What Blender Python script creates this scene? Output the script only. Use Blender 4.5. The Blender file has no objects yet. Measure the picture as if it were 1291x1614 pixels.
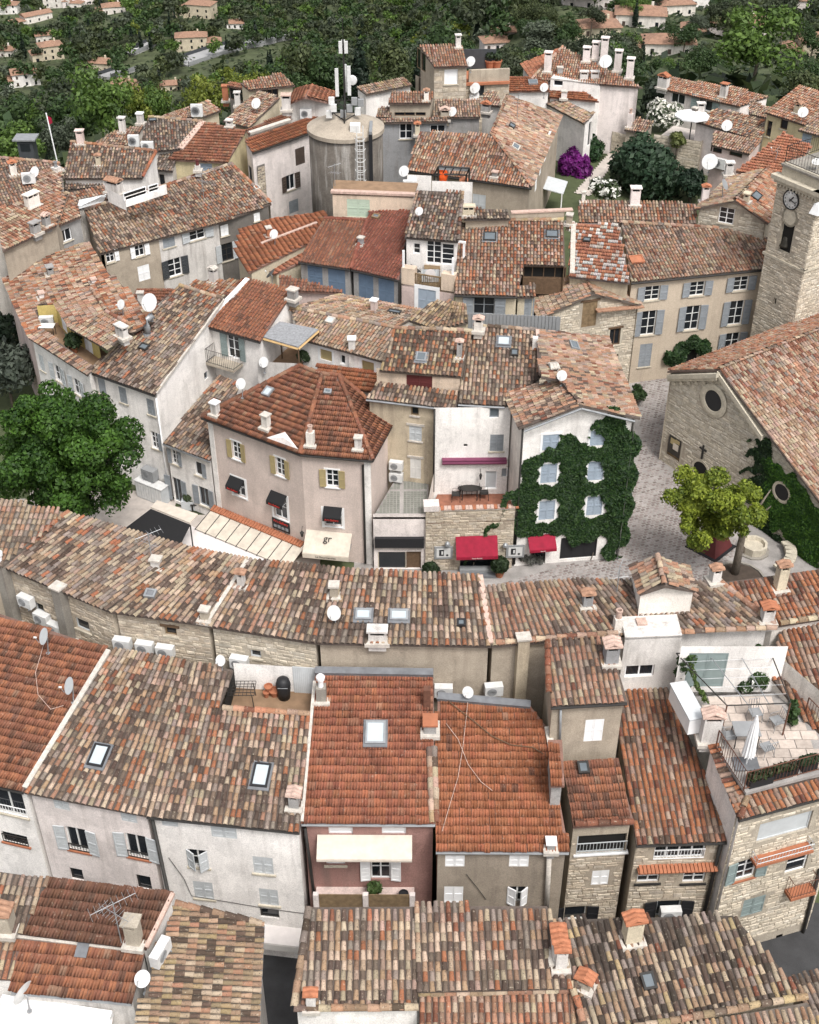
import bpy, math, random
import numpy as np
from mathutils import Vector, Matrix
rnd = random.Random(7); rng = np.random.default_rng(7)
SC = bpy.context.scene; COL = SC.collection
R = math.radians
# ---------------------------------------------------------------- camera, sky, sun, exposure
FPX, PITCH, CAMZ = 2000.0, R(36.5), 44.0
cam = bpy.data.cameras.new('camera'); camo = bpy.data.objects.new('camera', cam); COL.objects.link(camo)
camo.location = (0, 0, CAMZ); camo.rotation_euler = (R(90) - PITCH, 0, 0)
cam.sensor_fit = 'VERTICAL'; cam.sensor_height = 24.0; cam.lens = 24.0 * FPX / 1614.0
cam.clip_start = 0.5; cam.clip_end = 9000
SC.camera = camo
SUN_EL, SUN_AZ = R(58), R(152)          # azimuth clockwise from +Y: light comes from behind and left of the camera
W = bpy.data.worlds.new('World'); SC.world = W; W.use_nodes = True
nt = W.node_tree; nt.nodes.clear()
sky = nt.nodes.new('ShaderNodeTexSky'); sky.sky_type = 'NISHITA'; sky.sun_disc = False
sky.sun_elevation = SUN_EL; sky.sun_rotation = SUN_AZ; sky.dust_density = 5.0; sky.air_density = 1.0; sky.ozone_density = 1.0
hs = nt.nodes.new('ShaderNodeHueSaturation'); hs.inputs['Saturation'].default_value = 0.22
bg = nt.nodes.new('ShaderNodeBackground'); bg.inputs['Strength'].default_value = 0.15
wo = nt.nodes.new('ShaderNodeOutputWorld')
nt.links.new(sky.outputs[0], hs.inputs['Color']); nt.links.new(hs.outputs[0], bg.inputs['Color']); nt.links.new(bg.outputs[0], wo.inputs[0])
sl = bpy.data.lights.new('sun', 'SUN'); sl.energy = 1.5; sl.angle = R(14); sl.color = (1, .965, .92)
so = bpy.data.objects.new('sun', sl); COL.objects.link(so)
so.rotation_euler = Vector((-math.sin(SUN_AZ) * math.cos(SUN_EL), -math.cos(SUN_AZ) * math.cos(SUN_EL), -math.sin(SUN_EL))).to_track_quat('-Z', 'Y').to_euler()
SC.view_settings.view_transform = 'Standard'; SC.view_settings.look = 'None'
SC.view_settings.gamma = 1.0; SC.view_settings.use_curve_mapping = False
SC.view_settings.exposure = 0.7
# ---------------------------------------------------------------- picture point -> place
CP, SP = math.cos(PITCH), math.sin(PITCH)
EYE = np.array([0, 0, CAMZ])
def ray(px, py):
 dx = (px - 645.5) / FPX; dy = (807 - py) / FPX
 return np.array([dx, CP + dy * SP, -SP + dy * CP])
def P(px, py, z):
 d = ray(px, py); return EYE + d * ((z - CAMZ) / d[2])
def PY(px, py, Y):
 d = ray(px, py); return EYE + d * (Y / d[1])
def RP(px, py, p, n):
 d = ray(px, py); return EYE + d * (np.dot(np.asarray(p) - EYE, n) / np.dot(d, n))
def RV(px, py, p, q):                    # ray with the upright plane through p, q
 e = np.asarray(q, float)[:2] - np.asarray(p, float)[:2]
 return RP(px, py, np.array([p[0], p[1], 0.]), np.array([e[1], -e[0], 0.]))
def pix(p):
 q = np.asarray(p, float) - EYE; f = q[1] * CP - q[2] * SP; u = q[1] * SP + q[2] * CP
 return 645.5 + FPX * q[0] / f, 807 - FPX * u / f, f
def sm(t): t = min(1, max(0, t)); return t * t * (3 - 2 * t)
def ground(x, y):
 r = math.hypot((x - 5) / 42, (y - 68) / 52)
 g = 3 * sm((y - 60) / 35)
 if r <= 1: return g
 d = (r - 1) * 45
 bump = (math.sin(x * .021 + 1) * math.sin(y * .017) * 5 + math.sin(x * .05 + y * .03) * 1.6) * min(1, d / 60)
 return g - float(np.interp(d, (0, 190, 311, 415, 537, 1000, 5000), (0, 79, 115, 136, 153, 190, 200))) * (1 - .28 * sm((x + 10) / 60)) + bump
def PG(px, py):                          # where the ray meets the ground
 d = ray(px, py); t = 20.
 while t < 2500:
  p = EYE + d * t
  if p[2] <= ground(p[0], p[1]): return p
  t += .5 if t < 150 else 1.5
 return EYE + d * t
# ---------------------------------------------------------------- materials
MATS = {}
def N(t, ty, **kw):
 n = t.nodes.new(ty)
 for k, v in kw.items():
  if k in n.inputs: n.inputs[k].default_value = v
  else: setattr(n, k, v)
 return n
def mat(name, base=None, rough=.85, var=.25, scale=3.0, fine=0, bump=0, streak=0, spec=.3, metal=0, dirt=None, attr=False, sub=0, spots=0, patch=0):
 if name in MATS: return MATS[name]
 m = bpy.data.materials.new(name); m.use_nodes = True; t = m.node_tree; L = t.links.new
 b = t.nodes['Principled BSDF']; b.inputs['Roughness'].default_value = rough; b.inputs['Metallic'].default_value = metal
 b.inputs['Specular IOR Level'].default_value = spec
 tc = N(t, 'ShaderNodeTexCoord'); geo = N(t, 'ShaderNodeNewGeometry')
 if attr:
  a = N(t, 'ShaderNodeAttribute', attribute_name='col'); col = a.outputs['Color']
 else:
  c = N(t, 'ShaderNodeRGB'); c.outputs[0].default_value = (*base, 1); col = c.outputs[0]
 def mul(col, fac_out, lo, hi, p0=.3, p1=.7):
  mr = N(t, 'ShaderNodeMapRange'); mr.inputs[1].default_value = p0; mr.inputs[2].default_value = p1; mr.inputs[3].default_value = lo; mr.inputs[4].default_value = hi
  L(fac_out, mr.inputs[0])
  mx = N(t, 'ShaderNodeMix', data_type='RGBA', blend_type='MULTIPLY'); mx.inputs[0].default_value = 1
  L(col, mx.inputs[6]); L(mr.outputs[0], mx.inputs[7]); return mx.outputs[2]
 def noise(sc, det=4, stretch=None):
  n = N(t, 'ShaderNodeTexNoise'); n.inputs['Scale'].default_value = sc; n.inputs['Detail'].default_value = det; n.inputs['Roughness'].default_value = .6
  if stretch:
   mp = N(t, 'ShaderNodeMapping'); mp.inputs['Scale'].default_value = stretch; L(geo.outputs['Position'], mp.inputs[0]); L(mp.outputs[0], n.inputs[0])
  else: L(geo.outputs['Position'] , n.inputs[0])
  return n.outputs[0]
 if var:
  col = mul(col, noise(scale), 1 - var, 1 + var * .5)
 if spots:
  s = noise(scale * 9, 3)
  mr = N(t, 'ShaderNodeMapRange'); mr.inputs[1].default_value = .56; mr.inputs[2].default_value = .68; mr.inputs[3].default_value = 0; mr.inputs[4].default_value = spots; L(s, mr.inputs[0])
  mx = N(t, 'ShaderNodeMix', data_type='RGBA'); L(mr.outputs[0], mx.inputs[0]); L(col, mx.inputs[6]); mx.inputs[7].default_value = (.05, .042, .035, 1); col = mx.outputs[2]
  s2 = noise(scale * 5.3, 3)
  mr = N(t, 'ShaderNodeMapRange'); mr.inputs[1].default_value = .6; mr.inputs[2].default_value = .72; mr.inputs[3].default_value = 0; mr.inputs[4].default_value = spots * .7; L(s2, mr.inputs[0])
  mx = N(t, 'ShaderNodeMix', data_type='RGBA'); L(mr.outputs[0], mx.inputs[0]); L(col, mx.inputs[6]); mx.inputs[7].default_value = (.42, .37, .29, 1); col = mx.outputs[2]
 if streak:
  s = noise(1.0, 5, (2.6, 2.6, .28))
  mr = N(t, 'ShaderNodeMapRange'); mr.inputs[1].default_value = .5; mr.inputs[2].default_value = .75; mr.inputs[3].default_value = 0; mr.inputs[4].default_value = streak; L(s, mr.inputs[0])
  mx = N(t, 'ShaderNodeMix', data_type='RGBA'); L(mr.outputs[0], mx.inputs[0]); L(col, mx.inputs[6]); mx.inputs[7].default_value = (*(dirt or (.16, .13, .11)), 1); col = mx.outputs[2]
 if patch:
  col = mul(col, noise(.75, 5), 1 - patch, 1.0, .47, .5); col = mul(col, noise(2.3, 6), 1 - patch * .7, 1.0, .36, .4)
 if fine: col = mul(col, noise(fine, 2), .82, 1.12)
 L(col, b.inputs['Base Color'])
 if bump:
  n = noise(fine or 14, 4); bp = N(t, 'ShaderNodeBump'); bp.inputs['Strength'].default_value = bump; bp.inputs['Distance'].default_value = .03
  L(n, bp.inputs['Height']); L(bp.outputs[0], b.inputs['Normal'])
 if sub:
  tr = N(t, 'ShaderNodeBsdfTranslucent'); L(col, tr.inputs[0]); ms = N(t, 'ShaderNodeMixShader'); ms.inputs[0].default_value = sub
  L(b.outputs[0], ms.inputs[1]); L(tr.outputs[0], ms.inputs[2]); L(ms.outputs[0], t.nodes['Material Output'].inputs[0])
 MATS[name] = m; return m
def stucco(name, c, streak=.35, var=.16): return mat('stucco_' + name, c, .92, var, .55, 22, .35, min(.6, streak * 1.35), .15, patch=.1 if streak > .15 else .04)
ST = {k: stucco(k, *v) for k, v in {
 'white': ((.83, .795, .76), .2), 'warmwhite': ((.74, .69, .63), .3), 'pinkwhite': ((.74, .67, .64), .25), 'pink': ((.62, .52, .47), .14),
 'beige': ((.40, .34, .27), .28), 'cream': ((.56, .49, .37), .22), 'tan': ((.33, .28, .225), .4), 'grey': ((.33, .32, .31), .4),
 'bluegrey': ((.29, .29, .295), .35), 'peach': ((.62, .50, .39), .3), 'yellow': ((.55, .43, .16), .2), 'paleyellow': ((.60, .52, .33), .25),
 'rose': ((.33, .19, .165), .35), 'rosepale': ((.62, .50, .46), .25), 'ochre': ((.50, .42, .31), .5), 'darkstone': ((.17, .155, .14), .4),
 'stone': ((.42, .36, .285), .4), 'stonepale': ((.42, .37, .30), .35), 'concrete': ((.27, .25, .22), .5), 'dirtywhite': ((.62, .59, .56), .5)}.items()}
M = dict(
 tile=mat('clay_tile', None, .9, .22, 2.2, 0, 0, 0, .2, attr=True, spots=.85),
 flat=mat('clay_flat_tile', None, .85, .2, 1.6, 0, 0, 0, .25, attr=True, spots=.35),
 stonebit=mat('stone_block', None, .92, .3, 4, 30, .5, 0, .15, attr=True),
 leaf=mat('leaf', None, .6, .2, .8, 0, 0, 0, .35, attr=True, sub=.3),
 glass=mat('window_glass', (.015, .018, .022), .08, 0, spec=.6), glasspale=mat('skylight_glass', (.42, .47, .50), .12, .05, spec=.6),
 glassgrey=mat('grey_glass', (.12, .14, .155), .12, .1, spec=.6),
 dark=mat('dark_void', (.012, .011, .01), .9, 0), black=mat('black_paint', (.018, .018, .02), .55, .1), iron=mat('iron', (.03, .028, .026), .6, .2),
 rust=mat('rusty_iron', (.13, .06, .04), .8, .3, 8), white=mat('white_paint', (.78, .78, .78), .5, .08), plastic=mat('white_plastic', (.60, .60, .59), .5, .14, 4),
 offwhite=mat('offwhite_paint', (.62, .60, .57), .6, .12), zinc=mat('zinc', (.30, .31, .32), .45, .2, metal=.4), lead=mat('lead_flashing', (.15, .155, .165), .6, .25),
 shgrey=mat('shutter_grey', (.25, .27, .29), .65, .12), shlight=mat('shutter_light_grey', (.47, .49, .50), .6, .1), shblue=mat('shutter_blue', (.13, .185, .26), .6, .12),
 oldtile=mat('old_cap_tile', (.33, .19, .125), .9, .35, 6), shpale=mat('shutter_pale_blue', (.30, .355, .42), .6, .08), shdark=mat('shutter_dark', (.05, .055, .06), .6, .15), shbrown=mat('shutter_brown', (.075, .055, .045), .65, .2),
 shtan=mat('shutter_tan', (.36, .29, .15), .65, .08), shgreen=mat('shutter_green', (.42, .50, .40), .6, .1), shteal=mat('shutter_grey_green', (.22, .27, .265), .6, .1),
 maroon=mat('maroon_paint', (.10, .025, .025), .6, .1), ltblue=mat('light_blue_paint', (.38, .55, .68), .6, .05),
 wood=mat('wood', (.12, .075, .045), .75, .3, 6), oldwood=mat('old_wood', (.20, .14, .08), .8, .35, 5), pinewood=mat('pale_wood', (.42, .28, .13), .7, .2),
 redcloth=mat('red_awning_cloth', (.25, .009, .03), .8, .2, 3), purplecloth=mat('plum_cloth', (.17, .045, .09), .8, .15), blackcloth=mat('black_cloth', (.014, .014, .015), .85, .1),
 cream=mat('cream_cloth', (.55, .49, .42), .85, .12), whitecloth=mat('white_cloth', (.64, .60, .58), .85, .1), canvas=mat('canvas_awning', (.56, .50, .42), .85, .18, 2, streak=.25),
 terracotta=mat('terracotta', (.36, .14, .075), .85, .2), mortar=mat('mortar', (.50, .46, .41), .95, .25, 5, 30, .4), mortarpink=mat('pink_mortar', (.50, .36, .30), .95, .25, 5, 30, .4),
 cobble=mat('cobble', None, .85, .2, 6, 0, 0, 0, .25, attr=True), joint=mat('pavement_joint', (.31, .29, .275), .9, .3, 1.2, 25, .3), asphalt=mat('asphalt', (.05, .05, .052), .9, .3, 1, 40, .3),
 floorpale=mat('pale_floor', (.46, .41, .37), .85, .2, 2), floorred=mat('red_floor', (.26, .11, .07), .8, .3, 3), floorbrown=mat('brown_floor', (.24, .155, .095), .85, .25, 2),
 bark=mat('bark', (.15, .125, .10), .9, .35, 5, 20, .6), reed=mat('reed_mat', (.25, .255, .265), .9, .3, 8, 40, .4), soil=mat('dark_soil', (.06, .045, .035), .95, .3, 3),
 orange=mat('orange_cloth', (.65, .09, .015), .8, .1), orangetile=mat('new_orange_tile', (.38, .15, .08), .85, .3, 6), road=mat('pale_road', (.30, .30, .30), .9, .15, .3),
 limestone=mat('limestone_trim', (.50, .45, .36), .85, .22, 3, 20, .25), clockface=mat('clock_face', (.85, .84, .82), .5, 0), bronze=mat('bronze', (.06, .055, .045), .45, .3, metal=.6),
 earth=mat('hillside_earth', (.07, .085, .04), .95, .45, .12, 1.5, .3), villa=mat('villa_roof', (.27, .16, .11), .9, .3, 1.2, 7, .5), pvc=mat('grey_plastic', (.25, .255, .26), .5, .1),
 sash=mat('pale_sash_paint', (.66, .66, .64), .5, .08), corrug=mat('pale_corrugated_sheet', (.55, .57, .58), .5, .15, 2), print=mat('printed_sheet', (.55, .55, .54), .6, .05))
# ---------------------------------------------------------------- meshes
class MB:
 def __init__(s): s.v = []; s.f = []; s.c = []; s.sm = False
 def add(s, vs, fs, c=None):
  k = len(s.v); s.v += [tuple(map(float, v)) for v in vs]; s.f += [tuple(i + k for i in f) for f in fs]
  if c is not None: s.c += [c] * len(vs)
 def quad(s, a, b, c, d, col=None): s.add([a, b, c, d], [(0, 1, 2, 3)], col)
 def poly(s, pts, col=None): s.add(pts, [tuple(range(len(pts)))], col)
 def hexa(s, p, col=None): s.add(p, [(3, 2, 1, 0), (4, 5, 6, 7), (0, 1, 5, 4), (1, 2, 6, 5), (2, 3, 7, 6), (3, 0, 4, 7)], col)
 def box(s, x0, x1, y0, y1, z0, z1, col=None): s.hexa([(x0, y0, z0), (x1, y0, z0), (x1, y1, z0), (x0, y1, z0), (x0, y0, z1), (x1, y0, z1), (x1, y1, z1), (x0, y1, z1)], col)
 def fbox(s, o, ax, ay, az, x0, x1, y0, y1, z0, z1, col=None):
  o = np.asarray(o, float); g = lambda x, y, z: o + ax * x + ay * y + az * z
  s.hexa([g(x0, y0, z0), g(x1, y0, z0), g(x1, y1, z0), g(x0, y1, z0), g(x0, y0, z1), g(x1, y0, z1), g(x1, y1, z1), g(x0, y1, z1)], col)
 def prism(s, pts, dz, col=None):     # flat outline (3D points) thickened by the vector dz
  n = len(pts); dz = np.asarray(dz, float); q = [np.asarray(p, float) + dz for p in pts]
  s.add(list(pts) + q, [tuple(range(n))[::-1], tuple(range(n, 2 * n))] + [(i, (i + 1) % n, n + (i + 1) % n, n + i) for i in range(n)], col)
 def tube(s, pts, r, seg=6, col=None, r1=None):
  pts = [np.asarray(p, float) for p in pts]; n = len(pts); vs = []
  for i, p in enumerate(pts):
   t = pts[min(i + 1, n - 1)] - pts[max(i - 1, 0)]; t /= np.linalg.norm(t) + 1e-9
   a = np.cross(t, (0, 0, 1) if abs(t[2]) < .9 else (1, 0, 0)); a /= np.linalg.norm(a); b = np.cross(t, a)
   rr = r if r1 is None else r + (r1 - r) * i / max(1, n - 1)
   vs += [p + (a * math.cos(k * 2 * math.pi / seg) + b * math.sin(k * 2 * math.pi / seg)) * rr for k in range(seg)]
  fs = [(i * seg + k, i * seg + (k + 1) % seg, (i + 1) * seg + (k + 1) % seg, (i + 1) * seg + k) for i in range(n - 1) for k in range(seg)]
  fs += [tuple(range(seg))[::-1], tuple((n - 1) * seg + k for k in range(seg))]
  s.add(vs, fs, col)
 def lathe(s, o, prof, seg=16, ax=(1, 0, 0), ay=(0, 1, 0), az=(0, 0, 1), col=None):
  o = np.asarray(o, float); ax, ay, az = (np.asarray(q, float) for q in (ax, ay, az))
  vs = [o + (ax * math.cos(2 * math.pi * k / seg) + ay * math.sin(2 * math.pi * k / seg)) * r + az * z for r, z in prof for k in range(seg)]
  m = len(prof); fs = [(i * seg + k, i * seg + (k + 1) % seg, (i + 1) * seg + (k + 1) % seg, (i + 1) * seg + k) for i in range(m - 1) for k in range(seg)]
  if prof[0][0] > 1e-4: fs.append(tuple(range(seg))[::-1])
  if prof[-1][0] > 1e-4: fs.append(tuple((m - 1) * seg + k for k in range(seg)))
  s.add(vs, fs, col)
 def build(s, name, m, parent=None, off=(0, 0, 0), smooth=False):
  off = np.asarray(off, float); me = bpy.data.meshes.new(name)
  me.from_pydata([tuple(np.asarray(v) - off) for v in s.v], [], s.f)
  if s.c and len(s.c) == len(s.v):
   a = me.attributes.new('col', 'FLOAT_COLOR', 'POINT'); a.data.foreach_set('color', np.c_[np.array(s.c, float), np.ones(len(s.c))].ravel())
  me.materials.append(m)
  if smooth: me.polygons.foreach_set('use_smooth', [True] * len(me.polygons))
  return link(name, me, parent)
def link(name, me, parent=None):
 o = bpy.data.objects.new(name, me); COL.objects.link(o)
 if parent is not None: o.parent = parent
 return o
def quads_mesh(name, V, Q, m, cols=None, smooth=False):
 V = np.ascontiguousarray(V, np.float32); Q = np.ascontiguousarray(Q, np.int32)
 me = bpy.data.meshes.new(name); me.vertices.add(len(V)); me.vertices.foreach_set('co', V.ravel())
 me.loops.add(Q.size); me.loops.foreach_set('vertex_index', Q.ravel()); me.polygons.add(len(Q))
 me.polygons.foreach_set('loop_start', np.arange(0, Q.size, 4, dtype=np.int32))
 if smooth: me.polygons.foreach_set('use_smooth', np.ones(len(Q), bool))
 me.update(calc_edges=True)
 if cols is not None:
  a = me.attributes.new('col', 'FLOAT_COLOR', 'POINT'); a.data.foreach_set('color', np.c_[cols, np.ones(len(cols))].astype(np.float32).ravel())
 me.materials.append(m); return me
def tag(o, label=None, cat=None, group=None, kind=None):
 if label: o['label'] = label
 if cat: o['category'] = cat
 if group: o['group'] = group
 if kind: o['kind'] = kind
 return o
def thing(name, loc, label, cat, group=None):
 o = bpy.data.objects.new(name, None); COL.objects.link(o); o.location = tuple(map(float, loc)); o.empty_display_size = .2
 return tag(o, label, cat, group)
def structure(mb, name, m, smooth=False): return tag(mb.build(name, m, smooth=smooth), kind='structure')
UZ = np.array([0., 0., 1.])
def unit(v): v = np.asarray(v, float); return v / (np.linalg.norm(v) + 1e-12)
# ---------------------------------------------------------------- tiles
CREAM, TAN, SALM, ORG, RED, DRK, GRY, PNK, BUF, CHR = (.50, .39, .27), (.37, .24, .15), (.42, .215, .13), (.40, .14, .06), (.22, .075, .042), (.085, .055, .042), (.27, .22, .185), (.45, .30, .23), (.46, .33, .17), (.14, .10, .08)
PAL = {
 'mix': ([CREAM, TAN, SALM, ORG, RED, DRK, GRY, CHR, PNK], [2.2, 3, 1.5, 1.5, 1, .9, 2.2, 1.3, 1.8]),
 'warm': ([CREAM, TAN, SALM, ORG, RED, DRK, GRY, PNK], [1.5, 2.5, 3, 2.5, 1.5, .8, 1, 2.5]),
 'pale': ([CREAM, TAN, SALM, PNK, GRY, CHR, BUF], [3, 2.5, 1.6, 3, 1.2, .6, 1.6]),
 'palepink': ([CREAM, TAN, SALM, PNK, RED, GRY, CHR], [2, 2, 3, 3.5, 1, 1, .8]),
 'dark': ([CREAM, TAN, GRY, DRK, CHR, RED, ORG, PNK], [1.7, 2.6, 3, 1.6, 2.5, 1, .7, 1]),
 'rosy': ([PNK, SALM, RED, CREAM, GRY, TAN], [3, 3, 1.6, 2, 1, 1]),
 'grey': ([GRY, CHR, TAN, DRK, PNK, RED, CREAM], [4, 2.4, 1.5, 1, 1, .8, .6]),
 'yellow': ([BUF, CREAM, TAN, CHR, SALM, DRK, (.36, .25, .15)], [1.6, 2.5, 2.6, 1, 1.5, .8, 2]),
 'yred': ([BUF, CREAM, TAN, ORG, RED, DRK, CHR], [2.5, 2, 2, 1.6, 1.3, 1, 1]),
 'darkmix': ([CREAM, BUF, TAN, DRK, CHR, RED, GRY, (.05, .04, .035)], [1.4, 1, 1.6, 3, 2.2, 1.6, 1.5, 2]),
 'red': ([ORG, (.36, .115, .06), (.30, .095, .05), SALM, RED], [2, 4, 3, 1, 1]),
 'red2': ([ORG, (.40, .13, .05), (.33, .10, .04), RED, DRK, TAN], [2.5, 4, 3, 1, .35, .4]),
 'redold': ([(.34, .12, .06), (.27, .10, .055), RED, TAN, DRK, ORG], [3, 3, 2, 1, 1, 1]),
 'brown': ([(.17, .075, .045), (.13, .06, .038), (.21, .09, .05), DRK, ORG], [3, 3, 2, 1.2, .5]),
 'brick': ([(.27, .08, .05), (.31, .10, .06), (.23, .07, .045)], [1, 1, 1]),
 'orange': ([(.48, .17, .085), (.42, .14, .07), (.52, .21, .11), SALM], [3, 3, 2, 2]),
 'orangemix': ([(.46, .19, .10), SALM, PNK, TAN, RED, CREAM], [3, 3, 2, 1.5, 1, 1]),
 'patched': ([(.62, .60, .57), (.42, .15, .07), (.36, .12, .06), (.46, .19, .1), (.5, .42, .36)], [3.2, 3, 2.5, 1.5, 1.5]),
 'winered': ([(.20, .06, .045), (.24, .075, .055), (.17, .055, .045)], [1, 1, 1]),
}
def canal_tpl(r0=.089, r1=.066, L=.42):
 v = []
 for (r, y, z) in ((r0, 0, .044), (r1, L, .0)):
  for k in range(5):
   a = math.pi * k / 4; v.append((math.cos(a) * r, y, z + math.sin(a) * r * .95))
 return np.array(v), np.array([(i, i + 1, i + 6, i + 5) for i in range(4)])
def flat_tpl(L=.39):
 pr = [(-.106, .036), (-.07, .036), (-.056, .004), (-.014, .004), (.0, .034), (.036, .034), (.05, .004), (.1, .004)]
 v = [(x, 0, z + .05) for x, z in pr] + [(x, L, z) for x, z in pr] + [(x, .09, -.01) for x, z in pr]
 q = [(i, i + 1, i + 9, i + 8) for i in range(7)] + [(i + 16, i + 17, i + 1, i) for i in range(7)]
 return np.array(v), np.array(q)
TPL = {'canal': canal_tpl(), 'flat': flat_tpl(), 'far': canal_tpl(.1, .085, .56), 'ridge': canal_tpl(.125, .108, .44)}
PITCHW = {'canal': (.208, .315), 'flat': (.216, .33), 'far': (.25, .45)}
FLATS = {'red', 'red2', 'redold', 'brown', 'brick', 'orange', 'winered'}
def field(p): return np.sin(p[:, 0] * .55 + 1.7 * np.sin(p[:, 1] * .43)) * np.sin(p[:, 1] * .61 + p[:, 2] * .9 + 1) * .6 + np.sin(p[:, 0] * 1.9 + p[:, 1] * 1.3) * np.sin(p[:, 1] * 2.3 - p[:, 0] * .7) * .4
def tile_colors(n, pal, pos):
 cs, w = PAL[pal]; w = np.array(w, float); w /= w.sum(); cs = np.array(cs); m = w @ cs; k = .5 if pal in FLATS else .88
 c = m + (cs[rng.choice(len(cs), n, p=w)] - m) * k; l = c @ np.array([.3, .6, .1]); c = l[:, None] + (c - l[:, None]) * (.9 if pal in FLATS else .92)
 c = c * (rng.uniform(.82, 1.16, (n, 1)) if pal in FLATS else rng.uniform(.76, 1.22, (n, 1))) * rng.uniform(.96, 1.04, (n, 3)) * (.7 if pal in FLATS else .72)
 if pos is not None: c *= 1 + .2 * field(pos)[:, None]
 return np.clip(c, .01, .8)
VARMESH = {}
def var_mesh(tpl, pal):
 k = (tpl, pal)
 if k not in VARMESH:
  V, Q = TPL[tpl]; L = []
  c_ = tile_colors(24, pal, None); c_ = c_[np.argsort(c_.sum(1))]
  for c in c_:
   L.append(quads_mesh('roof_tile', V * [rnd.uniform(.95, 1.06), 1, rnd.uniform(.9, 1.1)], Q, M['flat' if tpl == 'flat' else 'tile'], np.tile(c, (len(V), 1)), smooth=(tpl != 'flat')))
  VARMESH[k] = L
 return VARMESH[k]
TILE_BUDGET = 300
class Tiles:
 """tile places of one roof; the nearest become objects, the rest one stuff mesh"""
 def __init__(s): s.g = {}
 def add(s, tpl, pal, pos, X, Y, Nn):
  s.g.setdefault((tpl, pal), []).append((pos, X, Y, Nn))
 def build(s, roof, off, nobj):
  for (tpl, pal), L in s.g.items():
   pos, X, Y, Nn = (np.concatenate([l[i] for l in L]) for i in range(4))
   n = len(pos)
   if not n: continue
   a = rng.normal(0, .022, n)[:, None]; X, Y = X * np.cos(a) + Y * np.sin(a), Y * np.cos(a) - X * np.sin(a)
   b = rng.normal(0, .015, n)[:, None]; Y, Nn = Y * np.cos(b) + Nn * np.sin(b), Nn * np.cos(b) - Y * np.sin(b)
   pos = pos + X * rng.normal(0, .006, (n, 1)) + Y * rng.normal(0, .012, (n, 1)) + Nn * rng.uniform(0, .008, (n, 1))
   V, Q = TPL[tpl]
   q = pos - EYE; f = q[:, 1] * CP - q[:, 2] * SP; px = 645.5 + FPX * q[:, 0] / f; py = 807 - FPX * (q[:, 1] * SP + q[:, 2] * CP) / f
   inn = (px > -8) & (px < 1299) & (py > -8) & (py < 1622)
   k = min(nobj, int(inn.sum())); nobj -= k
   order = np.argsort(np.where(inn, f, 1e9)); near, rest = order[:k], order[k:]
   if len(near):
    vm = var_mesh(tpl, pal)
    fd = field(pos)
    for i in near:
     o = bpy.data.objects.new('roof_tile', vm[min(23, max(0, int(rnd.random() * 24 + fd[i] * 6)))]); p = pos[i] - off
     o.matrix_local = Matrix(((X[i][0], Y[i][0], Nn[i][0], p[0]), (X[i][1], Y[i][1], Nn[i][1], p[1]), (X[i][2], Y[i][2], Nn[i][2], p[2]), (0, 0, 0, 1)))
     o.parent = roof; COL.objects.link(o)
   if len(rest):
    m_ = len(rest); vv = V[None] * np.stack([rng.uniform(.95, 1.06, m_), np.ones(m_), rng.uniform(.9, 1.12, m_)], 1)[:, None]
    G = pos[rest, None] + vv[..., 0:1] * X[rest, None] + vv[..., 1:2] * Y[rest, None] + vv[..., 2:3] * Nn[rest, None] - off
    QQ = (Q[None] + (np.arange(m_) * len(V))[:, None, None]).reshape(-1, 4)
    c = np.repeat(tile_colors(m_, pal, pos[rest]), len(V), 0)
    tag(link('roof_tiles', quads_mesh('roof_tiles', G.reshape(-1, 3), QQ, M['flat' if tpl == 'flat' else 'tile'], c, smooth=(tpl != 'flat')), roof), kind='stuff')
def in_poly(u, v, poly):
 ins = np.zeros(u.shape, bool); n = len(poly)
 for i in range(n):
  x0, y0 = poly[i]; x1, y1 = poly[(i + 1) % n]
  if abs(y1 - y0) < 1e-9: continue
  c = ((y0 > v) != (y1 > v)) & (u < (x1 - x0) * (v - y0) / (y1 - y0) + x0); ins ^= c
 return ins
def solve_plane(A, B, pitch, px, py):
 h = np.array([-(B - A)[1], (B - A)[0], 0.]); h = unit(h)
 w = h * math.cos(pitch) + UZ * math.sin(pitch); n = unit(np.cross(B - A, w))
 return RP(px, py, A, n)
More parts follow.
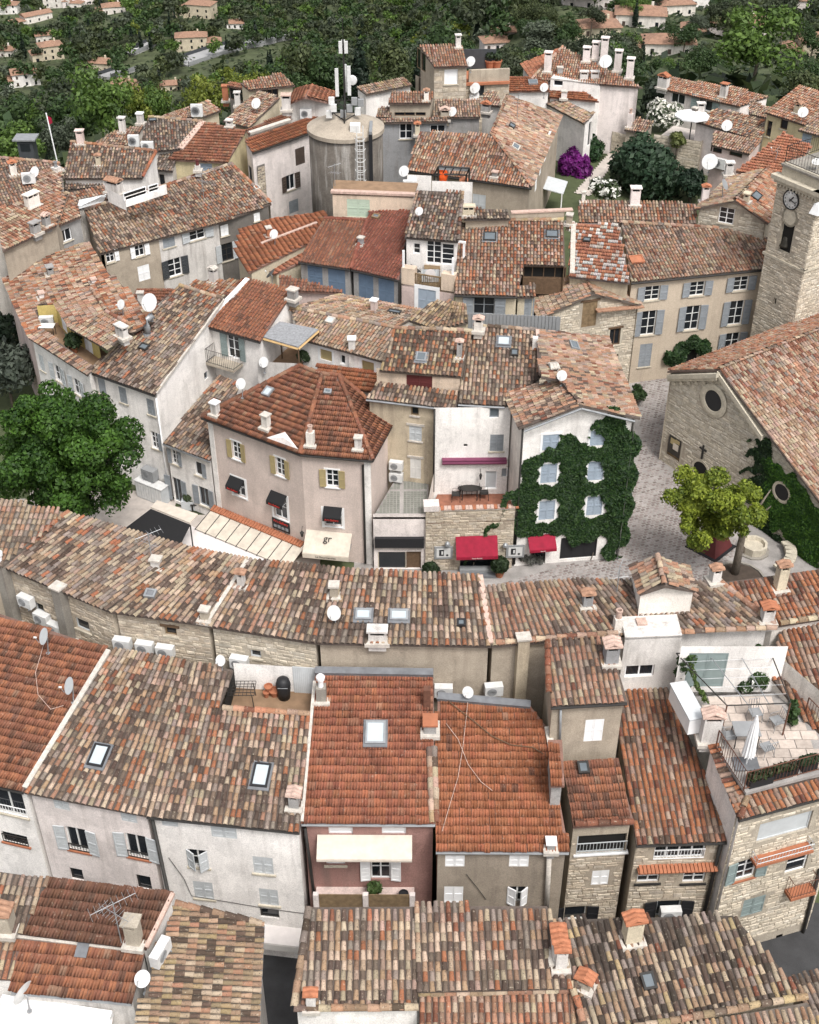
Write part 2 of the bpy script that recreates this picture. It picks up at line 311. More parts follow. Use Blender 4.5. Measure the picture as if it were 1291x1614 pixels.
class House:
 def __init__(s, name, label, wall='white', zb=0, cat='house', group=None, near=0, loc=None):
  s.label = label; s.name = name; s.wm = wall; s.zb = zb; s.cat = cat; s.group = group; s.pat = []; s.walls = {}; s.near = near
  s.extra = []; s.root = None; s.loc = loc; s.chim = []; s.edge_skip = set(); s.strips = []; s.noauto = False; s.todo = []; s.wmat = {}; s.ovs = {}; s.zbs = {}
 def pt(s, q, z=None):
  if isinstance(q, np.ndarray): return q
  return P(q[0], q[1], q[2] if len(q) == 3 else z)
 def roof(s, kind, pal, pts, z, pitch=17, bil=False, tiles=True, over=.22, pan=None, walls=True, ridge=None, thick=.12):
  """pts: picture points, eave-left, eave-right, then round anticlockwise; z: eave height or (left,right)"""
  za, zb_ = z if isinstance(z, tuple) else (z, z)
  A, B = s.pt(pts[0], za), s.pt(pts[1], zb_); W = [A, B]
  for q in pts[2:]:
   if isinstance(q, np.ndarray): W.append(q)
   elif len(q) == 3: W.append(P(*q))
   else: W.append(solve_plane(A, B, R(pitch), q[0], q[1]))
  n = np.zeros(3)
  for i in range(len(W)): n += np.cross(W[i], W[(i + 1) % len(W)])
  n = unit(n); n = n if n[2] > 0 else -n
  if not bil:
   h = unit(np.array([-(B - A)[1], (B - A)[0], 0.])); n = unit(np.cross(B - A, h * math.cos(R(pitch)) + UZ * math.sin(R(pitch))))
  s.pat.append(dict(W=W, n=n, kind=kind, pal=pal, bil=bil, tiles=tiles, over=over, walls=walls, ridge=ridge, pan=pan, thick=thick))
  return W
 def flat(s, pal, W): s.pat.append(dict(W=W, n=UZ, kind='canal', pal=pal, bil=False, tiles=False, over=0, walls=False, ridge=None, pan=None, thick=.13))
 def skip(s, *keys): s.edge_skip |= set(keys); return s
 def at(s, i, px, py, off=0.):
  p = s.pat[i]; return RP(px, py, p['W'][0] + p['n'] * off, p['n'])
 def shared(s, i, j):
  W = s.pat[i]['W']; a, b = W[j], W[(j + 1) % len(W)]
  for k, q in enumerate(s.pat):
   if k == i: continue
   for m in range(len(q['W'])):
    c, d = q['W'][m], q['W'][(m + 1) % len(q['W'])]
    if (np.linalg.norm(a - d) < .6 and np.linalg.norm(b - c) < .6): return True
  return False
 def wall(s, key, p, q, zb=None, top=None, m=None, depth=.2):
  """upright wall from p to q seen left to right from outside; top: list of (world point) along it"""
  p = np.asarray(p, float); q = np.asarray(q, float); d = q[:2] - p[:2]; L = np.linalg.norm(d); d = np.array([d[0] / L, d[1] / L, 0])
  o = np.array([p[0], p[1], 0.]); tp = [(0., p[2])] + sorted([(float(np.dot(t - o, d)), float(t[2])) for t in (top or [])]) + [(L, q[2])]
  s.walls[key] = dict(o=o, d=d, n=np.array([d[1], -d[0], 0.]), L=L, zb=s.zb if zb is None else zb, top=tp, holes=[], m=m, depth=depth, wins=[], stone=None)
  return s.walls[key]
 def prep(s):
  """walls under the outer edges of every roof patch"""
  for i, p in enumerate(s.pat):
   if not p['walls']: continue
   W = p['W']; n = len(W); lines = []
   for j in range(n):
    a, b = W[j], W[(j + 1) % n]; d = unit((b - a) * [1, 1, 0]); nn = np.array([d[1], -d[0], 0])
    sh = s.shared(i, j); ov = 0 if sh else (s.ovs.get((i, j), p['over'] if j == 0 else .07))
    lines.append((a - nn * ov, d, sh))
   V = []
   for j in range(n):
    (a, d, _), (b, e, _) = lines[j - 1], lines[j]
    det = d[0] * e[1] - d[1] * e[0]
    if abs(det) < .08: q = np.array(b)
    else: q = a + d * (((b - a)[0] * e[1] - (b - a)[1] * e[0]) / det)
    z = W[j][2] if p['bil'] else W[j][2] - np.dot((q - W[j]) * [1, 1, 0], p['n']) / p['n'][2]
    V.append(np.array([q[0], q[1], z - p['thick'] + .02]))
   for j in range(n):
    if lines[j][2] or (i, j) in s.edge_skip: continue
    if np.linalg.norm((V[(j + 1) % n] - V[j])[:2]) < .15: continue
    s.wall((i, j), V[j], V[(j + 1) % n], m=s.wmat.get((i, j)), zb=s.zbs.get((i, j)))
  return s
 def wframe(s, key, px, py, off=0.):
  w = s.walls[key]; p = RP(px, py, w['o'] + w['n'] * off, w['n']); return float(np.dot(p - w['o'], w['d'])), float(p[2])
 def wpt(s, key, u, z, o=0.): w = s.walls[key]; return w['o'] + w['d'] * u + w['n'] * o + UZ * z
 def on(s, key, px, py, o=0.): u, z = s.wframe(key, px, py, o); return s.wpt(key, u, z, o)
 def win(s, key, px, py, w=.9, h=1.35, **k):
  u, z = s.wframe(key, px, py); s.walls[key]['wins'].append((u, z, w, h, k)); return s
 def part(s, mb, name, m, parent=None, smooth=False, label=None, kind=None):
  o = mb.build(name, m if not isinstance(m, str) else M[m], parent or s.root, s.loc, smooth);
  if label: o['label'] = label
  if kind: o['kind'] = kind
  return o
 # ---- pieces
 def chimney(s, i, px, py, w=.55, d=.5, h=1.2, m='warmwhite', cap='tile', yaw=None, off=0, capm=None):
  s.todo.append(('chim', i, px, py, w, d, h, m, cap, yaw, capm))
 def skylight(s, i, px, py, w=.7, l=1.0, fr='black', gl='glasspale', flash=True): s.todo.append(('sky', i, px, py, w, l, fr, gl, flash))
 def ridge(s, i, p, q, pal=None, tpl='ridge'): s.strips.append((i, p, q, pal, tpl))
 def gutter(s, p, q, m='zinc', r=.07): s.todo.append(('gut', p, q, m, r))
 def pipe(s, pts, m='zinc', r=.05): s.todo.append(('pipe', pts, m, r))
 def band(s, i, p, q, w=.28, h=.1, m='mortar'): s.todo.append(('band', i, p, q, w, h, m))
 def stone(s, key, w=.42, h=.2, pal='stone', z0=None, z1=None): s.walls[key]['stone'] = (w, h, pal, z0, z1)
 def build(s):
  if not s.walls: s.prep()
  pts = [w['o'] + UZ * w['zb'] for w in s.walls.values()] or [p for q in s.pat for p in q['W']]
  c = np.mean(pts, 0); s.loc = np.array([c[0], c[1], s.zb]) if s.loc is None else s.loc
  s.root = thing(s.name, s.loc, s.label, s.cat, s.group)
  near = s.near; s.roofs = []
  T = []
  for i, p in enumerate(s.pat):
   W, n = p['W'], p['n']; mb = MB(); t = p['thick']
   if p['bil'] or len(W) == 4 and p['bil']:
    ns = max(2, int(np.linalg.norm(W[1] - W[0]) / 1.2))
    for k in range(ns):
     a, b = k / ns, (k + 1) / ns; f = lambda x, y: (W[0] * (1 - x) + W[1] * x) * (1 - y) + (W[3] * (1 - x) + W[2] * x) * y
     q = [f(a, 0), f(b, 0), f(b, 1), f(a, 1)]; mb.prism([x - UZ * t for x in q], UZ * t)
   else: mb.prism([x - UZ * t for x in W], UZ * t)
   pal = p['pan'] or p['pal']
   if p['tiles']:
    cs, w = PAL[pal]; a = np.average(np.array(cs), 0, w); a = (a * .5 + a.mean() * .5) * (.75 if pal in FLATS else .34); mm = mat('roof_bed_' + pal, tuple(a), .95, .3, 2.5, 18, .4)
   else: mm = M[p['pal']] if p['pal'] in M else ST[p['pal']]
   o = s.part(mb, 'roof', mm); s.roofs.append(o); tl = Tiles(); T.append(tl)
   if p['tiles']:
    s.lay(tl, p)
  for (i, a, b, pal, tpl) in s.strips:
   p = s.pat[i]; A = s.at(i, *a) if not isinstance(a, np.ndarray) else a; B = s.at(i, *b) if not isinstance(b, np.ndarray) else b
   d = unit(B - A); L = np.linalg.norm(B - A); k = max(1, int(L / .38)); y = np.array([d] * k); nn = unit(p['n'] - d * np.dot(p['n'], d)); x = np.array([np.cross(d, nn)] * k)
   pos = A + d * (np.arange(k)[:, None] * L / k) + nn * .05
   T[i].add(tpl, pal or p['pal'], pos, x, y, np.array([nn] * k))
  npos = [sum(len(l[0]) for g in t_.g.values() for l in g) for t_ in T]; tot = sum(npos) or 1
  for i, tl in enumerate(T): tl.build(s.roofs[i], s.loc, int(near * npos[i] / tot) if near else 0)
  for key, w in s.walls.items(): s.build_wall(key, w)
  for t in s.todo: getattr(s, 'mk_' + t[0])(*t[1:])
  return s
 def lay(s, tl, p):
  W, n = p['W'], p['n']; tpl = p['kind']; pw, ex = PITCHW[tpl]; A, B = W[0], W[1]
  if p['bil']:
   nu = max(2, round((np.linalg.norm(B - A) + np.linalg.norm(W[2] - W[3])) / 2 / pw)); nv = max(2, round((np.linalg.norm(W[3] - A) + np.linalg.norm(W[2] - B)) / 2 / ex))
   su, sv = np.meshgrid((np.arange(nu) + .5) / nu, np.arange(nv) / nv, indexing='ij'); su, sv = su.ravel()[:, None], sv.ravel()[:, None]
   pos = (A * (1 - su) + B * su) * (1 - sv) + (W[3] * (1 - su) + W[2] * su) * sv
   X = (B - A) * (1 - sv) + (W[2] - W[3]) * sv; Y = (W[3] - A) * (1 - su) + (W[2] - B) * su
   Y /= np.linalg.norm(Y, axis=1)[:, None]; Nn = np.cross(X, Y); Nn /= np.linalg.norm(Nn, axis=1)[:, None]; X = np.cross(Y, Nn)
   pos = pos - Y * .06
  else:
   u = unit(B - A); v = np.cross(n, u); poly = [(np.dot(q - A, u), np.dot(q - A, v)) for q in W]
   us = [q[0] for q in poly]; vs = [q[1] for q in poly]
   a0, a1, b1 = min(us), max(us), max(vs)
   gu, gv = np.meshgrid(np.arange(a0 + pw * .5, a1, pw), np.arange(0, b1, ex), indexing='ij'); gu, gv = gu.ravel(), gv.ravel()
   k = in_poly(gu, gv + ex * .55, poly); gu, gv = gu[k], gv[k] - .06
   pos = A + gu[:, None] * u + gv[:, None] * v; m = len(gu); X, Y, Nn = np.tile(u, (m, 1)), np.tile(v, (m, 1)), np.tile(n, (m, 1))
   if p.get('cut'):
    for (cx, cy, cw, cl) in p['cut']:
     kk = ~((abs(gu - cx) < cw / 2) & (gv + .2 > cy - cl / 2) & (gv + .2 < cy + cl / 2)); pos, X, Y, Nn, gu, gv = pos[kk], X[kk], Y[kk], Nn[kk], gu[kk], gv[kk]
  tl.add(tpl, p['pal'], pos, X, Y, Nn)
 def build_wall(s, key, w):
  L, zb, top = w['L'], w['zb'], w['top']; hs = []; tz = lambda u: float(np.interp(u, [t[0] for t in top], [t[1] for t in top])); zmin = 0
  for (u, z, ww, h, k) in w['wins']:
   if k.get('flush'): continue
   a, b = max(.05, u - ww / 2), min(L - .05, u + ww / 2); c, e = max(zb, z - h / 2), min(min(tz(a), tz(b)) - .02, z + h / 2)
   if b - a > .1 and e - c > .1: hs.append((a, b, c, e))
  us = sorted({0, L} | {x for h in hs for x in h[:2]} | {t[0] for t in top}); zs = sorted({zb} | {x for h in hs for x in h[2:]})
  mb = MB(); g = lambda u, z, o=0.: w['o'] + w['d'] * u + w['n'] * o + UZ * z
  for u0, u1 in zip(us, us[1:]):
   if u1 - u0 < 1e-5: continue
   t0, t1 = tz(u0), tz(u1); zl = [z for z in zs if z < min(t0, t1) - .005]; cu = (u0 + u1) / 2
   for j, z0 in enumerate(zl):
    z1 = zl[j + 1] if j + 1 < len(zl) else None; cz = (z0 + z1) / 2 if z1 else z0 + .003
    if any(a < cu < b and c < cz < e for a, b, c, e in hs): continue
    mb.quad(g(u0, z0), g(u1, z0), g(u1, z1 if z1 else t1), g(u0, z1 if z1 else t0))
  D = -w['depth']
  for a, b, c, e in hs:
   mb.quad(g(a, c), g(b, c), g(b, c, D), g(a, c, D)); mb.quad(g(a, e, D), g(b, e, D), g(b, e), g(a, e))
   mb.quad(g(a, c, D), g(a, e, D), g(a, e), g(a, c)); mb.quad(g(b, c), g(b, e), g(b, e, D), g(b, c, D))
  m = w['m'] or s.wm; m = ST[m] if m in ST else M[m]
  wo = s.part(mb, 'wall', m); w['obj'] = wo
  if w['stone']: s.mk_stones(w, hs, zmin)
  for q in w['wins']: s.mk_window(w, *q)
 def mk_stones(s, w, hs, zmin):
  sw, sh, pal, z0, z1 = w['stone']; mb = []; top = w['top']; L = w['L']
  cs = {'stone': [(.46, .39, .30), (.40, .33, .25), (.52, .46, .37), (.34, .28, .22), (.43, .38, .32)], 'pale': [(.52, .46, .37), (.46, .40, .31), (.56, .51, .43), (.40, .35, .28), (.50, .43, .34)],
    'church': [(.48, .43, .35), (.44, .39, .31), (.51, .47, .40), (.40, .36, .29), (.46, .42, .36)]}[pal]
  tz = lambda u: np.interp(u, [t[0] for t in top], [t[1] for t in top])
  z = z0 if z0 is not None else w['zb']; zt = z1 if z1 is not None else max(t[1] for t in top)
  while z < zt - .05:
   h = sh * rnd.uniform(.75, 1.3); u = -rnd.random() * sw
   while u < L:
    l = sw * rnd.uniform(.4, 1.7); dz = rnd.uniform(-.035, .035); a, b, c, e = max(0, u) + .01, min(L, u + l) - .01, z + .008 + dz, z + h * rnd.uniform(.8, 1.05) - .008 + dz
    u += l
    if b - a < .08 or e > min(tz(a), tz(b)) + .02 or any(a < x1 + .05 and b > x0 - .05 and c < y1 + .05 and e > y0 - .05 for x0, x1, y0, y1 in hs + [(q[0] - q[2] / 2, q[0] + q[2] / 2, q[1] - q[3] / 2, q[1] + q[3] / 2) for q in w['wins']]): continue
    mb.append((a, b, c, e))
   z += h
  def shape(m_, q, col):
   a, b, c, e = q; k = .02; o = rnd.uniform(.008, .032); j = lambda: rnd.uniform(-.022, .022)
   g = lambda u, z, n_: w['o'] + w['d'] * u + w['n'] * n_ + UZ * z
   m_.add([g(a, c, 0), g(b, c, 0), g(b, e, 0), g(a, e, 0), g(a + k + j(), c + k + j(), o + j() * .3), g(b - k + j(), c + k + j(), o + j() * .3), g(b - k + j(), e - k + j(), o + j() * .3), g(a + k + j(), e - k + j(), o)],
     [(4, 5, 6, 7), (0, 1, 5, 4), (1, 2, 6, 5), (2, 3, 7, 6), (3, 0, 4, 7)], tuple((np.array(col) * .55 + np.mean(cs, 0) * .45) * rnd.uniform(.85, 1.13) * 1.1))
  vis = lambda q: (lambda p: -5 < p[0] < 1296 and -5 < p[1] < 1619)(pix(w['o'] + w['d'] * (q[0] + q[1]) / 2 + UZ * (q[2] + q[3]) / 2))
  mb.sort(key=lambda q: -(q[1] - q[0]) * (q[3] - q[2])); near = [q for q in mb if vis(q)][:s.nstone] if getattr(s, 'nstone', 0) else []
  ns = set(near); rest = MB()
  for q in mb:
   if q in ns:
    m_ = MB(); shape(m_, q, rnd.choice(cs)); c0 = w['o'] + w['d'] * q[0] + UZ * q[2]
    o = m_.build('stone', M['stonebit'], w['obj'], c0); o.location = tuple(c0 - s.loc)
   else: shape(rest, q, rnd.choice(cs))
  if getattr(s, 'nstone', 0): s.nstone -= len(near)
  if rest.v: s.part(rest, 'stones', 'stonebit', w['obj'], kind='stuff')
 def mk_window(s, w, u, z, ww, h, k):
  g = dict(o=w['o'], ax=w['d'], ay=w['n'], az=UZ)
  def fb(mb, a, b, c, e, o0, o1): mb.fbox(w['o'], w['d'], w['n'], UZ, a, b, o0, o1, c, e)
  a, b, c, e = u - ww / 2, u + ww / 2, z - h / 2, z + h / 2; sh = k.get('sh'); name = k.get('name', 'window'); fl = k.get('flush', 0)
  D = .0 if fl else -.14
  mb = MB(); ft = .055; fr = k.get('fr', 'sash')
  for q in ((a, a + ft, c, e), (b - ft, b, c, e), (a + ft, b - ft, c, c + ft), (a + ft, b - ft, e - ft, e)): fb(mb, *q, D, D + .06)
  cols, rows = k.get('cols', 2), k.get('rows', 3 if h > 1.2 else 2)
  if k.get('blank'):
   fb(mb, a + ft, b - ft, c + ft, e - ft, D, D + .03)
   for i in range(1, k.get('cols', 1)): x = a + ww * i / cols; fb(mb, x - .012, x + .012, c + ft, e - ft, D + .032, D + .045)
  elif sh != 'closed':
   for i in range(1, cols): x = a + ww * i / cols; fb(mb, x - .03, x + .03, c + ft, e - ft, D, D + .055)
   for i in range(1, rows): y = c + h * i / rows; fb(mb, a + ft, b - ft, y - .016, y + .016, D + .004, D + .045)
  fo = s.part(mb, name, fr)
  if not k.get('blank') and sh != 'closed':
   for i in range(cols if cols == 2 else 1):
    n_ = 2 if cols == 2 else 1; x0 = a + ft + (b - a - 2 * ft) * i / n_; x1 = a + ft + (b - a - 2 * ft) * (i + 1) / n_
    p = MB(); fb(p, x0, x1, c + ft, e - ft, D + .012, D + .02); s.part(p, 'pane', k.get('gl', 'glass'), fo)
  if sh:
   m = k.get('shc', 'shgrey'); hw = ww / 2
   def leaf(x0, x1, o0, tilt=0, hinge=None):
    q = MB(); t = .05
    for r_ in ((x0, x0 + t, c, e), (x1 - t, x1, c, e), (x0 + t, x1 - t, c, c + .07), (x0 + t, x1 - t, e - .07, e), (x0 + t, x1 - t, z - .04, z + .04)): fb(q, *r_, o0, o0 + .045)
    ns = max(3, int(h / .22)) if not k.get('plain') else 1
    for i in range(ns):
     y0 = c + .07 + (h - .14) * i / ns; y1 = c + .07 + (h - .14) * (i + 1) / ns
     if k.get('plain'): fb(q, x0 + t, x1 - t, y0, y1, o0 + .008, o0 + .03)
     else:
      q.fbox(w['o'] + w['d'] * 0, w['d'], w['n'], UZ, x0 + t, x1 - t, o0 + .01, o0 + .028, y0 + .012, y1 - .004)
    if tilt:
     hx = hinge; ca, sa = math.cos(tilt), math.sin(tilt); nv = []
     for v in q.v:
      v = np.array(v) - w['o']; x, y = np.dot(v, w['d']) - hx, np.dot(v, w['n']) - o0
      nv.append(w['o'] + w['d'] * (hx + x * ca - y * sa) + w['n'] * (o0 + x * sa + y * ca) + UZ * v[2])
     q.v = [tuple(v) for v in nv]
    s.part(q, 'shutter', m, fo)
   if sh == 'open': leaf(a - hw - .01, a - .01, .015, -.12, a - .01); leaf(b + .01, b + hw + .01, .015, .12, b + .01)
   elif sh == 'closed': leaf(a, u - .004, -.05 if not fl else .01); leaf(u + .004, b, -.05 if not fl else .01)
   elif sh == 'ajar': leaf(a, u - .01, .0, .55, a); leaf(u + .01, b, 0., -.75, b)
   elif sh == 'left': leaf(a - hw - .01, a - .01, .015)
   elif sh == 'right': leaf(b + .01, b + hw + .01, .015)
  if k.get('sill', 1):
   q = MB(); fb(q, a - .08, b + .08, c - .08, c - .005, -.1, .07); s.part(q, 'sill', k.get('sillm', 'limestone'), fo)
  if k.get('sur'):
   q = MB(); t = k.get('surw', .13)
   for r_ in ((a - t, a - .003, c - t, e + t), (b + .003, b + t, c - t, e + t), (a, b, e + .003, e + t)): fb(q, *r_, .002, .022)
   s.part(q, 'surround', k['sur'], fo)
  if k.get('lintel'): q = MB(); fb(q, a - .15, b + .15, e + .01, e + .14, -.02, .05); s.part(q, 'lintel', k['lintel'], fo)
  if k.get('rail'):
   q = MB(); hh = k.get('railh', .45); fb(q, a, b, c + hh, c + hh + .03, .0, .03); fb(q, a, b, c + .03, c + .06, 0, .03)
   n_ = max(3, int(ww / .12))
   for i in range(n_ + 1): x = a + (ww - .02) * i / n_; fb(q, x, x + .016, c + .06, c + hh, .005, .021)
   s.part(q, 'railing', k['rail'], fo)
 def mk_chim(s, i, px, py, w, d, h, m, cap, yaw, capm):
  if isinstance(i, np.ndarray): b = i; n_ = UZ; ax = np.array([1., 0, 0]); ro = s.root
  else: b = s.at(i, px, py); ax = unit((s.pat[i]['W'][1] - s.pat[i]['W'][0]) * [1, 1, 0]); ro = s.roofs[i]
  if yaw is not None: ax = np.array([math.cos(R(yaw)), math.sin(R(yaw)), 0])
  if b[1] > 70: w, d, h = w * .82, d * .82, h * .8
  ay = np.array([-ax[1], ax[0], 0]); m = 'dirtywhite' if m == 'white' else m; w, d, h = w * .9, d * .9, h * .92; mm = ST[m] if m in ST else M[m]
  mb = MB(); mb.fbox(b, ax, ay, UZ, -w / 2, w / 2, -d / 2, d / 2, -.45, h)
  if cap in ('tile', 'slots'):      # openings between small piers
   t = .07
   for (x, y) in ((-1, -1), (1, -1), (1, 1), (-1, 1)):
    x0 = x * (w / 2 - t / 2); y0 = y * (d / 2 - t / 2); mb.fbox(b, ax, ay, UZ, x0 - t / 2, x0 + t / 2, y0 - t / 2, y0 + t / 2, h, h + .2)
   if w > .7: mb.fbox(b, ax, ay, UZ, -t / 2, t / 2, -d / 2, -d / 2 + t, h, h + .2); mb.fbox(b, ax, ay, UZ, -t / 2, t / 2, d / 2 - t, d / 2, h, h + .2)
  co = s.part(mb, 'chimney', mm, ro)
  q = MB(); q.fbox(b, ax, ay, UZ, -w / 2 - .14, w / 2 + .14, -d / 2 - .16, d / 2 + .16, -.12, .045); s.part(q, 'flashing', 'mortar', co) if cap != 'none' else None
  q = MB(); o2 = b + UZ * (h + (.2 if cap in ('tile', 'slots') else 0))
  if cap == 'tile':
   for sgn in (-1, 1):
    for k in range(max(2, int(d / .2) + 1)):
     y = -d / 2 - .03 + (d + .06) * (k + .5) / max(2, int(d / .2) + 1); r = .1; pr = []
     for e_, rr in ((0, .11), (1, .09)):
      for t_ in range(5):
       a_ = math.pi * t_ / 4; xx = sgn * (w / 2 + .1) * (1 - e_); zz = .0 + e_ * w * .3
       pr.append(o2 + ax * xx + ay * (y + math.cos(a_) * rr) + UZ * (zz + math.sin(a_) * rr * .8))
     q.add(pr, [(j, j + 1, j + 6, j + 5) for j in range(4)] + [(4, 3, 2, 1, 0)])
   q.fbox(o2, ax, ay, UZ, -w / 2 - .06, w / 2 + .06, -d / 2 - .06, d / 2 + .06, 0, .04)
   s.part(q, 'cap_tiles', capm or 'oldtile', co)
  elif cap == 'slots': q.fbox(o2, ax, ay, UZ, -w / 2 - .07, w / 2 + .07, -d / 2 - .07, d / 2 + .07, 0, .07); s.part(q, 'cap', capm or mm, co)
  elif cap == 'slab': q.fbox(o2, ax, ay, UZ, -w / 2 - .06, w / 2 + .06, -d / 2 - .06, d / 2 + .06, .0, .08); s.part(q, 'cap', capm or 'mortar', co)
  elif cap == 'pot':
   q.lathe(o2, [(.13, 0), (.11, .3), (.14, .32), (.14, .38), (.09, .38), (.085, .1)], 12); s.part(q, 'pot', capm or 'oldtile', co)
  elif cap == 'cowl':
   q.lathe(o2, [(.1, 0), (.1, .35), (.16, .36), (.17, .5), (.1, .58), (.0, .6)], 12); s.part(q, 'cowl', capm or 'plastic', co)
  q = MB(); q.fbox(b, ax, ay, UZ, -w / 2 + .08, w / 2 - .08, -d / 2 + .08, d / 2 - .08, h, h + .012)
  if cap in ('tile', 'slots'): s.part(q, 'flue', 'dark', co)
 def mk_sky(s, i, px, py, w, l, fr, gl, flash):
  p = s.pat[i]; c = s.at(i, px, py); n = p['n']; u = unit(p['W'][1] - p['W'][0]); v = np.cross(n, u)
  if flash:
   q = MB(); q.fbox(c, u, v, n, -w / 2 - .08, w / 2 + .08, -l / 2 - .12, l / 2 + .08, .0, .115)
  mb = MB(); t = .075
  for r_ in ((-w / 2, -w / 2 + t, -l / 2, l / 2), (w / 2 - t, w / 2, -l / 2, l / 2), (-w / 2 + t, w / 2 - t, -l / 2, -l / 2 + t), (-w / 2 + t, w / 2 - t, l / 2 - t, l / 2)): mb.fbox(c, u, v, n, r_[0], r_[1], r_[2], r_[3], .0, .19)
  o = s.part(mb, 'skylight', fr, s.roofs[i])
  if flash: s.part(q, 'flashing', 'lead', o)
  g = MB(); g.fbox(c, u, v, n, -w / 2 + t, w / 2 - t, -l / 2 + t, l / 2 - t, .12, .16); s.part(g, 'pane', gl, o)
 def W3(s, q): return q if isinstance(q, np.ndarray) else s.at(*q)
 def mk_gut(s, p, q, m, r):
  mb = MB(); p, q = s.W3(p), s.W3(q); mb.tube([p, q], r, 6); s.part(mb, 'gutter', m)
 def mk_pipe(s, pts, m, r):
  mb = MB(); mb.tube(pts, r, 6); s.part(mb, 'drainpipe', m, smooth=True)
 def mk_band(s, i, p, q, w, h, m):
  a, b = s.at(i, *p) if not isinstance(p, np.ndarray) else p, s.at(i, *q) if not isinstance(q, np.ndarray) else q
  n = s.pat[i]['n']; d = unit(b - a); x = np.cross(d, n); mb = MB(); mb.fbox(a, d, x, n, 0, np.linalg.norm(b - a), -w / 2, w / 2, -.05, h); s.part(mb, 'verge_band', m, s.roofs[i])
 def eave_gutter(s, i, m='zinc'): s.gutter(s.pat[i]['W'][0] - UZ * .1, s.pat[i]['W'][1] - UZ * .1, m)
# ---------------------------------------------------------------- small things seen many times
def fixn(h):
 for q in h.pat:
  W_ = q['W']; n = sum(np.cross(W_[j], W_[(j + 1) % len(W_)]) for j in range(len(W_))); n = unit(n); q['n'] = n if n[2] > 0 else -n
def dish(label, px, py, r, where, az=-150, el=32, m='plastic', mast=.9, d=None):
 """where: a world point for the bowl centre, or (house, patch, lift)"""
 c = where if isinstance(where, np.ndarray) else where[0].at(where[1], px, py, where[2])
 r *= .92 if c[1] < 68 else .74; foot = c - UZ * mast; o = thing('satellite_dish', foot, label, 'satellite dish', 'satellite dishes on the roofs and walls')
 f = np.array([math.sin(R(az)) * math.cos(R(el)), math.cos(R(az)) * math.cos(R(el)), math.sin(R(el))]); a = unit(np.cross(f, UZ)); b = np.cross(a, f)
 mb = MB(); mb.lathe(c, [(r, .12 * r), (r * .8, .075 * r), (r * .5, .03 * r), (0.001, 0), (.001, -.02), (r * .5, .01), (r, .1 * r)], 24, a, b, f); mb.build('bowl', M[m], o, foot)
 mb = MB(); mb.tube([c - f * .02, c - f * .12 - UZ * .05, foot + UZ * .0], .025, 6); mb.tube([foot, foot + UZ * .02], .09, 8); mb.build('mast', M['zinc'], o, foot)
 mb = MB(); h = c + f * r * 1.05 - b * r * .3; mb.tube([c - b * r * .95 + f * .1, h], .012, 5); mb.build('feed_arm', M['zinc'], o, foot)
 mb = MB(); mb.tube([h - f * .05, h + f * .06], .04, 8); mb.build('receiver', M['plastic'], o, foot)
 return o
def ac_unit(label, p, ax, w=.85, h=.6, d=.32, m='plastic', stand='bracket'):
 """p: middle of the rear bottom edge; ax: direction to the right seen from the front"""
 ax = unit(ax); ay = np.array([ax[1], -ax[0], 0.]); o = thing('air_conditioner', p, label, 'air conditioner', 'air conditioning units')
 mb = MB(); mb.fbox(p, ax, ay, UZ, -w / 2, w / 2, .05, .05 + d, .08, h + .08); mb.build('case', M[m], o, p)
 c = p + ax * (-w * .12) + ay * (.05 + d + .004) + UZ * (h / 2 + .08); r = h * .38
 mb = MB(); mb.lathe(c, [(r, 0), (r, .012), (r * .86, .012), (r * .86, .002)], 18, ax, UZ, ay)
 for q in (.2, .45, .66): mb.lathe(c, [(r * q, .004), (r * q + .014, .012), (r * q + .028, .004)], 18, ax, UZ, ay)
 mb.build('fan_grille', M['pvc'], o, p)
 mb = MB(); mb.lathe(c, [(r * .86, .0), (.001, .001)], 18, ax, UZ, ay); mb.build('fan_opening', M['iron'], o, p)
 mb = MB()
 for x in (-w * .35, w * .35): mb.fbox(p, ax, ay, UZ, x - .02, x + .02, 0, d + .1, .03, .08); mb.fbox(p, ax, ay, UZ, x - .02, x + .02, 0, .03, -.15, .03)
 mb.build('bracket', M['zinc'], o, p); return o
def leaves(pts, nrm, size, cols, name='leaves', asp=1.0, jit=.9):
 n = len(pts); r = rng.normal(0, 1, (n, 3)); nn = nrm + r * jit * .55; nn /= np.linalg.norm(nn, axis=1)[:, None]
 t = np.cross(nn, rng.normal(0, 1, (n, 3))); t /= np.linalg.norm(t, axis=1)[:, None] + 1e-9; b = np.cross(nn, t)
 s = (size * rng.uniform(.6, 1.35, n))[:, None]; bend = nn * s * .18
 V = np.stack([pts - t * s * asp - bend * .6, pts - b * s * .55, pts + t * s * asp - bend * .6, pts + b * s * .55], 1).reshape(-1, 3)
 Q = np.arange(n * 4).reshape(-1, 4); return quads_mesh(name, V, Q, M['leaf'], np.repeat(cols, 4, 0))
def blob_leaves(blobs, n, size, c0, c1, low=-.45, name='crown', asp=1.0, inner=.7, jit=.9):
 B = np.array(blobs, float); w = B[:, 3] ** 2; i = rng.choice(len(B), n, p=w / w.sum())
 d = rng.normal(0, 1, (n, 3)); d[:, 2] = np.where(d[:, 2] < low, -d[:, 2] * .6, d[:, 2]); d /= np.linalg.norm(d, axis=1)[:, None]
 rr = B[i, 3] * rng.uniform(inner, 1.06, n); sc = B[:, 4][i] if B.shape[1] > 4 else np.ones(n)
 p = B[i, :3] + d * rr[:, None] * np.stack([np.ones(n), np.ones(n), sc], 1)
 t = rng.random((n, 1)) * .6 + rng.random((len(B), 1))[i] * .4; c = np.array(c0) * (1 - t) + np.array(c1) * t
 return leaves(p, d, size, c * rng.uniform(.8, 1.2, (n, 1)), name, asp, jit)
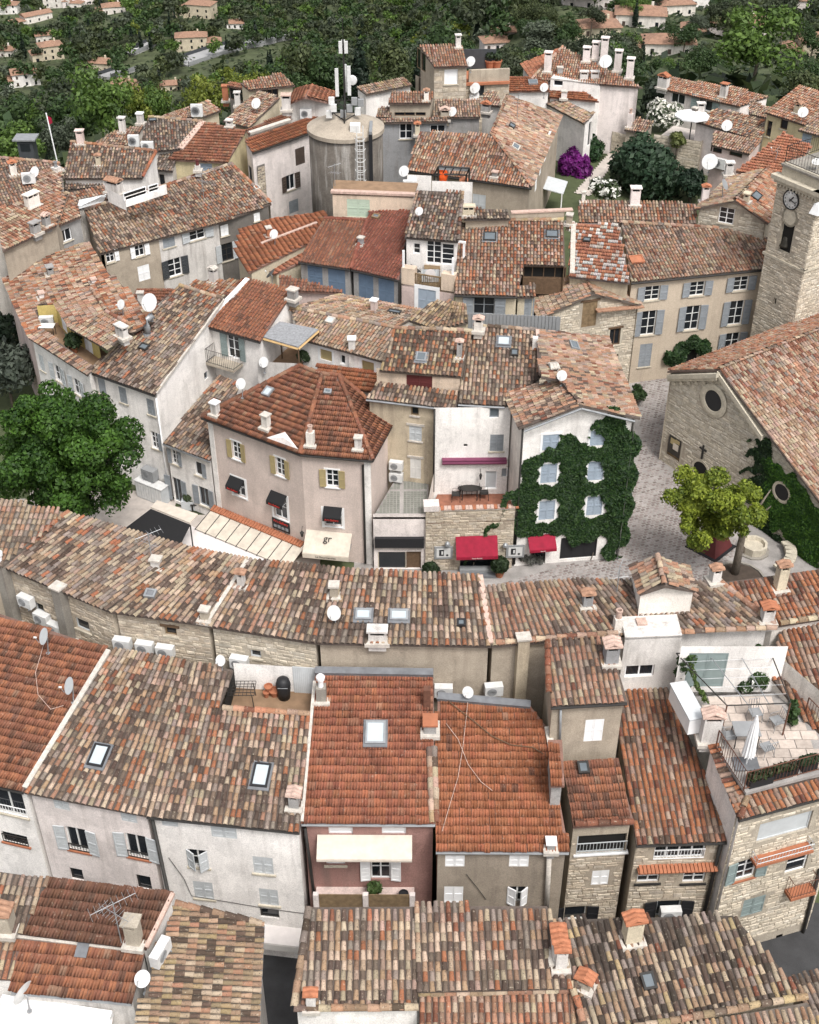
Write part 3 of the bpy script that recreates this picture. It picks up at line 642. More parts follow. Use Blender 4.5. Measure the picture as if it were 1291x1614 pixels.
def plant(name, loc, label, cat, blobs, n, size, c0, c1, trunk=None, group=None, low=-.45, asp=1.0, crown='crown', flowers=None, inner=.7, jit=.9):
 o = thing(name, loc, label, cat, group)
 link(crown, blob_leaves(blobs, n, size, c0, c1, low, crown, asp, inner, jit), o)
 if trunk:
  mb = MB()
  for pts, r, r1 in trunk: mb.tube(pts, r, 8, r1=r1)
  mb.build('trunk' if cat == 'tree' else 'stem', M['bark'], o, smooth=True)
 if flowers: nf, cf, sz = flowers; link('blossom', blob_leaves([(*b[:3], b[3] * 1.05, *b[4:]) for b in blobs], nf, sz, cf, tuple(min(1, x * 1.15) for x in cf), low, 'blossom', 1, .9), o)
 return o
# ================================================================ the setting: hill, streets, square
def make_ground():
 xs = sorted(set(list(np.arange(-60, 61, 3.)) + list(np.arange(-420, -59, 12.)) + list(np.arange(60, 421, 12.)) + [-2500, -1500, -900, -600, 600, 900, 1500, 2500]))
 ys = sorted(set(list(np.arange(-10, 131, 3.)) + list(np.arange(130, 900, 12.)) + [-300, -100, 1000, 1300, 1800, 2600, 4000]))
 V = [(x, y, ground(x, y) - .06) for x in xs for y in ys]; n = len(ys)
 Q = [(i * n + j, (i + 1) * n + j, (i + 1) * n + j + 1, i * n + j + 1) for i in range(len(xs) - 1) for j in range(n - 1)]
 tag(link('hillside', quads_mesh('hillside', V, Q, M['earth'], smooth=True)), kind='structure')
make_ground()
def strip_sheet(name, m, poly_px, lift, step=.8):
 pts = [PG(*q) for q in poly_px]; xs = [p[0] for p in pts]; ys = [p[1] for p in pts]; pl = [(p[0], p[1]) for p in pts]; mb = MB()
 gx = np.arange(min(xs), max(xs), step); gy = np.arange(min(ys), max(ys), step)
 for x in gx:
  for y in gy:
   if in_poly(np.array([x + step / 2]), np.array([y + step / 2]), pl)[0]:
    mb.quad(*[(a, b, ground(a, b) + lift) for a, b in ((x, y), (x + step, y), (x + step, y + step), (x, y + step))])
 return structure(mb, name, M[m])
sq = [(560, 1000), (1400, 1000), (1400, 860), (1200, 760), (1075, 560), (950, 560), (960, 640), (800, 860), (560, 860)]
strip_sheet('square', 'joint', sq, -.004)
strip_sheet('left_yard', 'floorpale', [(130, 960), (560, 960), (470, 840), (330, 820), (240, 770), (60, 780), (-60, 830)], -.004)
strip_sheet('front_street', 'asphalt', [(-300, 1620), (1600, 1640), (1600, 1420), (-300, 1420)], .0, 2.)
# cobbles of the square, one sheet of separate raised stones
def cobbles():
 pl = [PG(*q)[:2] for q in [(760, 930), (880, 893), (960, 880), (985, 830), (1003, 740), (1012, 655), (1000, 599), (1052, 599), (1048, 740), (1165, 862), (1100, 960), (760, 960)]]
 xs, ys = [p[0] for p in pl], [p[1] for p in pl]; V, Q, C = [], [], []
 e1 = np.array([.92, .39]); e2 = np.array([-.39, .92]); sx, sy = .32, .19; k = 0
 for i in range(-110, 230):
  for j in range(-60, 320):
   c = np.array([min(xs), min(ys)]) + e1 * (i + (.5 if j % 2 else 0)) * sx + e2 * (j - 80) * sy
   if not in_poly(np.array([c[0]]), np.array([c[1]]), pl)[0] or rnd.random() < .03: continue
   col = rnd.choice([(.19, .155, .145), (.235, .195, .18), (.28, .245, .23), (.17, .14, .13), (.31, .28, .265), (.25, .215, .20)]); a, b = .115 + rnd.uniform(-.02, .02), .065 + rnd.uniform(-.01, .01); z = ground(*c)
   for (u, v, dz, f) in ((-1, -1, 0, 1), (1, -1, 0, 1), (1, 1, 0, 1), (-1, 1, 0, 1), (-1, -1, .03, .82), (1, -1, .03, .82), (1, 1, .03, .82), (-1, 1, .03, .82)):
    q = c + e1 * u * a * f + e2 * v * b * f; V.append((q[0], q[1], z + dz * .7)); C.append(np.array(col) * rnd.uniform(.97, 1.03))
   for f in ((4, 5, 6, 7), (0, 1, 5, 4), (1, 2, 6, 5), (2, 3, 7, 6), (3, 0, 4, 7)): Q.append([t + k for t in f])
   k += 8
 tag(link('cobbles', quads_mesh('cobbles', V, Q, M['cobble'], np.array(C))), 'small reddish grey cobbles laid in rows over the square and lane', kind='stuff')
cobbles()
# ================================================================ front row, bottom of the picture
hB1 = House('tiled_house', 'lowest left house with moss brown flat tiles above a red lower slope', 'dirtywhite', near=300)
hB1.roof('flat', 'brown', [(30, 1470), (230, 1495), (273, 1407), (77, 1382)], 8.1, 15)
hB1.roof('flat', 'redold', [(18, 1562), (207, 1580), (229, 1499), (28, 1474)], 7.4, 15)
hB1.band(1, (28, 1474), (229, 1498), .22, .1, 'mortar'); hB1.band(0, (231, 1494), (273, 1408), .14, .08, 'mortarpink'); hB1.eave_gutter(1)
hB1.chimney(0, 213, 1484, .5, .45, .95, 'stonepale', 'slots'); hB1.build()
q = MB(); c = hB1.at(1, 131, 1493, .05); u = unit(hB1.pat[1]['W'][1] - hB1.pat[1]['W'][0]); q.fbox(c, u, np.cross(hB1.pat[1]['n'], u), hB1.pat[1]['n'], -.2, .2, -.35, .3, .03, .06); hB1.part(q, 'patch_sheet', 'lead', hB1.roofs[1])
hB0 = House('tiled_house', 'dark canal tiled roof cut off by the lower left picture edge, with a stone chimney', 'dirtywhite', near=150)
hB0.roof('canal', 'dark', [(-60, 1464), (36, 1470), (77, 1385), (-30, 1370)], 8.15, 15); hB0.chimney(0, 8, 1462, .7, .6, .8, 'stonepale', 'tile'); hB0.build()
hB0b = House('tiled_house', 'little pale and orange tiled roof beside the red slope at the left edge', 'white', near=60)
hB0b.roof('canal', 'orangemix', [(-60, 1540), (26, 1543), (27, 1476), (-60, 1472)], 7.4, 15); hB0b.build()
hBW = House('flat_roofed_house', 'white flat roof terrace at the lower left corner under a large dish', 'white')
hBW.roof('canal', 'whitecloth', [(-40, 1668), (168, 1664), (178, 1603), (4, 1577)], 6.3, 2, tiles=False); hBW.band(0, (4, 1579), (177, 1605), .25, .25, 'white'); hBW.build()
hB2 = House('tiled_house', 'house roofed in yellow cream canal tiles running sideways beside the dark alley', 'dirtywhite', near=300)
hB2.roof('canal', 'yellow', [(405, 1640), (414, 1456), (276, 1424), (238, 1530), (210, 1640)], 7.0, 11); hB2.eave_gutter(0)
hB2.ridge(0, (276, 1426), (412, 1457), 'yellow'); hB2.build()
hB3 = House('tiled_house', 'broad mottled canal tiled roof at the bottom centre with white wall below', 'white', near=300)
hB3.roof('canal', 'mix', [(462, 1592), (658, 1590), (652, 1429), (486, 1430)], 7.6, 16)
hB3.roof('canal', 'mix', [(658, 1562), (916, 1556), (862, 1428), (652, 1429)], 7.85, 16)
hB3.ridge(0, (464, 1590), (657, 1588), 'yellow'); hB3.ridge(0, (464, 1588), (486, 1432), 'dark')
hB3.chimney(0, 491, 1585, .32, .3, .55, 'white', 'tile', capm='orangetile')
hB3.chimney(1, 878, 1500, .4, .8, .8, 'white', 'tile', capm='orangetile'); hB3.chimney(1, 883, 1520, .4, .45, .8, 'white', 'tile', capm='orangetile'); hB3.build()
hB4 = House('tiled_house', 'cream and red canal roof at the bottom edge, right of the white wall', 'white', near=300)
hB4.roof('canal', 'orangemix', [(664, 1660), (950, 1660), (920, 1562), (660, 1568)], 7.0, 16); hB4.ridge(0, (660, 1567), (920, 1561), 'pale'); hB4.build()
hB5 = House('tiled_house', 'dark lichen spotted canal roof at the bottom right with a cream chimney', 'stone', near=300)
hB5.roof('canal', 'darkmix', [(925, 1636), (1270, 1570), (1155, 1443), (868, 1450)], 7.3, 15)
hB5.ridge(0, (925, 1634), (1268, 1571), 'yellow'); hB5.ridge(0, (870, 1452), (926, 1634), 'mix')
hB5.chimney(0, 995, 1479, .62, .5, .95, 'cream', 'tile', capm='orangetile'); hB5.chimney(0, 922, 1552, .5, .45, .25, 'stonepale', 'tile', capm='orangetile', yaw=-30)
hB5.skylight(0, 1021, 1548, .45, .55, 'iron', 'glassgrey', False); hB5.build()
hB6 = House('tiled_house', 'pale canal tiled roof cut off by the bottom right corner', 'stone', near=150)
hB6.roof('canal', 'pale', [(1010, 1690), (1320, 1650), (1272, 1580), (980, 1633)], 6.9, 15); hB6.build()
hB7 = House('tiled_house', 'dark red canal tiled roof at the bottom right edge beside the alley', 'stone', near=60)
hB7.roof('canal', 'dark', [(1285, 1630), (1400, 1600), (1380, 1510), (1252, 1545)], 6.0, 15); hB7.build()
# ================================================================ second row: facades above the front street
hF0 = House('terraced_house', 'white house at the left edge under a wide faded red flat tiled roof', 'white', near=300)
hF0.roof('flat', 'redold', [(-95, 1218), (36, 1247), (172, 1024), (-60, 948)], 8.0, 15); hF0.prep(); hF0.eave_gutter(0, 'iron')
hF0.band(0, (40, 1243), (172, 1026), .2, .12, 'mortar')
hF0.win((0, 0), 15, 1263, 1.25, 1.5, fr='sash', rail='white', cols=2, rows=1); hF0.win((0, 0), 24, 1322, 1.1, .6, rail='iron', fr='iron', sillm='terracotta'); hF0.build()
hF1 = House('terraced_house', 'cream white house with four open grey shutters under the lifted mottled eave', 'pinkwhite', near=300)
hF1.roof('canal', 'mix', [(38, 1248), (230, 1285), (300, 1043), (180, 1022)], 8.0, 15, bil=True); hF1.prep()
hF1.skylight(0, 157, 1193, .62, .9)
for (x, y) in ((122, 1323), (216, 1334)): hF1.win((0, 0), x, y, .85, 1.35, sh='open', shc='shlight', cols=2, rows=1, rail='iron', railh=.35, sillm='terracotta')
hF1.win((0, 0), 97, 1268, .62, .55, sh='closed', shc='shlight', sill=0); hF1.win((0, 0), 203, 1287, .62, .6, sh='closed', shc='shlight', sill=0)
hF1.win((0, 0), 121, 1378, .55, .7, cols=1, rows=1, fr='iron', sill=0); hF1.win((0, 0), 227, 1391, .6, .85, cols=1, rows=1, fr='iron', sill=0); hF1.build()
hF1b = House('terraced_house', 'bright white house with closed light grey shutters beside the black downpipe', 'white', near=300)
hF1b.roof('canal', 'mix', [(231, 1286), (472, 1311), (490, 1126), (279, 1111)], 8.0, 15, bil=True)
W_ = hF1b.pat[0]['W']; top = hF1.pat[0]['W'][2]
hF1b.roof('canal', 'mix', [W_[3], W_[3] * .68 + W_[2] * .32, (368, 1056), (301, 1044)], 8, 15, bil=False, walls=False)
hF1b.prep(); hF1b.skylight(0, 412, 1224, .62, .95)
hF1b.ridge(0, (352, 1117), (489, 1126), 'orangemix')
for (x, y, w, h, s_) in ((353, 1312, .95, .6, 'closed'), (312, 1353, .75, 1.0, 'ajar'), (415, 1364, .75, .95, 'closed'), (321, 1403, .75, 1.0, 'closed'), (424, 1414, .72, .95, 'closed'), (268, 1298, .6, .3, 'closed')):
 hF1b.win((0, 0), x, y, w, h, sh=s_, shc='shlight', sill=(h > .9))
hF1b.win((0, 0), 425, 1440, .75, .55, cols=1, rows=1, fr='iron', sill=0)
p, q_ = hF1b.on((0, 0), 240, 1291, .12), hF1b.on((0, 0), 268, 1420, .12); hF1b.pipe([p, q_ + (p - q_) * [0, 0, 0], q_], 'iron', .07)
hF1b.gutter(W_[0] - UZ * .1, W_[1] - UZ * .1, 'iron', .06); hF1b.chimney(0, 465, 1268, .4, .5, .5, 'grey', 'tile', capm='mortarpink'); hF1b.build()
a = hF1b.on((0, 0), 447, 1462); mb = MB(); t = thing('shop_awning', a, 'white folding awning over the alley door of the bright white house', 'awning')
d_, n_ = hF1b.walls[(0, 0)]['d'], hF1b.walls[(0, 0)]['n']; mb.fbox(a, d_, n_, UZ, -.75, .75, .0, .8, 0, .06); mb.build('canopy', M['whitecloth'], t, a); mb = MB(); mb.fbox(a, d_, n_, UZ, -.75, .75, .78, .81, -.35, 0); mb.build('valance', M['offwhite'], t, a)
# roof terrace cut into it
hT = House('roof_terrace', 'sunken brown roof terrace with grill and pots between canal roofs', 'white', cat='roof terrace')
P0 = hF1b.at(0, 352, 1116); P1 = hF1b.at(0, 490, 1125); zt = P0[2] - .95
fl = [P(352, 1122, zt), P(490, 1130, zt), P(493, 1092, zt), P(372, 1084, zt)]
hT.flat('floorbrown', fl)
hT.walls = {}; b0, b1 = fl[3], fl[2]; hT.wall('back', b0 + UZ * 1.35, b1 + UZ * 1.35, zb=zt); hT.wall('left', P0, b0 + UZ * 1.1, zb=zt, m='dark'); hT.zb = zt; hT.build()
def pot(label, p, r=.18, h=.3, m='terracotta', plant_=None, cat='flower pot', name='flower_pot', grp='plant pots'):
 o = thing(name, p, label, cat, grp); mb = MB(); mb.lathe((0, 0, 0), [(r * .7, 0), (r, h * .85), (r * 1.12, h * .86), (r * 1.12, h), (r * .95, h), (r * .9, h * .8), (.01, h * .8)], 14); mb.build('pot', M[m], o, smooth=False)
 if plant_: n, rr, c0, c1 = plant_; link('foliage', blob_leaves([(0, 0, h + rr * .75, rr, 1.)], n, rr * .3, c0, c1, -.6, 'foliage'), o)
 return o
for (x, y, r, h, l) in ((424, 1093, .16, .42, 'white and brown jar beside the round pot on the sunken terrace'), (433, 1096, .2, .3, 'round terracotta pot on the sunken terrace next to the black barbecue'), (420, 1098, .12, .25, 'small terracotta pot leftmost by the terrace wall')): pot(l, P(x, y, zt), r, h)
t = thing('barbecue', P(448, 1099, zt), 'covered black barbecue standing on the sunken terrace', 'barbecue'); mb = MB()
mb.lathe((0, 0, 0), [(.24, 0), (.27, .4), (.3, .7), (.24, .95), (.1, 1.03), (.001, 1.04)], 14); mb.build('cover', M['black'], t, smooth=True); mb = MB(); mb.tube([(-.2, -.28, .75), (.2, -.28, .75)], .015); mb.build('handle', M['zinc'], t)
t = thing('patio_table', P(380, 1106, zt), 'black metal grid table on the sunken roof terrace', 'table'); mb = MB()
for i in range(9): mb.box(-.6 + i * .15 - .01, -.6 + i * .15 + .01, -.4, .4, .7, .72)
for i in range(6): mb.box(-.6, .6, -.4 + i * .16 - .01, -.4 + i * .16 + .01, .725, .745)
mb.build('tabletop', M['iron'], t)
for x in (-.55, .55):
 for y in (-.35, .35): mb = MB(); mb.tube([(x, y, 0), (x * .9, y * .9, .7)], .018); mb.build('leg', M['iron'], t)
a = hT.on('back', 480, 1073); t = thing('corrugated_door', a, 'white corrugated sheet door at the end of the sunken terrace', 'door'); mb = MB()
for i in range(11): mb.fbox(a, hT.walls['back']['d'], hT.walls['back']['n'], UZ, -.42 + i * .077, -.42 + i * .077 + .05, .02, .05, -.7, .75)
mb.fbox(a, hT.walls['back']['d'], hT.walls['back']['n'], UZ, -.44, .45, .005, .03, -.7, .75); mb.build('sheet', M['corrug'], t, a)
mb = MB(); mb.fbox(a, hT.walls['back']['d'], hT.walls['back']['n'], UZ, .36, .4, .05, .09, 0, .12); mb.build('handle', M['zinc'], t, a)
# F2 red roofed house
hF2 = House('terraced_house', 'dark rose house with white awning and balcony under an even red flat tiled roof', 'rose', near=300)
hF2.roof('flat', 'red', [(475, 1297), (686, 1298), (683, 1062), (497, 1059)], 8.0, 15); hF2.prep(); hF2.eave_gutter(0)
hF2.skylight(0, 592, 1157, .75, .95, 'zinc', 'glasspale'); hF2.chimney(0, 507, 1102, .42, .4, .75, 'concrete', 'cowl', capm='white')
hF2.chimney(0, 673, 1112, .3, .3, 1.0, 'rust', 'none'); hF2.chimney(0, 678, 1150, .5, .6, .5, 'grey', 'slab', capm='terracotta')
hF2.ridge(0, (677, 1180), (681, 1297), 'pale'); hF2.ridge(0, (684, 1180), (688, 1297), 'mix'); hF2.band(0, (497, 1060), (683, 1063), .3, .22, 'lead'); hF2.band(0, (496, 1075), (476, 1296), .12, .1, 'mortar')
for x in (537, 621): hF2.win((0, 0), x, 1310, .88, .42, blank=1, fr='white', sill=0)
hF2.win((0, 0), 529, 1356, .7, .55, blank=1, cols=2, fr='white'); hF2.win((0, 0), 600, 1368, .75, 1.35, name='french_door', sh='open', shc='white', fr='white', cols=2, rows=2, sill=0)
hF2.win((0, 0), 534, 1420, .68, 1.0, sh='closed', shc='shpale', sill=0); hF2.win((0, 0), 623, 1420, .8, 1.0, sh='closed', shc='shblue', sill=0)
w = hF2.walls[(0, 0)]
pa, pb = hF2.on((0, 0), 689, 1330, .06), hF2.on((0, 0), 689, 1425, .06); hF2.pipe([pa, pb], 'rust', .04); pa, pb = hF2.on((0, 0), 481, 1305, .1), hF2.on((0, 0), 498, 1430, .1); hF2.pipe([pa, pb], 'iron', .06); hF2.build()
def awning(label, p, d, n, w, out, drop, m, val=.22, name='awning', valm=None, text=None, grp=None):
 """sloping cloth from a wall: p middle of the top edge"""
 t = thing(name, p, label, 'awning', grp); mb = MB(); g = lambda u, o, z: p + d * u + n * o + UZ * z
 a = [g(-w / 2, .02, 0), g(w / 2, .02, 0), g(w / 2, out, -drop), g(-w / 2, out, -drop)]
 mb.prism(a, (0, 0, .03)); mb.build('cloth', M[m], t, p)
 mb = MB(); mb.hexa([g(-w / 2, out, -drop - val), g(w / 2, out, -drop - val), g(w / 2, out + .02, -drop - val), g(-w / 2, out + .02, -drop - val), g(-w / 2, out, -drop), g(w / 2, out, -drop), g(w / 2, out + .02, -drop), g(-w / 2, out + .02, -drop)]); mb.build('valance', M[valm or m], t, p)
 mb = MB()
 for s_ in (-1, 1): mb.tube([g(s_ * w * .48, .03, -drop * .9), g(s_ * w * .48, out, -drop - .03)], .018, 5)
 mb.build('arms', M['zinc'], t, p); return t
def letters(txt, p, d, up, size, m, parent, loc, depth=.006, align='CENTER'):
 c = bpy.data.curves.new('lettering', 'FONT'); c.body = txt; c.size = size; c.extrude = depth; c.align_x = align; c.align_y = 'CENTER'
 o = bpy.data.objects.new('lettering', c); COL.objects.link(o); dg = bpy.context.evaluated_depsgraph_get(); me = bpy.data.meshes.new_from_object(o.evaluated_get(dg)); bpy.data.objects.remove(o)
 me.materials.clear(); me.materials.append(M[m]); o = link('lettering', me, parent); nn = np.cross(d, up); q = p - loc
 o.matrix_local = Matrix(((d[0], up[0], nn[0], q[0]), (d[1], up[1], nn[1], q[1]), (d[2], up[2], nn[2], q[2]), (0, 0, 0, 1))); return o
p = hF2.on((0, 0), 575, 1316); awning('wide white awning pulled out over the rose house balcony', p, w['d'], w['n'], 3.45, .8, .4, 'cream', .1)
p = hF2.on((0, 0), 576, 1398, 0); t = thing('balcony', p, 'long balcony with brown cane panels on the rose house', 'balcony'); mb = MB(); mb.fbox(p, w['d'], w['n'], UZ, -1.85, 1.85, .0, 1.0, -.15, 0); mb.build('slab', ST['rosepale'], t, p)
for x in (-1.78, .05, 1.78): mb = MB(); mb.fbox(p, w['d'], w['n'], UZ, x - .1, x + .1, .86, 1.03, 0, .85); mb.build('post', ST['pinkwhite'], t, p)
for a0, a1 in ((-1.67, -.06), (.16, 1.67)):
 for i in range(9): mb = MB(); mb.fbox(p, w['d'], w['n'], UZ, a0, a1, .92, .955, .04 + i * .085, .115 + i * .085); mb.build('slat', M['oldwood'], t, p)
pot('leafy pot plant by the french door of the rose house balcony', p + w['n'] * .45 + w['d'] * .35, .16, .3, plant_=(260, .28, (.03, .06, .015), (.09, .14, .04)))
pot('small black pot at the right end of the rose house balcony', p + w['n'] * .5 + w['d'] * 1.45, .17, .3, m='black')
# F3
hF3 = House('terraced_house', 'tan rendered house with white shutters under an orange red flat tiled roof', 'tan', near=300)
hF3.roof('flat', 'red2', [(687, 1341), (897, 1342), (861, 1145), (836, 1112), (690, 1099)], 7.6, 15); hF3.prep(); hF3.eave_gutter(0)
hF3.band(0, (690, 1100), (836, 1113), .3, .2, 'lead'); hF3.band(0, (863, 1148), (880, 1240), .25, .16, 'mortar'); hF3.chimney(0, 868, 1336, .3, .3, .35, 'grey', 'slab', capm='white')
for (x, y, s_, ) in ((717, 1357, 'closed'), (818, 1357, 'closed'), (715, 1410, 'closed'), (815, 1410, 'ajar')): hF3.win((0, 0), x, y, .7, .62 if y < 1400 else .95, sh=s_, shc='white', plain=1, sill=0)
pa, pb = hF3.on((0, 0), 866, 1345, .12), hF3.on((0, 0), 861, 1440, .12); hF3.pipe([pa, pb], 'mortar', .1); hF3.build()
hF3s = House('lean_to', 'narrow strip of orange flat tiles between the tan house and the beige tower house', 'grey', cat='lean-to', near=20)
hF3s.roof('flat', 'red2', [(868, 1238), (890, 1238), (886, 1166), (864, 1166)], 9.4, 17); hF3s.build()
# F4, F5
hF4 = House('tower_house', 'beige tower house with one closed white shutter under a small canal roof', 'beige', near=200)
hF4.roof('canal', 'palepink', [(869, 1113), (989, 1106), (961, 1008), (862, 1010)], 10.8, 15); hF4.prep(); hF4.eave_gutter(0, 'iron')
hF4.win((0, 0), 936, 1151, .7, 1.15, sh='closed', shc='white', plain=1, sill=0); hF4.chimney(0, 962, 1040, .55, .6, .7, 'bluegrey', 'tile', capm='mortarpink'); hF4.ridge(0, (865, 1095), (862, 1012), 'red')
pa, pb = hF4.on((0, 0), 884, 1118, .08), hF4.on((0, 0), 882, 1180, .08); hF4.pipe([pa, pb], 'zinc', .05); hF4.build()
hF5 = House('terraced_house', 'stone fronted house with white railed loggia under a rusty flat roof', 'stone', near=200)
hF5.roof('flat', 'brown', [(903, 1303), (1000, 1297), (972, 1198), (890, 1201)], 7.5, 14); hF5.pat[0]['pal'] = 'redold'; hF5.prep(); hF5.skylight(0, 919, 1212, .42, .5, 'iron', 'glassgrey', False)
hF5.ridge(0, (906, 1300), (998, 1296), 'redold'); hF5.win((0, 0), 949, 1330, 1.9, 1.05, name='loggia_opening', cols=1, rows=1, fr='shlight', gl='dark', rail='shlight', railh=.6, sillm='white')
hF5.win((0, 0), 946, 1383, .65, .85, sh='closed', shc='white', plain=1, sill=0); hF5.win((0, 0), 906, 1440, .9, .9, sh='open', shc='black', cols=1, rows=1); hF5.nstone = 160; hF5.stone((0, 0), .33, .16, 'stone', 1, 6.3); hF5.build()
hF6 = House('terraced_house', 'stone fronted house with a wide white window under the tall striped canal roof', 'stone', near=300)
hF6.roof('canal', 'warm', [(1003, 1331), (1159, 1325), (1050, 1079), (985, 1084), (976, 1160)], 6.8, 15); hF6.prep(); hF6.eave_gutter(0, 'iron')
hF6.win((0, 0), 1071, 1343, 1.9, .75, cols=4, rows=2, fr='white', rail='white', railh=.5, sill=0); hF6.win((0, 0), 1022, 1383, .85, .65, cols=2, rows=2, fr='white', sillm='iron'); hF6.win((0, 0), 1094, 1383, .85, .65, cols=2, rows=2, fr='white', sillm='iron')
hF6.win((0, 0), 1053, 1432, .95, 1.0, sh='open', shc='black', cols=1, rows=1, fr='shlight'); hF6.nstone = 160; hF6.stone((0, 0), .33, .16, 'stone', 1, 7.0)
pa, pb = hF6.on((0, 0), 1137, 1328, .12), hF6.on((0, 0), 1108, 1445, .12); hF6.pipe([pa, pb], 'iron', .07); hF6.build()
w = hF6.walls[(0, 0)]; p = hF6.on((0, 0), 1067, 1364); mb = MB(); mb.fbox(p, w['d'], w['n'], UZ, -1.5, 1.35, .0, .3, -.08, 0); lo = hF6.part(mb, 'tile_ledge', 'terracotta')
for i in range(20):
 q = MB(); x = -1.45 + i * .147; q.hexa([p + w['d'] * (x + dx) + w['n'] * o_ + UZ * z for z in (0, 1) for dx, o_, z in ((0, 0, z * .06 + .06), (.12, 0, z * .06 + .06), (.12, .36, z * .05), (0, .36, z * .05))]); hF6.part(q, 'ledge_tile', 'terracotta', lo)
ac_unit('grey air conditioner standing in the dark lower window of the stone front', hF6.on((0, 0), 1053, 1441, .02), w['d'], .8, .55)
# ================================================================ white block and roof terrace on the right
hV = House('terraced_house', 'off white block with a wide dark window squeezed between tiled roofs', 'dirtywhite')
b0, b1 = P(975, 1082, 8.7), P(1062, 1078, 8.7); hV.zb = 6
hV.wall('f', np.array([*b0[:2], 11.25]), np.array([*b1[:2], 11.25])); hV.win('f', 1008, 1058, 1.15, .62, cols=2, rows=1, fr='white', sill=0)
hV.flat('dirtywhite', [np.array([*b0[:2], 11.3]), np.array([*b1[:2], 11.3]), np.array([b1[0], b1[1] + 1.2, 11.3]), np.array([b0[0], b0[1] + 1.2, 11.3])]); hV.build()
ZT = 9.2
hF7 = House('terraced_house', 'stone fronted right hand house carrying a railed roof terrace behind a tiled skirt', 'stonepale', near=300)
hF7.roof('canal', 'warm', [(1165, 1291), (1345, 1243), (1345, 1212), (1150, 1256)], 8.65, 17); hF7.roof('canal', 'warm', [(1118, 1176), (1165, 1291), (1177, 1258), (1132, 1170)], (9.15, 8.65), 17)
hF7.edge_skip |= {(0, 1), (0, 2), (0, 3), (1, 1), (1, 2), (1, 3)}; hF7.wmat = {(1, 0): 'white'}; hF7.ovs = {(1, 0): .05}; hF7.prep(); hF7.eave_gutter(0, 'iron')
hF7.win((0, 0), 1237, 1303, 2.2, 1.05, blank=1, fr='shlight', sill=0); hF7.win((0, 0), 1176, 1370, .85, 1.15, sh='open', shc='shteal', fr='white', cols=2, rows=3, sillm='terracotta')
hF7.win((0, 0), 1258, 1353, .9, 1.6, cols=1, rows=3, fr='white', sill=0); hF7.win((0, 0), 1187, 1428, .95, 1.05, sh='closed', shc='shteal', sill=0); hF7.win((0, 0), 1228, 1477, .3, .32, blank=1, fr='shlight', sill=0)
hF7.ridge(1, (1166, 1291), (1178, 1257), 'warm'); hF7.nstone = 160; hF7.stone((0, 0), .34, .17, 'pale', .5, 7.9)
pa, pb = hF7.on((0, 0), 1293, 1370, .1), hF7.on((0, 0), 1256, 1505, .1); hF7.pipe([pa, pb], 'iron', .07); hF7.build()
w = hF7.walls[(0, 0)]
def wall_balcony(label, h, key, px, py, ww, out, m='terracotta', rail='rust', rh=.8):
 w = h.walls[key]; p = h.on(key, px, py); t = thing('balcony', p, label, 'balcony'); mb = MB(); mb.fbox(p, w['d'], w['n'], UZ, -ww / 2, ww / 2, 0.01, out, -.14, 0); mb.build('slab', M[m] if m in M else ST[m], t, p)
 mb = MB(); g = lambda u, o, z: p + w['d'] * u + w['n'] * o + UZ * z
 c = [(-ww / 2 + .03, .03), (-ww / 2 + .03, out - .03), (ww / 2 - .03, out - .03), (ww / 2 - .03, .03)]
 for z in (.08, rh): mb.tube([g(u, o, z) for u, o in c], .018, 4)
 for (u0, o0), (u1, o1) in zip(c, c[1:]):
  n_ = max(2, int(math.hypot(u1 - u0, o1 - o0) / .13))
  for i in range(n_): f = i / n_; mb.tube([g(u0 + (u1 - u0) * f, o0 + (o1 - o0) * f, 0), g(u0 + (u1 - u0) * f, o0 + (o1 - o0) * f, rh)], .009, 4)
 mb.build('railing', M[rail], t, p); return t
wall_balcony('long red tiled balcony ledge with pale rail below the white blind', hF7, (0, 0), 1228, 1338, 2.4, .45, 'terracotta', 'shlight', .35)
wall_balcony('small rusty railed balcony with red floor on the pale stone front', hF7, (0, 0), 1256, 1396, 1.1, .5)
t = thing('meter_box', hF7.on((0, 0), 1283, 1470), 'grey meter box low on the stone front at the right edge', 'meter box'); mb = MB(); mb.fbox((0, 0, 0), w['d'], w['n'], UZ, -.16, .16, 0, .1, -.3, .3); mb.build('box', M['shlight'], t); mb = MB(); mb.fbox((0, 0, 0), w['d'], w['n'], UZ, -.11, .11, .1, .11, -.1, .15); mb.build('lid', M['pvc'], t)
# terrace: floor stones, walls, rail, furniture
A, B, C, D = P(1176, 1250, ZT), P(1340, 1207, ZT), P(1226, 1092, ZT), P(1092, 1098, ZT); E_ = P(1120, 1165, ZT)
t7 = House('roof_terrace', 'paved roof terrace with vine pergola and closed parasol above the stone front', 'white', cat='roof terrace'); t7.zb = ZT - .1
t7.flat('joint', [A, B, C, D, E_])
bk0, bk1 = P(1062, 1088, ZT), P(1226, 1088, ZT)
t7.wall('back', np.array([*bk0[:2], 11.5]), np.array([*bk1[:2], 11.5])); t7.win('back', 1113, 1056, 1.5, 1.75, sh='closed', shc='shteal', plain=1, sill=0, name='terrace_door')
r0, r1 = P(1226, 1086, ZT), P(1345, 1178, ZT); t7.wall('right', np.array([*r0[:2], ZT + 1.5]), np.array([*r1[:2], ZT + 1.15]), m='warmwhite')
t7.build(); fl = t7.roofs[0]; tl0 = t7.loc
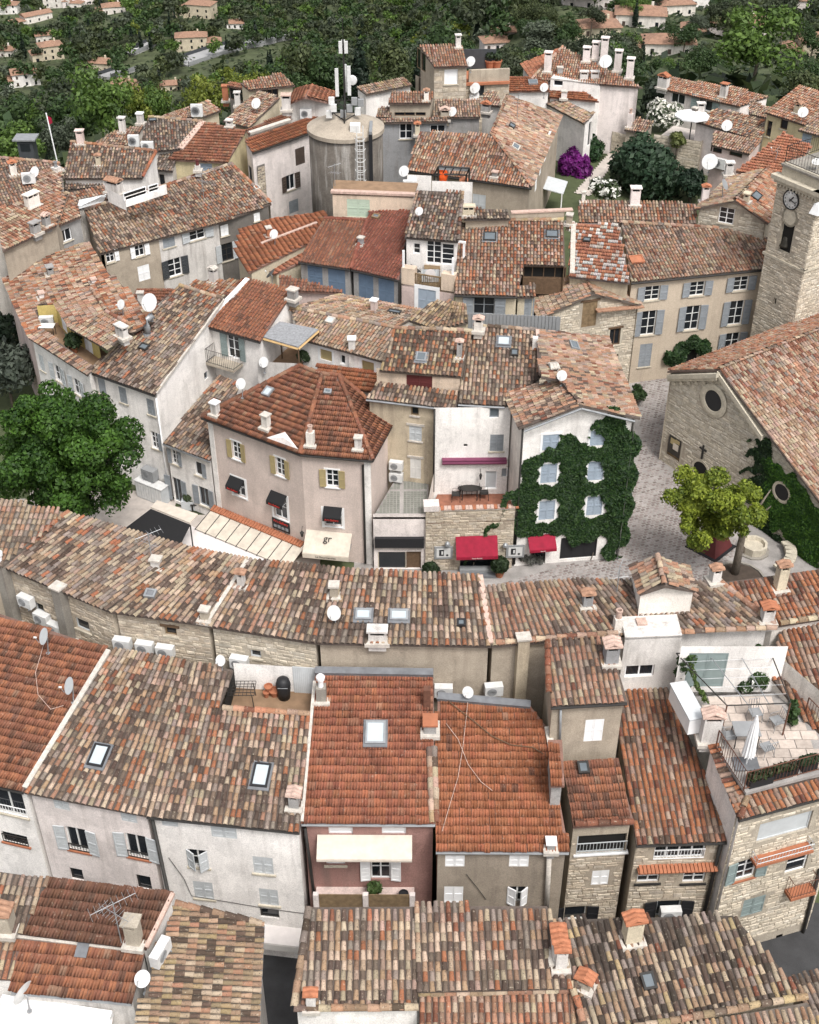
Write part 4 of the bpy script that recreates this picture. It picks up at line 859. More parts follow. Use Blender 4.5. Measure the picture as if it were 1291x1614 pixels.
for i in range(-2, 16):
 for j in range(-1, 16):
  c = A + np.array([i * .62 - 4.5 + (.31 if j % 2 else 0), j * .45 - .6, .0]); q = [c + np.array([x, y, 0]) for x, y in ((.012, .012), (.6, .012), (.6, .43), (.012, .43))]
  pl = [(p[0], p[1]) for p in (A, B, C, D, E_)]
  if all(in_poly(np.array([p[0]]), np.array([p[1]]), pl)[0] for p in q): mb = MB(); mb.prism(q, (0, 0, .025 + rnd.random() * .01), tuple(np.array((.47, .40, .35)) * rnd.uniform(.75, 1.2))); o = mb.build('paver', M['cobble'], fl, tl0)
mb = MB(); mb.prism([P(1105, 1176, 8.9), P(1164, 1312, 8.0), P(1172, 1308, 8.0), P(1122, 1172, 8.9)], (0, 0, .2))
def railing(label, pts, h=.95, m='rust', sp=.14):
 t = thing('railing', pts[0], label, 'railing'); mb = MB()
 for z in (.1, h): mb.tube([p + UZ * z for p in pts], .022, 5)
 mb.build('rail', M[m], t, pts[0]); mb = MB();
 for a, b in zip(pts, pts[1:]):
  n_ = int(np.linalg.norm(b - a) / sp)
  for i in range(n_ + 1): p = a + (b - a) * i / max(1, n_); mb.tube([p + UZ * .1, p + UZ * h], .011, 4)
 tag(mb.build('bars', M[m], t, pts[0]), kind='stuff')
 for p in pts: mb = MB(); mb.tube([p, p + UZ * h], .028, 5); mb.build('post', M[m], t, pts[0])
 return t
railing('rusty iron railing around the paved roof terrace', [P(1128, 1180, ZT), P(1172, 1246, ZT), P(1340, 1202, ZT), P(1268, 1128, ZT)])
def trough(label, p, ax, l, m='black', c0=(.02, .03, .012), c1=(.06, .08, .03), n=350):
 t = thing('planter', p, label, 'planter', 'planters on the terrace'); ax = unit(ax); ay = np.array([-ax[1], ax[0], 0]); mb = MB(); mb.fbox((0, 0, 0), ax, ay, UZ, -l / 2, l / 2, -.17, .17, 0, .32); mb.build('trough', M[m], t)
 link('foliage', blob_leaves([(*(ax * (i - .5) * l * .7)[:2], .42, .2) for i in (0, .33, .66, 1)], n, .07, c0, c1, -.6, 'foliage'), t); return t
trough('dark planter box left in the row behind the terrace railing', P(1196, 1234, ZT), B - A, .95); trough('dark planter box middle of the row behind the terrace railing', P(1234, 1222, ZT), B - A, 1.0); trough('planter with bushy green shrub at the right end of the terrace railing', P(1272, 1210, ZT), B - A, .6, c0=(.012, .03, .012), c1=(.05, .09, .04), n=700)
# closed parasol on its plate
p = P(1176, 1205, ZT + .03); t = thing('parasol', p, 'closed white parasol standing on a dark square plate on the paved terrace', 'parasol')
mb = MB(); mb.tube([(0, 0, 0), (0, 0, 2.5)], .03, 8); mb.build('pole', M['white'], t); mb = MB()
prof = [(.03, 2.5), (.07, 2.35), (.11, 2.0), (.15, 1.5), (.17, 1.0), (.2, .55)]; sg = 24; vs = [((r * (1 + .25 * (k % 2) * (1 if i > 1 else 0))) * math.cos(k * 2 * math.pi / sg), (r * (1 + .25 * (k % 2))) * math.sin(k * 2 * math.pi / sg), z - (.06 if k % 2 and i == 5 else 0)) for i, (r, z) in enumerate(prof) for k in range(sg)]
mb.add(vs, [(i * sg + k, i * sg + (k + 1) % sg, (i + 1) * sg + (k + 1) % sg, (i + 1) * sg + k) for i in range(5) for k in range(sg)]); mb.build('cloth', M['white'], t); mb = MB(); mb.box(-.45, .45, -.32, .32, 0, .05); mb.build('base_plate', M['lead'], t)
def chair(label, p, yaw, m='iron', grp='metal garden chairs'):
 t = thing('garden_chair', p, label, 'chair', grp); t.rotation_euler = (0, 0, R(yaw))
 mb = MB(); mb.box(-.22, .22, -.2, .22, .42, .45); mb.build('seat', M[m], t)
 mb = MB()
 for i in range(5): mb.tube([(-.2 + i * .1, -.21, .45), (-.2 + i * .1, -.27, .88)], .012, 4)
 mb.tube([(-.22, -.27, .88), (.22, -.27, .88)], .016, 4); mb.build('backrest', M[m], t)
 for x in (-.2, .2):
  for y in (-.2, .2): mb = MB(); mb.tube([(x, y, .43), (x * 1.1, y * 1.15, 0)], .014, 4); mb.build('leg', M[m], t)
  mb = MB(); mb.tube([(x * 1.1, -.22, .64), (x * 1.1, .18, .64), (x * 1.1, .18, .43)], .013, 4); mb.build('armrest', M[m], t)
 return t
def table(label, p, r=.5, m='pvc', h=.73, sq=None):
 t = thing('garden_table', p, label, 'table'); mb = MB()
 if sq: mb.box(-sq[0] / 2, sq[0] / 2, -sq[1] / 2, sq[1] / 2, h - .03, h)
 else: mb.lathe((0, 0, 0), [(r, h - .03), (r, h), (.001, h)], 24)
 mb.build('tabletop', M[m], t)
 for x in (-1, 1):
  for y in (-1, 1): mb = MB(); q = (sq[0] * .44, sq[1] * .42) if sq else (r * .6, r * .6); mb.tube([(x * q[0], y * q[1], h - .03), (x * q[0], y * q[1], 0)], .02, 5); mb.build('leg', M['iron'], t)
 return t
table('grey square garden table left of the closed parasol', P(1172, 1170, ZT), sq=(.95, .75), m='pvc')
chair('grey metal chair behind the square table on the paved terrace', P(1188, 1135, ZT), 190, 'pvc'); chair('grey metal chair at the terrace side by the right wall', P(1222, 1148, ZT), 110, 'pvc'); chair('grey metal chair in front of the parasol on the paved terrace', P(1206, 1190, ZT), 20, 'pvc'); chair('grey metal chair left of the square table by the white chimney', P(1146, 1172, ZT), -80, 'pvc')
# white cabinets and chimney at the terrace corner
t = thing('storage_chest', P(1080, 1128, 9.3), 'white storage chest with grey lid between the striped roof and the terrace', 'chest'); dd = unit(P(1100, 1165, 9.1) - P(1068, 1105, 9.1)); nn = np.array([dd[1], -dd[0], 0.])
mb = MB(); mb.fbox((0, 0, 0), dd, nn, UZ, -.95, .95, -.3, .3, 0, .75); mb.build('body', M['white'], t); mb = MB(); mb.fbox((0, 0, 0), dd, nn, UZ, -1., .98, -.33, .33, .753, .82); mb.build('lid', M['corrug'], t)
hF7.zb = ZT;
def loose_chimney(label, p, w, d, h, m, cap, yaw=0, capm=None):
 hh = House('chimney', label, m, cat='chimney'); hh.loc = p; hh.zb = p[2]; hh.root = thing('chimney', p, label, 'chimney'); hh.mk_chim(p, 0, 0, w, d, h, m, cap, yaw, capm); return hh
loose_chimney('white chimney with tiled cap at the left corner of the paved terrace', P(1117, 1165, ZT), .75, .5, 1.2, 'white', 'tile', 0, 'mortarpink')
# pergola with wires and vines
t = thing('pergola', P(1080, 1090, ZT), 'thin iron pergola over the paved terrace carrying wires and vines', 'pergola'); base = P(1080, 1090, ZT)
tops = [P(1066, 1030, 10.9), P(1213, 1024, 10.9), P(1246, 1108, 10.9), P(1146, 1112, 10.9)]
mb = MB()
for a, b in ((0, 1), (1, 2), (2, 3), (3, 0)): mb.tube([tops[a], tops[b]], .025, 5)
mb.build('frame', M['iron'], t, base); mb = MB()
for i in range(1, 6): f = i / 6; mb.tube([tops[0] * (1 - f) + tops[3] * f, tops[1] * (1 - f) + tops[2] * f], .008, 4)
for f in (.33, .66): mb.tube([tops[0] * (1 - f) + tops[1] * f, tops[3] * (1 - f) + tops[2] * f], .02, 4)
mb.build('wires', M['zinc'], t, base)
for k in (2, 3): mb = MB(); mb.tube([tops[k], np.array([*tops[k][:2], ZT])], .03, 6); mb.build('post', M['rust'], t, base)
def creeper(label, p, pts, r, n, size=.1, c0=(.015, .035, .01), c1=(.06, .11, .03), name='vine', cat='vine', blossom=None):
 t = thing(name, p, label, cat); bl = []
 for a, b in zip(pts, pts[1:]):
  k = max(1, int(np.linalg.norm(b - a) / (r * .8)))
  for i in range(k + 1): q = a + (b - a) * i / k - p + np.array([rnd.uniform(-r, r) * .4 for _ in range(3)]); bl.append((*q, r * rnd.uniform(.6, 1.15)))
 link('leaves', blob_leaves(bl, n, size, c0, c1, -.8, 'leaves'), t); mb = MB(); mb.tube([q - p for q in pts], .025, 5); mb.build('stem', M['bark'], t)
 if blossom: link('blossom', blob_leaves(bl, blossom[0], blossom[1], blossom[2], blossom[2], -.6, 'blossom'), t)
 return t
v0 = P(1080, 1078, ZT + .1)
creeper('green vine climbing the left end of the terrace wall', v0, [v0, P(1078, 1042, 10.6), P(1092, 1032, 10.9)], .26, 1100); v1 = P(1204, 1080, ZT + .3)
creeper('green vine climbing the right end of the white terrace wall', v1, [v1, P(1206, 1030, 10.6), P(1196, 1018, 11.0)], .2, 900); v2 = P(1092, 1076, 10)
creeper('thin vine trailing along the pergola towards the terrace chimney', v2, [P(1088, 1050, 10.8), P(1098, 1080, 10.2), P(1112, 1104, 9.6)], .1, 260, .08, c1=(.12, .18, .04)); v3 = P(1250, 1140, ZT + .2)
creeper('green vine on the right terrace post by the metal chairs', v3, [v3, P(1250, 1105, 10.6)], .16, 500); v4 = P(1176, 1084, ZT + .2)
creeper('white flowering bush at the foot of the white terrace wall', v4, [v4, v4 + UZ * .5 + np.array([.25, .1, 0])], .42, 900, .08, name='flowering_bush', cat='bush', blossom=(90, .09, (.75, .75, .72)))
# F8 right column roof
hF8 = House('tiled_house', 'canal roof of cream and rust tiles running down the right picture edge', 'warmwhite', near=300)
hF8.roof('canal', 'warm', [(1300, 1172), (1500, 1150), (1400, 955), (1229, 990), (1215, 1066)], 9.0, 17); hF8.build()
# ================================================================ curved row of roofs in front of the square
ZM = 11.0
def stone_pat(h, key, pal='stone', **k): h.stone(key, .42, .2, pal, **k)
hM0 = House('terraced_house', 'pale ridged canal roof at the far left end of the curved row', 'stone', near=150)
hM0.roof('canal', 'pale', [(-90, 890), (2, 893), (107, 808), (-70, 770)], 11.2, 15); hM0.build()
hM1 = House('terraced_house', 'left part of the curved row, dark roof and tall grey chimney stacks', 'stone', near=300)
hM1.roof('canal', 'dark', [(5, 893), (170, 962), (297, 860), (108, 808)], 11.0, 15, bil=True); hM1.prep(); hM1.ridge(0, np.array(hM1.pat[0]['W'][0]), np.array(hM1.pat[0]['W'][3]), 'red')
hM1.win((0, 0), 130, 985, .75, .6, cols=1, rows=1, fr='shlight'); hM1.win((0, 0), 62, 958, .5, .5, cols=1, rows=1, fr='shlight'); hM1.nstone = 160; hM1.stone((0, 0), .3, .15, 'stone', 7.5, 10.8); hM1.build()
hM2 = House('terraced_house', 'second part of the curved row, brown canal roof over rubble wall with three air conditioners', 'stone', near=300)
hM2.roof('canal', 'dark', [(171, 963), (326, 985), (391, 881), (298, 861)], 11.0, 15, bil=True); hM2.pat[0]['pal'] = 'mix'; hM2.prep(); hM2.win((0, 0), 269, 995, .5, .45, cols=1, rows=1, fr='oldwood', lintel='wood'); hM2.nstone = 160; hM2.stone((0, 0), .3, .15, 'stone', 8, 10.8); hM2.chimney(0, 247, 893, .4, .35, .4, 'white', 'slab'); hM2.skylight(0, 238, 938, .45, .4, 'zinc', 'lead', False); hM2.build()
hM3 = House('terraced_house', 'third part of the curved row, roof striped by a pale mortar line', 'stonepale', near=300)
hM3.roof('canal', 'dark', [(327, 986), (498, 1013), (529, 894), (392, 881)], 11.0, 15, bil=True); hM3.pat[0]['pal'] = 'mix'; hM3.prep(); hM3.band(0, (326, 983), (390, 884), .16, .1, 'mortar'); hM3.win((0, 0), 403, 1031, .45, .4, cols=1, rows=1, fr='shlight'); hM3.nstone = 160; hM3.stone((0, 0), .3, .15, 'pale', 9, 10.8); hM3.chimney(0, 381, 922, .3, .3, .5, 'white', 'tile'); hM3.chimney(0, 324, 975, .35, .3, .5, 'stonepale', 'slab'); hM3.build()
hM4 = House('terraced_house', 'middle part of the curved row, canal roof with two skylights over plain beige wall', 'beige', near=300)
hM4.roof('canal', 'mix', [(499, 1013), (774, 1018), (757, 907), (530, 895)], 11.0, 15, bil=True); hM4.prep(); hM4.skylight(0, 573, 971, .62, .5, 'zinc'); hM4.skylight(0, 629, 972, .7, .5, 'zinc'); hM4.skylight(0, 727, 984, .34, .34, 'black', 'glassgrey', False)
hM4.chimney(0, 527, 938, .35, .35, .55, 'stonepale', 'slab'); hM4.chimney(0, 595, 1008, .75, .4, .35, 'dirtywhite', 'slots'); hM4.band(0, (757, 908), (774, 1015), .2, .1, 'mortarpink'); hM4.build()
hM5 = House('terraced_house', 'pinkish pale canal roof of the curved row, right of the beige plain wall', 'beige', near=300)
hM5.roof('canal', 'palepink', [(775, 1018), (975, 1001), (914, 912), (760, 925)], 11.0, 15, bil=True); hM5.prep(); hM5.chimney(0, 925, 953, .42, .4, .45, 'bluegrey', 'tile'); hM5.ridge(0, (780, 1014), (972, 999), 'palepink'); hM5.chimney(0, 973, 990, .35, .35, .6, 'warmwhite', 'pot', capm='mortarpink'); hM5.build()
hM6 = House('terraced_house', 'nearly black canal roof of the curved row below the little gabled pavilion', 'white', near=300)
hM6.roof('canal', 'darkmix', [(976, 1001), (1223, 987), (1138, 917), (914, 912)], 11.0, 15, bil=True); hM6.pat[0]['pal'] = 'dark'; hM6.prep(); hM6.ridge(0, (1136, 919), (1221, 985), 'palepink'); hM6.ridge(0, (1062, 998), (1222, 990), 'palepink'); hM6.chimney(0, 1010, 988, .3, .3, .25, 'stonepale', 'slab', capm='mortarpink'); hM6.chimney(0, 1208, 977, .5, .45, .55, 'white', 'tile', capm='terracotta'); hM6.build()
hM7 = House('terraced_house', 'rust and orange canal roof at the right edge of the curved row', 'warmwhite', near=200)
hM7.roof('canal', 'warm', [(1226, 986), (1420, 955), (1420, 880), (1139, 918)], 11.0, 15); hM7.chimney(0, 1228, 927, .45, .4, 1.1, 'cream', 'tile'); hM7.chimney(0, 1126, 915, .4, .4, .5, 'white', 'tile'); hM7.ridge(0, (1228, 984), (1330, 968), 'pale'); hM7.build()
hMd = House('roof_pavilion', 'little gabled pavilion roof of pink tiles rising behind the curved row', 'warmwhite', cat='pavilion', near=200)
pd = [(1004, 935), (1050, 928, 12.9)]
apx = P(1049, 923, 13.0); bk = P(1037, 876, 13.2); hMd.zb = 9
hMd.roof('canal', 'palepink', [(994, 890), (1009, 936), apx, bk], 12.45, 17, walls=False); hMd.roof('canal', 'palepink', [(1096, 931), (1083, 892), bk, apx], 12.45, 17, walls=False)
fixn(hMd); Wl, Wr = hMd.pat[0]['W'], hMd.pat[1]['W']; hMd.ridge(0, apx, bk, 'palepink', 'ridge'); s_ = UZ * .14
hMd.wall('front', Wl[1] - s_ + (.05, .1, 0), Wr[0] - s_ + (-.05, .1, 0), top=[apx - s_ + (0, .1, 0)]); hMd.wall('left', Wl[0] - s_ + (.1, 0, 0), Wl[1] - s_ + (.1, .1, 0)); hMd.build()
# things on the curved row wall
def stack(label, px, py, h, key, top, w=.5, d=.45, m='concrete', cap='slab', capm=None):
 p = h.on(key, px, py, .0); z0 = p[2]; n = h.walls[key]['n']; p = p + n * (d / 2 + .01); hh = top - z0; return loose_chimney(label, p, w, d, hh, m, cap, math.degrees(math.atan2(h.walls[key]['d'][1], h.walls[key]['d'][0])), capm)
stack('tall grey chimney stack with white cowl at the left end of the rubble wall', 30, 975, hM1, (0, 0), 11.5, cap='cowl', capm='white'); stack('tall grey chimney stack beside the air conditioners on the rubble wall', 115, 1003, hM1, (0, 0), 11.4)
stack('brown brick chimney stack standing against the beige wall', 816, 1105, hM5, (0, 0), 11.6, .5, .4, 'ochre', 'slab')
for (x, y, h, l) in ((8, 965, hM1, 'leftmost white air conditioner on the rubble wall'), (49, 952, hM1, 'upper white air conditioner between the two grey chimney stacks'), (74, 979, hM1, 'middle white air conditioner between the two grey chimney stacks'), (95, 995, hM1, 'lowest white air conditioner between the two grey chimney stacks'),
     (198, 1018, hM2, 'first of three white air conditioners in a row on the rubble wall'), (233, 1024, hM2, 'second of three white air conditioners in a row on the rubble wall'), (265, 1030, hM2, 'third of three white air conditioners in a row on the rubble wall'), (381, 1047, hM3, 'single white air conditioner by the small window of the ochre rubble wall'),
     (699, 1092, hM4, 'white air conditioner with open fan on the beige wall beside the rust pipe'), (776, 1090, hM5, 'white air conditioner high on the beige wall by the brick stack')):
 ac_unit(l, h.on((0, 0), x, y, .01), h.walls[(0, 0)]['d'], .72, .5)
dish('white satellite dish on the brown part of the curved row, left of two skylights', 527, 966, .33, (hM4, 0, .6))
dish('small white satellite dish on the beige wall between two air conditioners', 738, 1091, .25, (hF3, 0, .5), mast=.6)
dish('white satellite dish with rust spot at the top corner of the mottled roof', 348, 1041, .24, (hF1b, 1, .5), mast=.6)
dish('upper grey white satellite dish on the faded red roof by the rubble wall', 70, 1003, .37, (hF0, 0, .9), az=-120, m='shlight'); dish('lower grey satellite dish on a tall mast over the mortared party wall', 110, 1081, .37, (hF0, 0, .9), az=-120, m='shlight')
dish('big white satellite dish on the flat roof at the lower left corner', 38, 1566, .46, P(38, 1566, 7.4), az=-60, el=10, m='plastic', mast=1.0); dish('white satellite dish on a bracket beside the yellow cream roof', 225, 1543, .3, P(225, 1543, 8.2), el=60, mast=.8)
ac_unit('long white air conditioner box between the brown and yellow cream roofs', P(246, 1508, 7.6), np.array([.35, 1., 0]), .9, .55, m='plastic')
# television aerial on the brown roof
def aerial(label, p, h=2.2, l=1.5, n=9, yaw=.5):
 t = thing('television_aerial', p, label, 'aerial'); mb = MB(); mb.tube([(0, 0, 0), (0, 0, h)], .022, 5); mb.build('mast', M['zinc'], t)
 for z, y, k in ((h - .1, yaw, l), (h - .6, yaw - 1.1, l * .8)):
  d_ = np.array([math.cos(y), math.sin(y), .1]); e_ = np.array([-d_[1], d_[0], 0]); mb = MB(); c = np.array([0, 0, z]); mb.tube([c - d_ * k * .5, c + d_ * k * .5], .012, 4)
  for i in range(n): q = c + d_ * k * (i / (n - 1) - .5); mb.tube([q - e_ * .28, q + e_ * .28], .006, 4)
  mb.build('rod_array', M['zinc'], t)
aerial('old television aerial with many rods on the moss brown roof', hB1.at(0, 192, 1488))
aerial('thin aerial on the brown part of the curved row near the white block', hM2.at(0, 240, 885), 1.5, 1.1, 7); aerial('thin aerial on the dark part of the curved row by the pavilion', hM6.at(0, 972, 935), 1.4, 1.0, 6, 1.2)
def cable(label, pts, r=.02, m='iron', name='cable'):
 t = thing(name, pts[0], label, 'cable'); k = []
 for a, b in zip(pts, pts[1:]): k += [a + (b - a) * i / 4 for i in range(4)]
 mb = MB(); mb.tube(k + [pts[-1]], r, 5); mb.build('strand', M[m], t, pts[0], smooth=True); return t
cable('dark cable snaking down the orange red flat roof', [hF3.at(0, x, y, .12) for x, y in ((700, 1098), (715, 1112), (745, 1135), (775, 1160), (805, 1174), (840, 1178), (856, 1188))], .022, 'wood'); cable('thin pale cable looped on the orange red flat roof', [hF3.at(0, x, y, .12) for x, y in ((738, 1100), (735, 1130), (730, 1175), (722, 1225), (710, 1265), (697, 1310))], .012, 'mortarpink'); cable('short yellow cable lying across the orange red flat roof', [hF3.at(0, x, y, .12) for x, y in ((703, 1140), (722, 1165), (738, 1205), (758, 1232), (776, 1246))], .012, 'mortarpink')
cable('pale cable curving over the faded red roof below the dishes', [hF0.at(0, x, y, .12) for x, y in ((70, 1012), (56, 1060), (60, 1095), (80, 1118), (100, 1112))], .012, 'mortarpink')
cable('thin cable strung down the bright white house from its black downpipe', [hF1b.on((0, 0), x, y, .06) for x, y in ((266, 1352), (290, 1385), (302, 1412), (420, 1432), (480, 1440))], .012, 'iron'); cable('thin wire running under the eave of the tan rendered house', [hF3.on((0, 0), x, y, .06) for x, y in ((735, 1378), (752, 1399), (766, 1418))], .012, 'iron')
# ================================================================ north side of the square
hP1 = House('gallery_house', 'pinkish corner house with tan shutters, black awnings and a hipped orange brown flat roof', 'pink', near=300)
pk1, pk2, lft = P(508, 590, 9.0), P(533, 592, 9.0), P(473, 577, 9.0)
hP1.roof('flat', 'redold', [(317, 657), (473, 715), pk1, lft], 7.1, 17); hP1.roof('flat', 'redold', [(473, 715), (587, 725), pk2, pk1], 7.1, 17); hP1.roof('flat', 'redold', [(587, 725), (620, 665), pk2], 7.1, 17)
A3 = hP1.pat[2]['W'][1]; hP1.roof('flat', 'redold', [A3, P(578, 648, 7.2), pk2 + (0, .02, 0)], 7.1, 17, bil=False)
for i in range(4):
 W_ = hP1.pat[i]['W']; n = np.zeros(3)
 for j in range(len(W_)): n += np.cross(W_[j], W_[(j + 1) % len(W_)])
 hP1.pat[i]['n'] = unit(n)
hP1.edge_skip |= {(0, 2), (0, 3), (3, 0), (3, 1), (3, 2)}; hP1.prep()
for p, q in ((pk2, hP1.pat[2]['W'][0]), (pk2, A3)): hP1.ridge(2, p, q, 'redold')
hP1.ridge(0, pk1, hP1.pat[0]['W'][1], 'redold'); hP1.ridge(1, pk1, pk2, 'redold'); hP1.ridge(0, lft, pk1, 'redold'); hP1.ridge(0, lft, hP1.pat[0]['W'][0], 'redold')
for i in range(3): hP1.eave_gutter(i, 'iron')
sw = dict(sh='open', shc='shtan', plain=1, fr='white', cols=2, rows=3, sur='white', surw=.1, sillm='white')
hP1.win((0, 0), 373, 710, .62, 1.15, **sw); hP1.win((0, 0), 442, 736, .62, 1.15, **sw); hP1.win((1, 0), 524, 754, .68, 1.1, **sw)
gw = dict(fr='white', cols=2, rows=2, sur='white', surw=.16, sillm='white')
hP1.win((0, 0), 377, 768, .85, 1.15, **gw); hP1.win((0, 0), 442, 799, .9, 1.55, **gw); hP1.win((1, 0), 525, 816, .95, 1.1, **gw)
hP1.chimney(0, 340, 652, .42, .38, .75, 'white', 'slab', capm='white'); hP1.chimney(0, 420, 673, .42, .38, .8, 'warmwhite', 'slab', capm='mortar'); hP1.chimney(1, 490, 700, .45, .4, .85, 'warmwhite', 'pot', capm='mortarpink'); hP1.chimney(1, 565, 706, .38, .35, .7, 'white', 'slab', capm='mortar')
hP1.skylight(0, 423, 619, .5, .6, 'zinc', 'glasspale', False); hP1.skylight(1, 517, 619, .4, .3, 'zinc', 'glassgrey', False)
hP1.build()
w0, w1, w2 = hP1.walls[(0, 0)], hP1.walls[(1, 0)], hP1.walls[(2, 0)]
for k, (px, py, w_, key) in enumerate(((325, 668, w0, (0, 0)), (578, 740, w1, (1, 0)))):      # white corner strips
 u, z = hP1.wframe(key, px, py); mb = MB(); u = .02 if k == 0 else w1['L'] - .36; mb.fbox(w_['o'], w_['d'], w_['n'], UZ, u, u + .34, .003, .03, 0, w_['top'][0][1] - .02); hP1.part(mb, 'corner_strip', ST['white'])
q = MB(); a = hP1.on((1, 0), 572, 733, .1); q.tube([a, np.array([a[0], a[1], .1])], .06, 7); hP1.part(q, 'drainpipe', 'iron')
q = MB(); c = hP1.at(0, 455, 700, .0); g0, g1 = hP1.at(0, 420, 690, .05), hP1.at(0, 470, 708, .05); gt = hP1.at(0, 448, 690, .3); q.add([g0, g1, gt, gt + (0, .5, .05)], [(0, 1, 2), (1, 3, 2), (0, 2, 3)]); hP1.part(q, 'gablet', ST['pinkwhite'], hP1.roofs[0])
def art_awning(label, key, px, py, wd, h):
 w = h.walls[key]; p = h.on(key, px, py); t = awning(label, p, w['d'], w['n'], wd, .5, .42, 'blackcloth', .2, grp='black art gallery awnings'); d, n = w['d'], w['n']
 lp = p + n * .528 - UZ * .52; letters('Art Gallery', lp, d, UZ, .17, 'redtext', t, p)
M['redtext'] = mat('red_lettering', (.55, .04, .03), .6, 0); M['inktext'] = mat('dark_lettering', (.03, .028, .025), .6, 0); M['palelettering'] = mat('pale_lettering', (.6, .58, .55), .6, 0)
art_awning('black Art Gallery awning over the first window from the left of the pinkish house', (0, 0), 374, 753, .98, hP1); art_awning('black Art Gallery awning over the tall window above the tiled canopy', (0, 0), 440, 777, 1.1, hP1); art_awning('black Art Gallery awning on the window right of the wall lantern', (1, 0), 525, 799, 1.0, hP1)
p = hP1.on((0, 0), 444, 826); t = thing('gallery_banner', p, 'dark Art Gallery banner across the foot of the tall gallery window', 'banner'); mb = MB(); mb.fbox(p, w0['d'], w0['n'], UZ, -.6, .6, .05, .08, -.42, .3); mb.build('panel', M['black'], t, p)
letters('Art Gallery', p + w0['n'] * .09 + UZ * .14, w0['d'], UZ, .22, 'redtext', t, p)
for i in range(4): mb = MB(); mb.fbox(p, w0['d'], w0['n'], UZ, -.5 + i * .27, -.3 + i * .27, .082, .09, -.3, -.12 + .03 * (i % 2)); mb.build('printed_mark', M['shgrey'], t, p)
p = hP1.on((1, 0), 519, 838); d, n = w1['d'], w1['n']; t = awning('cream awning lettered gr at the foot of the pinkish house', p, d, n, 2.55, 1.15, .75, 'canvas', .28)
sl_ = unit(n * 1.15 - UZ * .75); up = -sl_; c = p + n * .42 - UZ * .2; nn = np.cross(d, up); letters('gr', c + nn * .06, d, up, .55, 'inktext', t, p); letters('La Gourmandise', p + n * 1.178 - UZ * .9, d, UZ, .17, 'inktext', t, p)
def lantern(label, p, n, m='iron', s=1.):
 t = thing('wall_lantern', p, label, 'lantern', 'wall lanterns'); mb = MB(); mb.tube([(0, 0, .25), n * .2 + UZ * .35, n * .32 + UZ * .22], .015, 5); mb.build('bracket', M[m], t); b = n * .32
 mb = MB(); mb.lathe(b, [(.06 * s, -.22), (.11 * s, .02), (.13 * s, .03), (.05, .14), (.02, .2)], 6); mb.build('lamp_cage', M[m], t); mb = MB(); mb.lathe(b, [(.05 * s, -.2), (.09 * s, .0)], 6); mb.build('lamp_glass', M['glassgrey'], t); return t
lantern('wall lantern beside the cream gr awning', hP1.on((1, 0), 478, 835), n)
# lean-to canopy with translucent panels
g = lambda u, o, z: w0['o'] + w0['d'] * u + w0['n'] * o + UZ * z
L0 = w0['L']; t = thing('canopy', g(L0 * .5, .5, 2.4), 'long canopy of cream panels on dark rafters at the foot of the pinkish house', 'canopy'); bp = g(L0 * .5, .5, 2.4)
U0, U1 = hP1.wframe((0, 0), 338, 797)[0], L0 + .05; zt_, zo = hP1.wframe((0, 0), 400, 822)[1], 1.0
for i in range(9):
 a, b = U0 + (U1 - U0) * i / 9, U0 + (U1 - U0) * (i + 1) / 9; mb = MB(); mb.prism([g(a + .03, .2, zt_ - .1), g(b - .03, .2, zt_ - .1), g(b - .03, 1.75, zt_ - .58), g(a + .03, 1.75, zt_ - .58)], (0, 0, .03)); mb.build('panel', M['canvas'], t, bp)
 mb = MB(); mb.tube([g(a, .15, zt_ - .06), g(a, 1.8, zt_ - .57)], .035, 4); mb.build('rafter', M['iron'], t, bp)
q = MB()
for i in range(int((U1 - U0) / .19)):
 a = U0 + i * .19; q = MB(); q.hexa([g(a, .02, zt_ + .02), g(a + .16, .02, zt_ + .02), g(a + .16, .42, zt_ - .1), g(a, .42, zt_ - .1), g(a + .02, .02, zt_ + .09), g(a + .14, .02, zt_ + .09), g(a + .14, .42, zt_ - .02), g(a + .02, .42, zt_ - .02)]); q.build('edge_tile', M['terracotta'], t, bp)
t = thing('terrace_awning', g(L0 * .5, 3, 1.9), 'flat white terrace awning below the cream panelled canopy', 'awning'); mb = MB(); bp = g(L0 * .5, 3, 1.9); mb.prism([g(U0 - .7, 1.6, zt_ - .68), g(U1 + .1, 1.6, zt_ - .68), g(U1 - .3, 4.6, zt_ - 1.35), g(U0 - .4, 4.6, zt_ - 1.35)], (0, 0, .05)); mb.build('cloth', M['whitecloth'], t, bp)
mb = MB(); mb.tube([g(U0 - .45, 4.6, zt_ - 1.33), g(U1 - .3, 4.6, zt_ - 1.33)], .04, 6); mb.build('front_bar', M['white'], t, bp)
for u in (U0, U1 - .5): mb = MB(); mb.tube([g(u, 4.5, 0), g(u, 4.5, zt_ - 1.33)], .04, 6); mb.build('post', M['white'], t, bp)
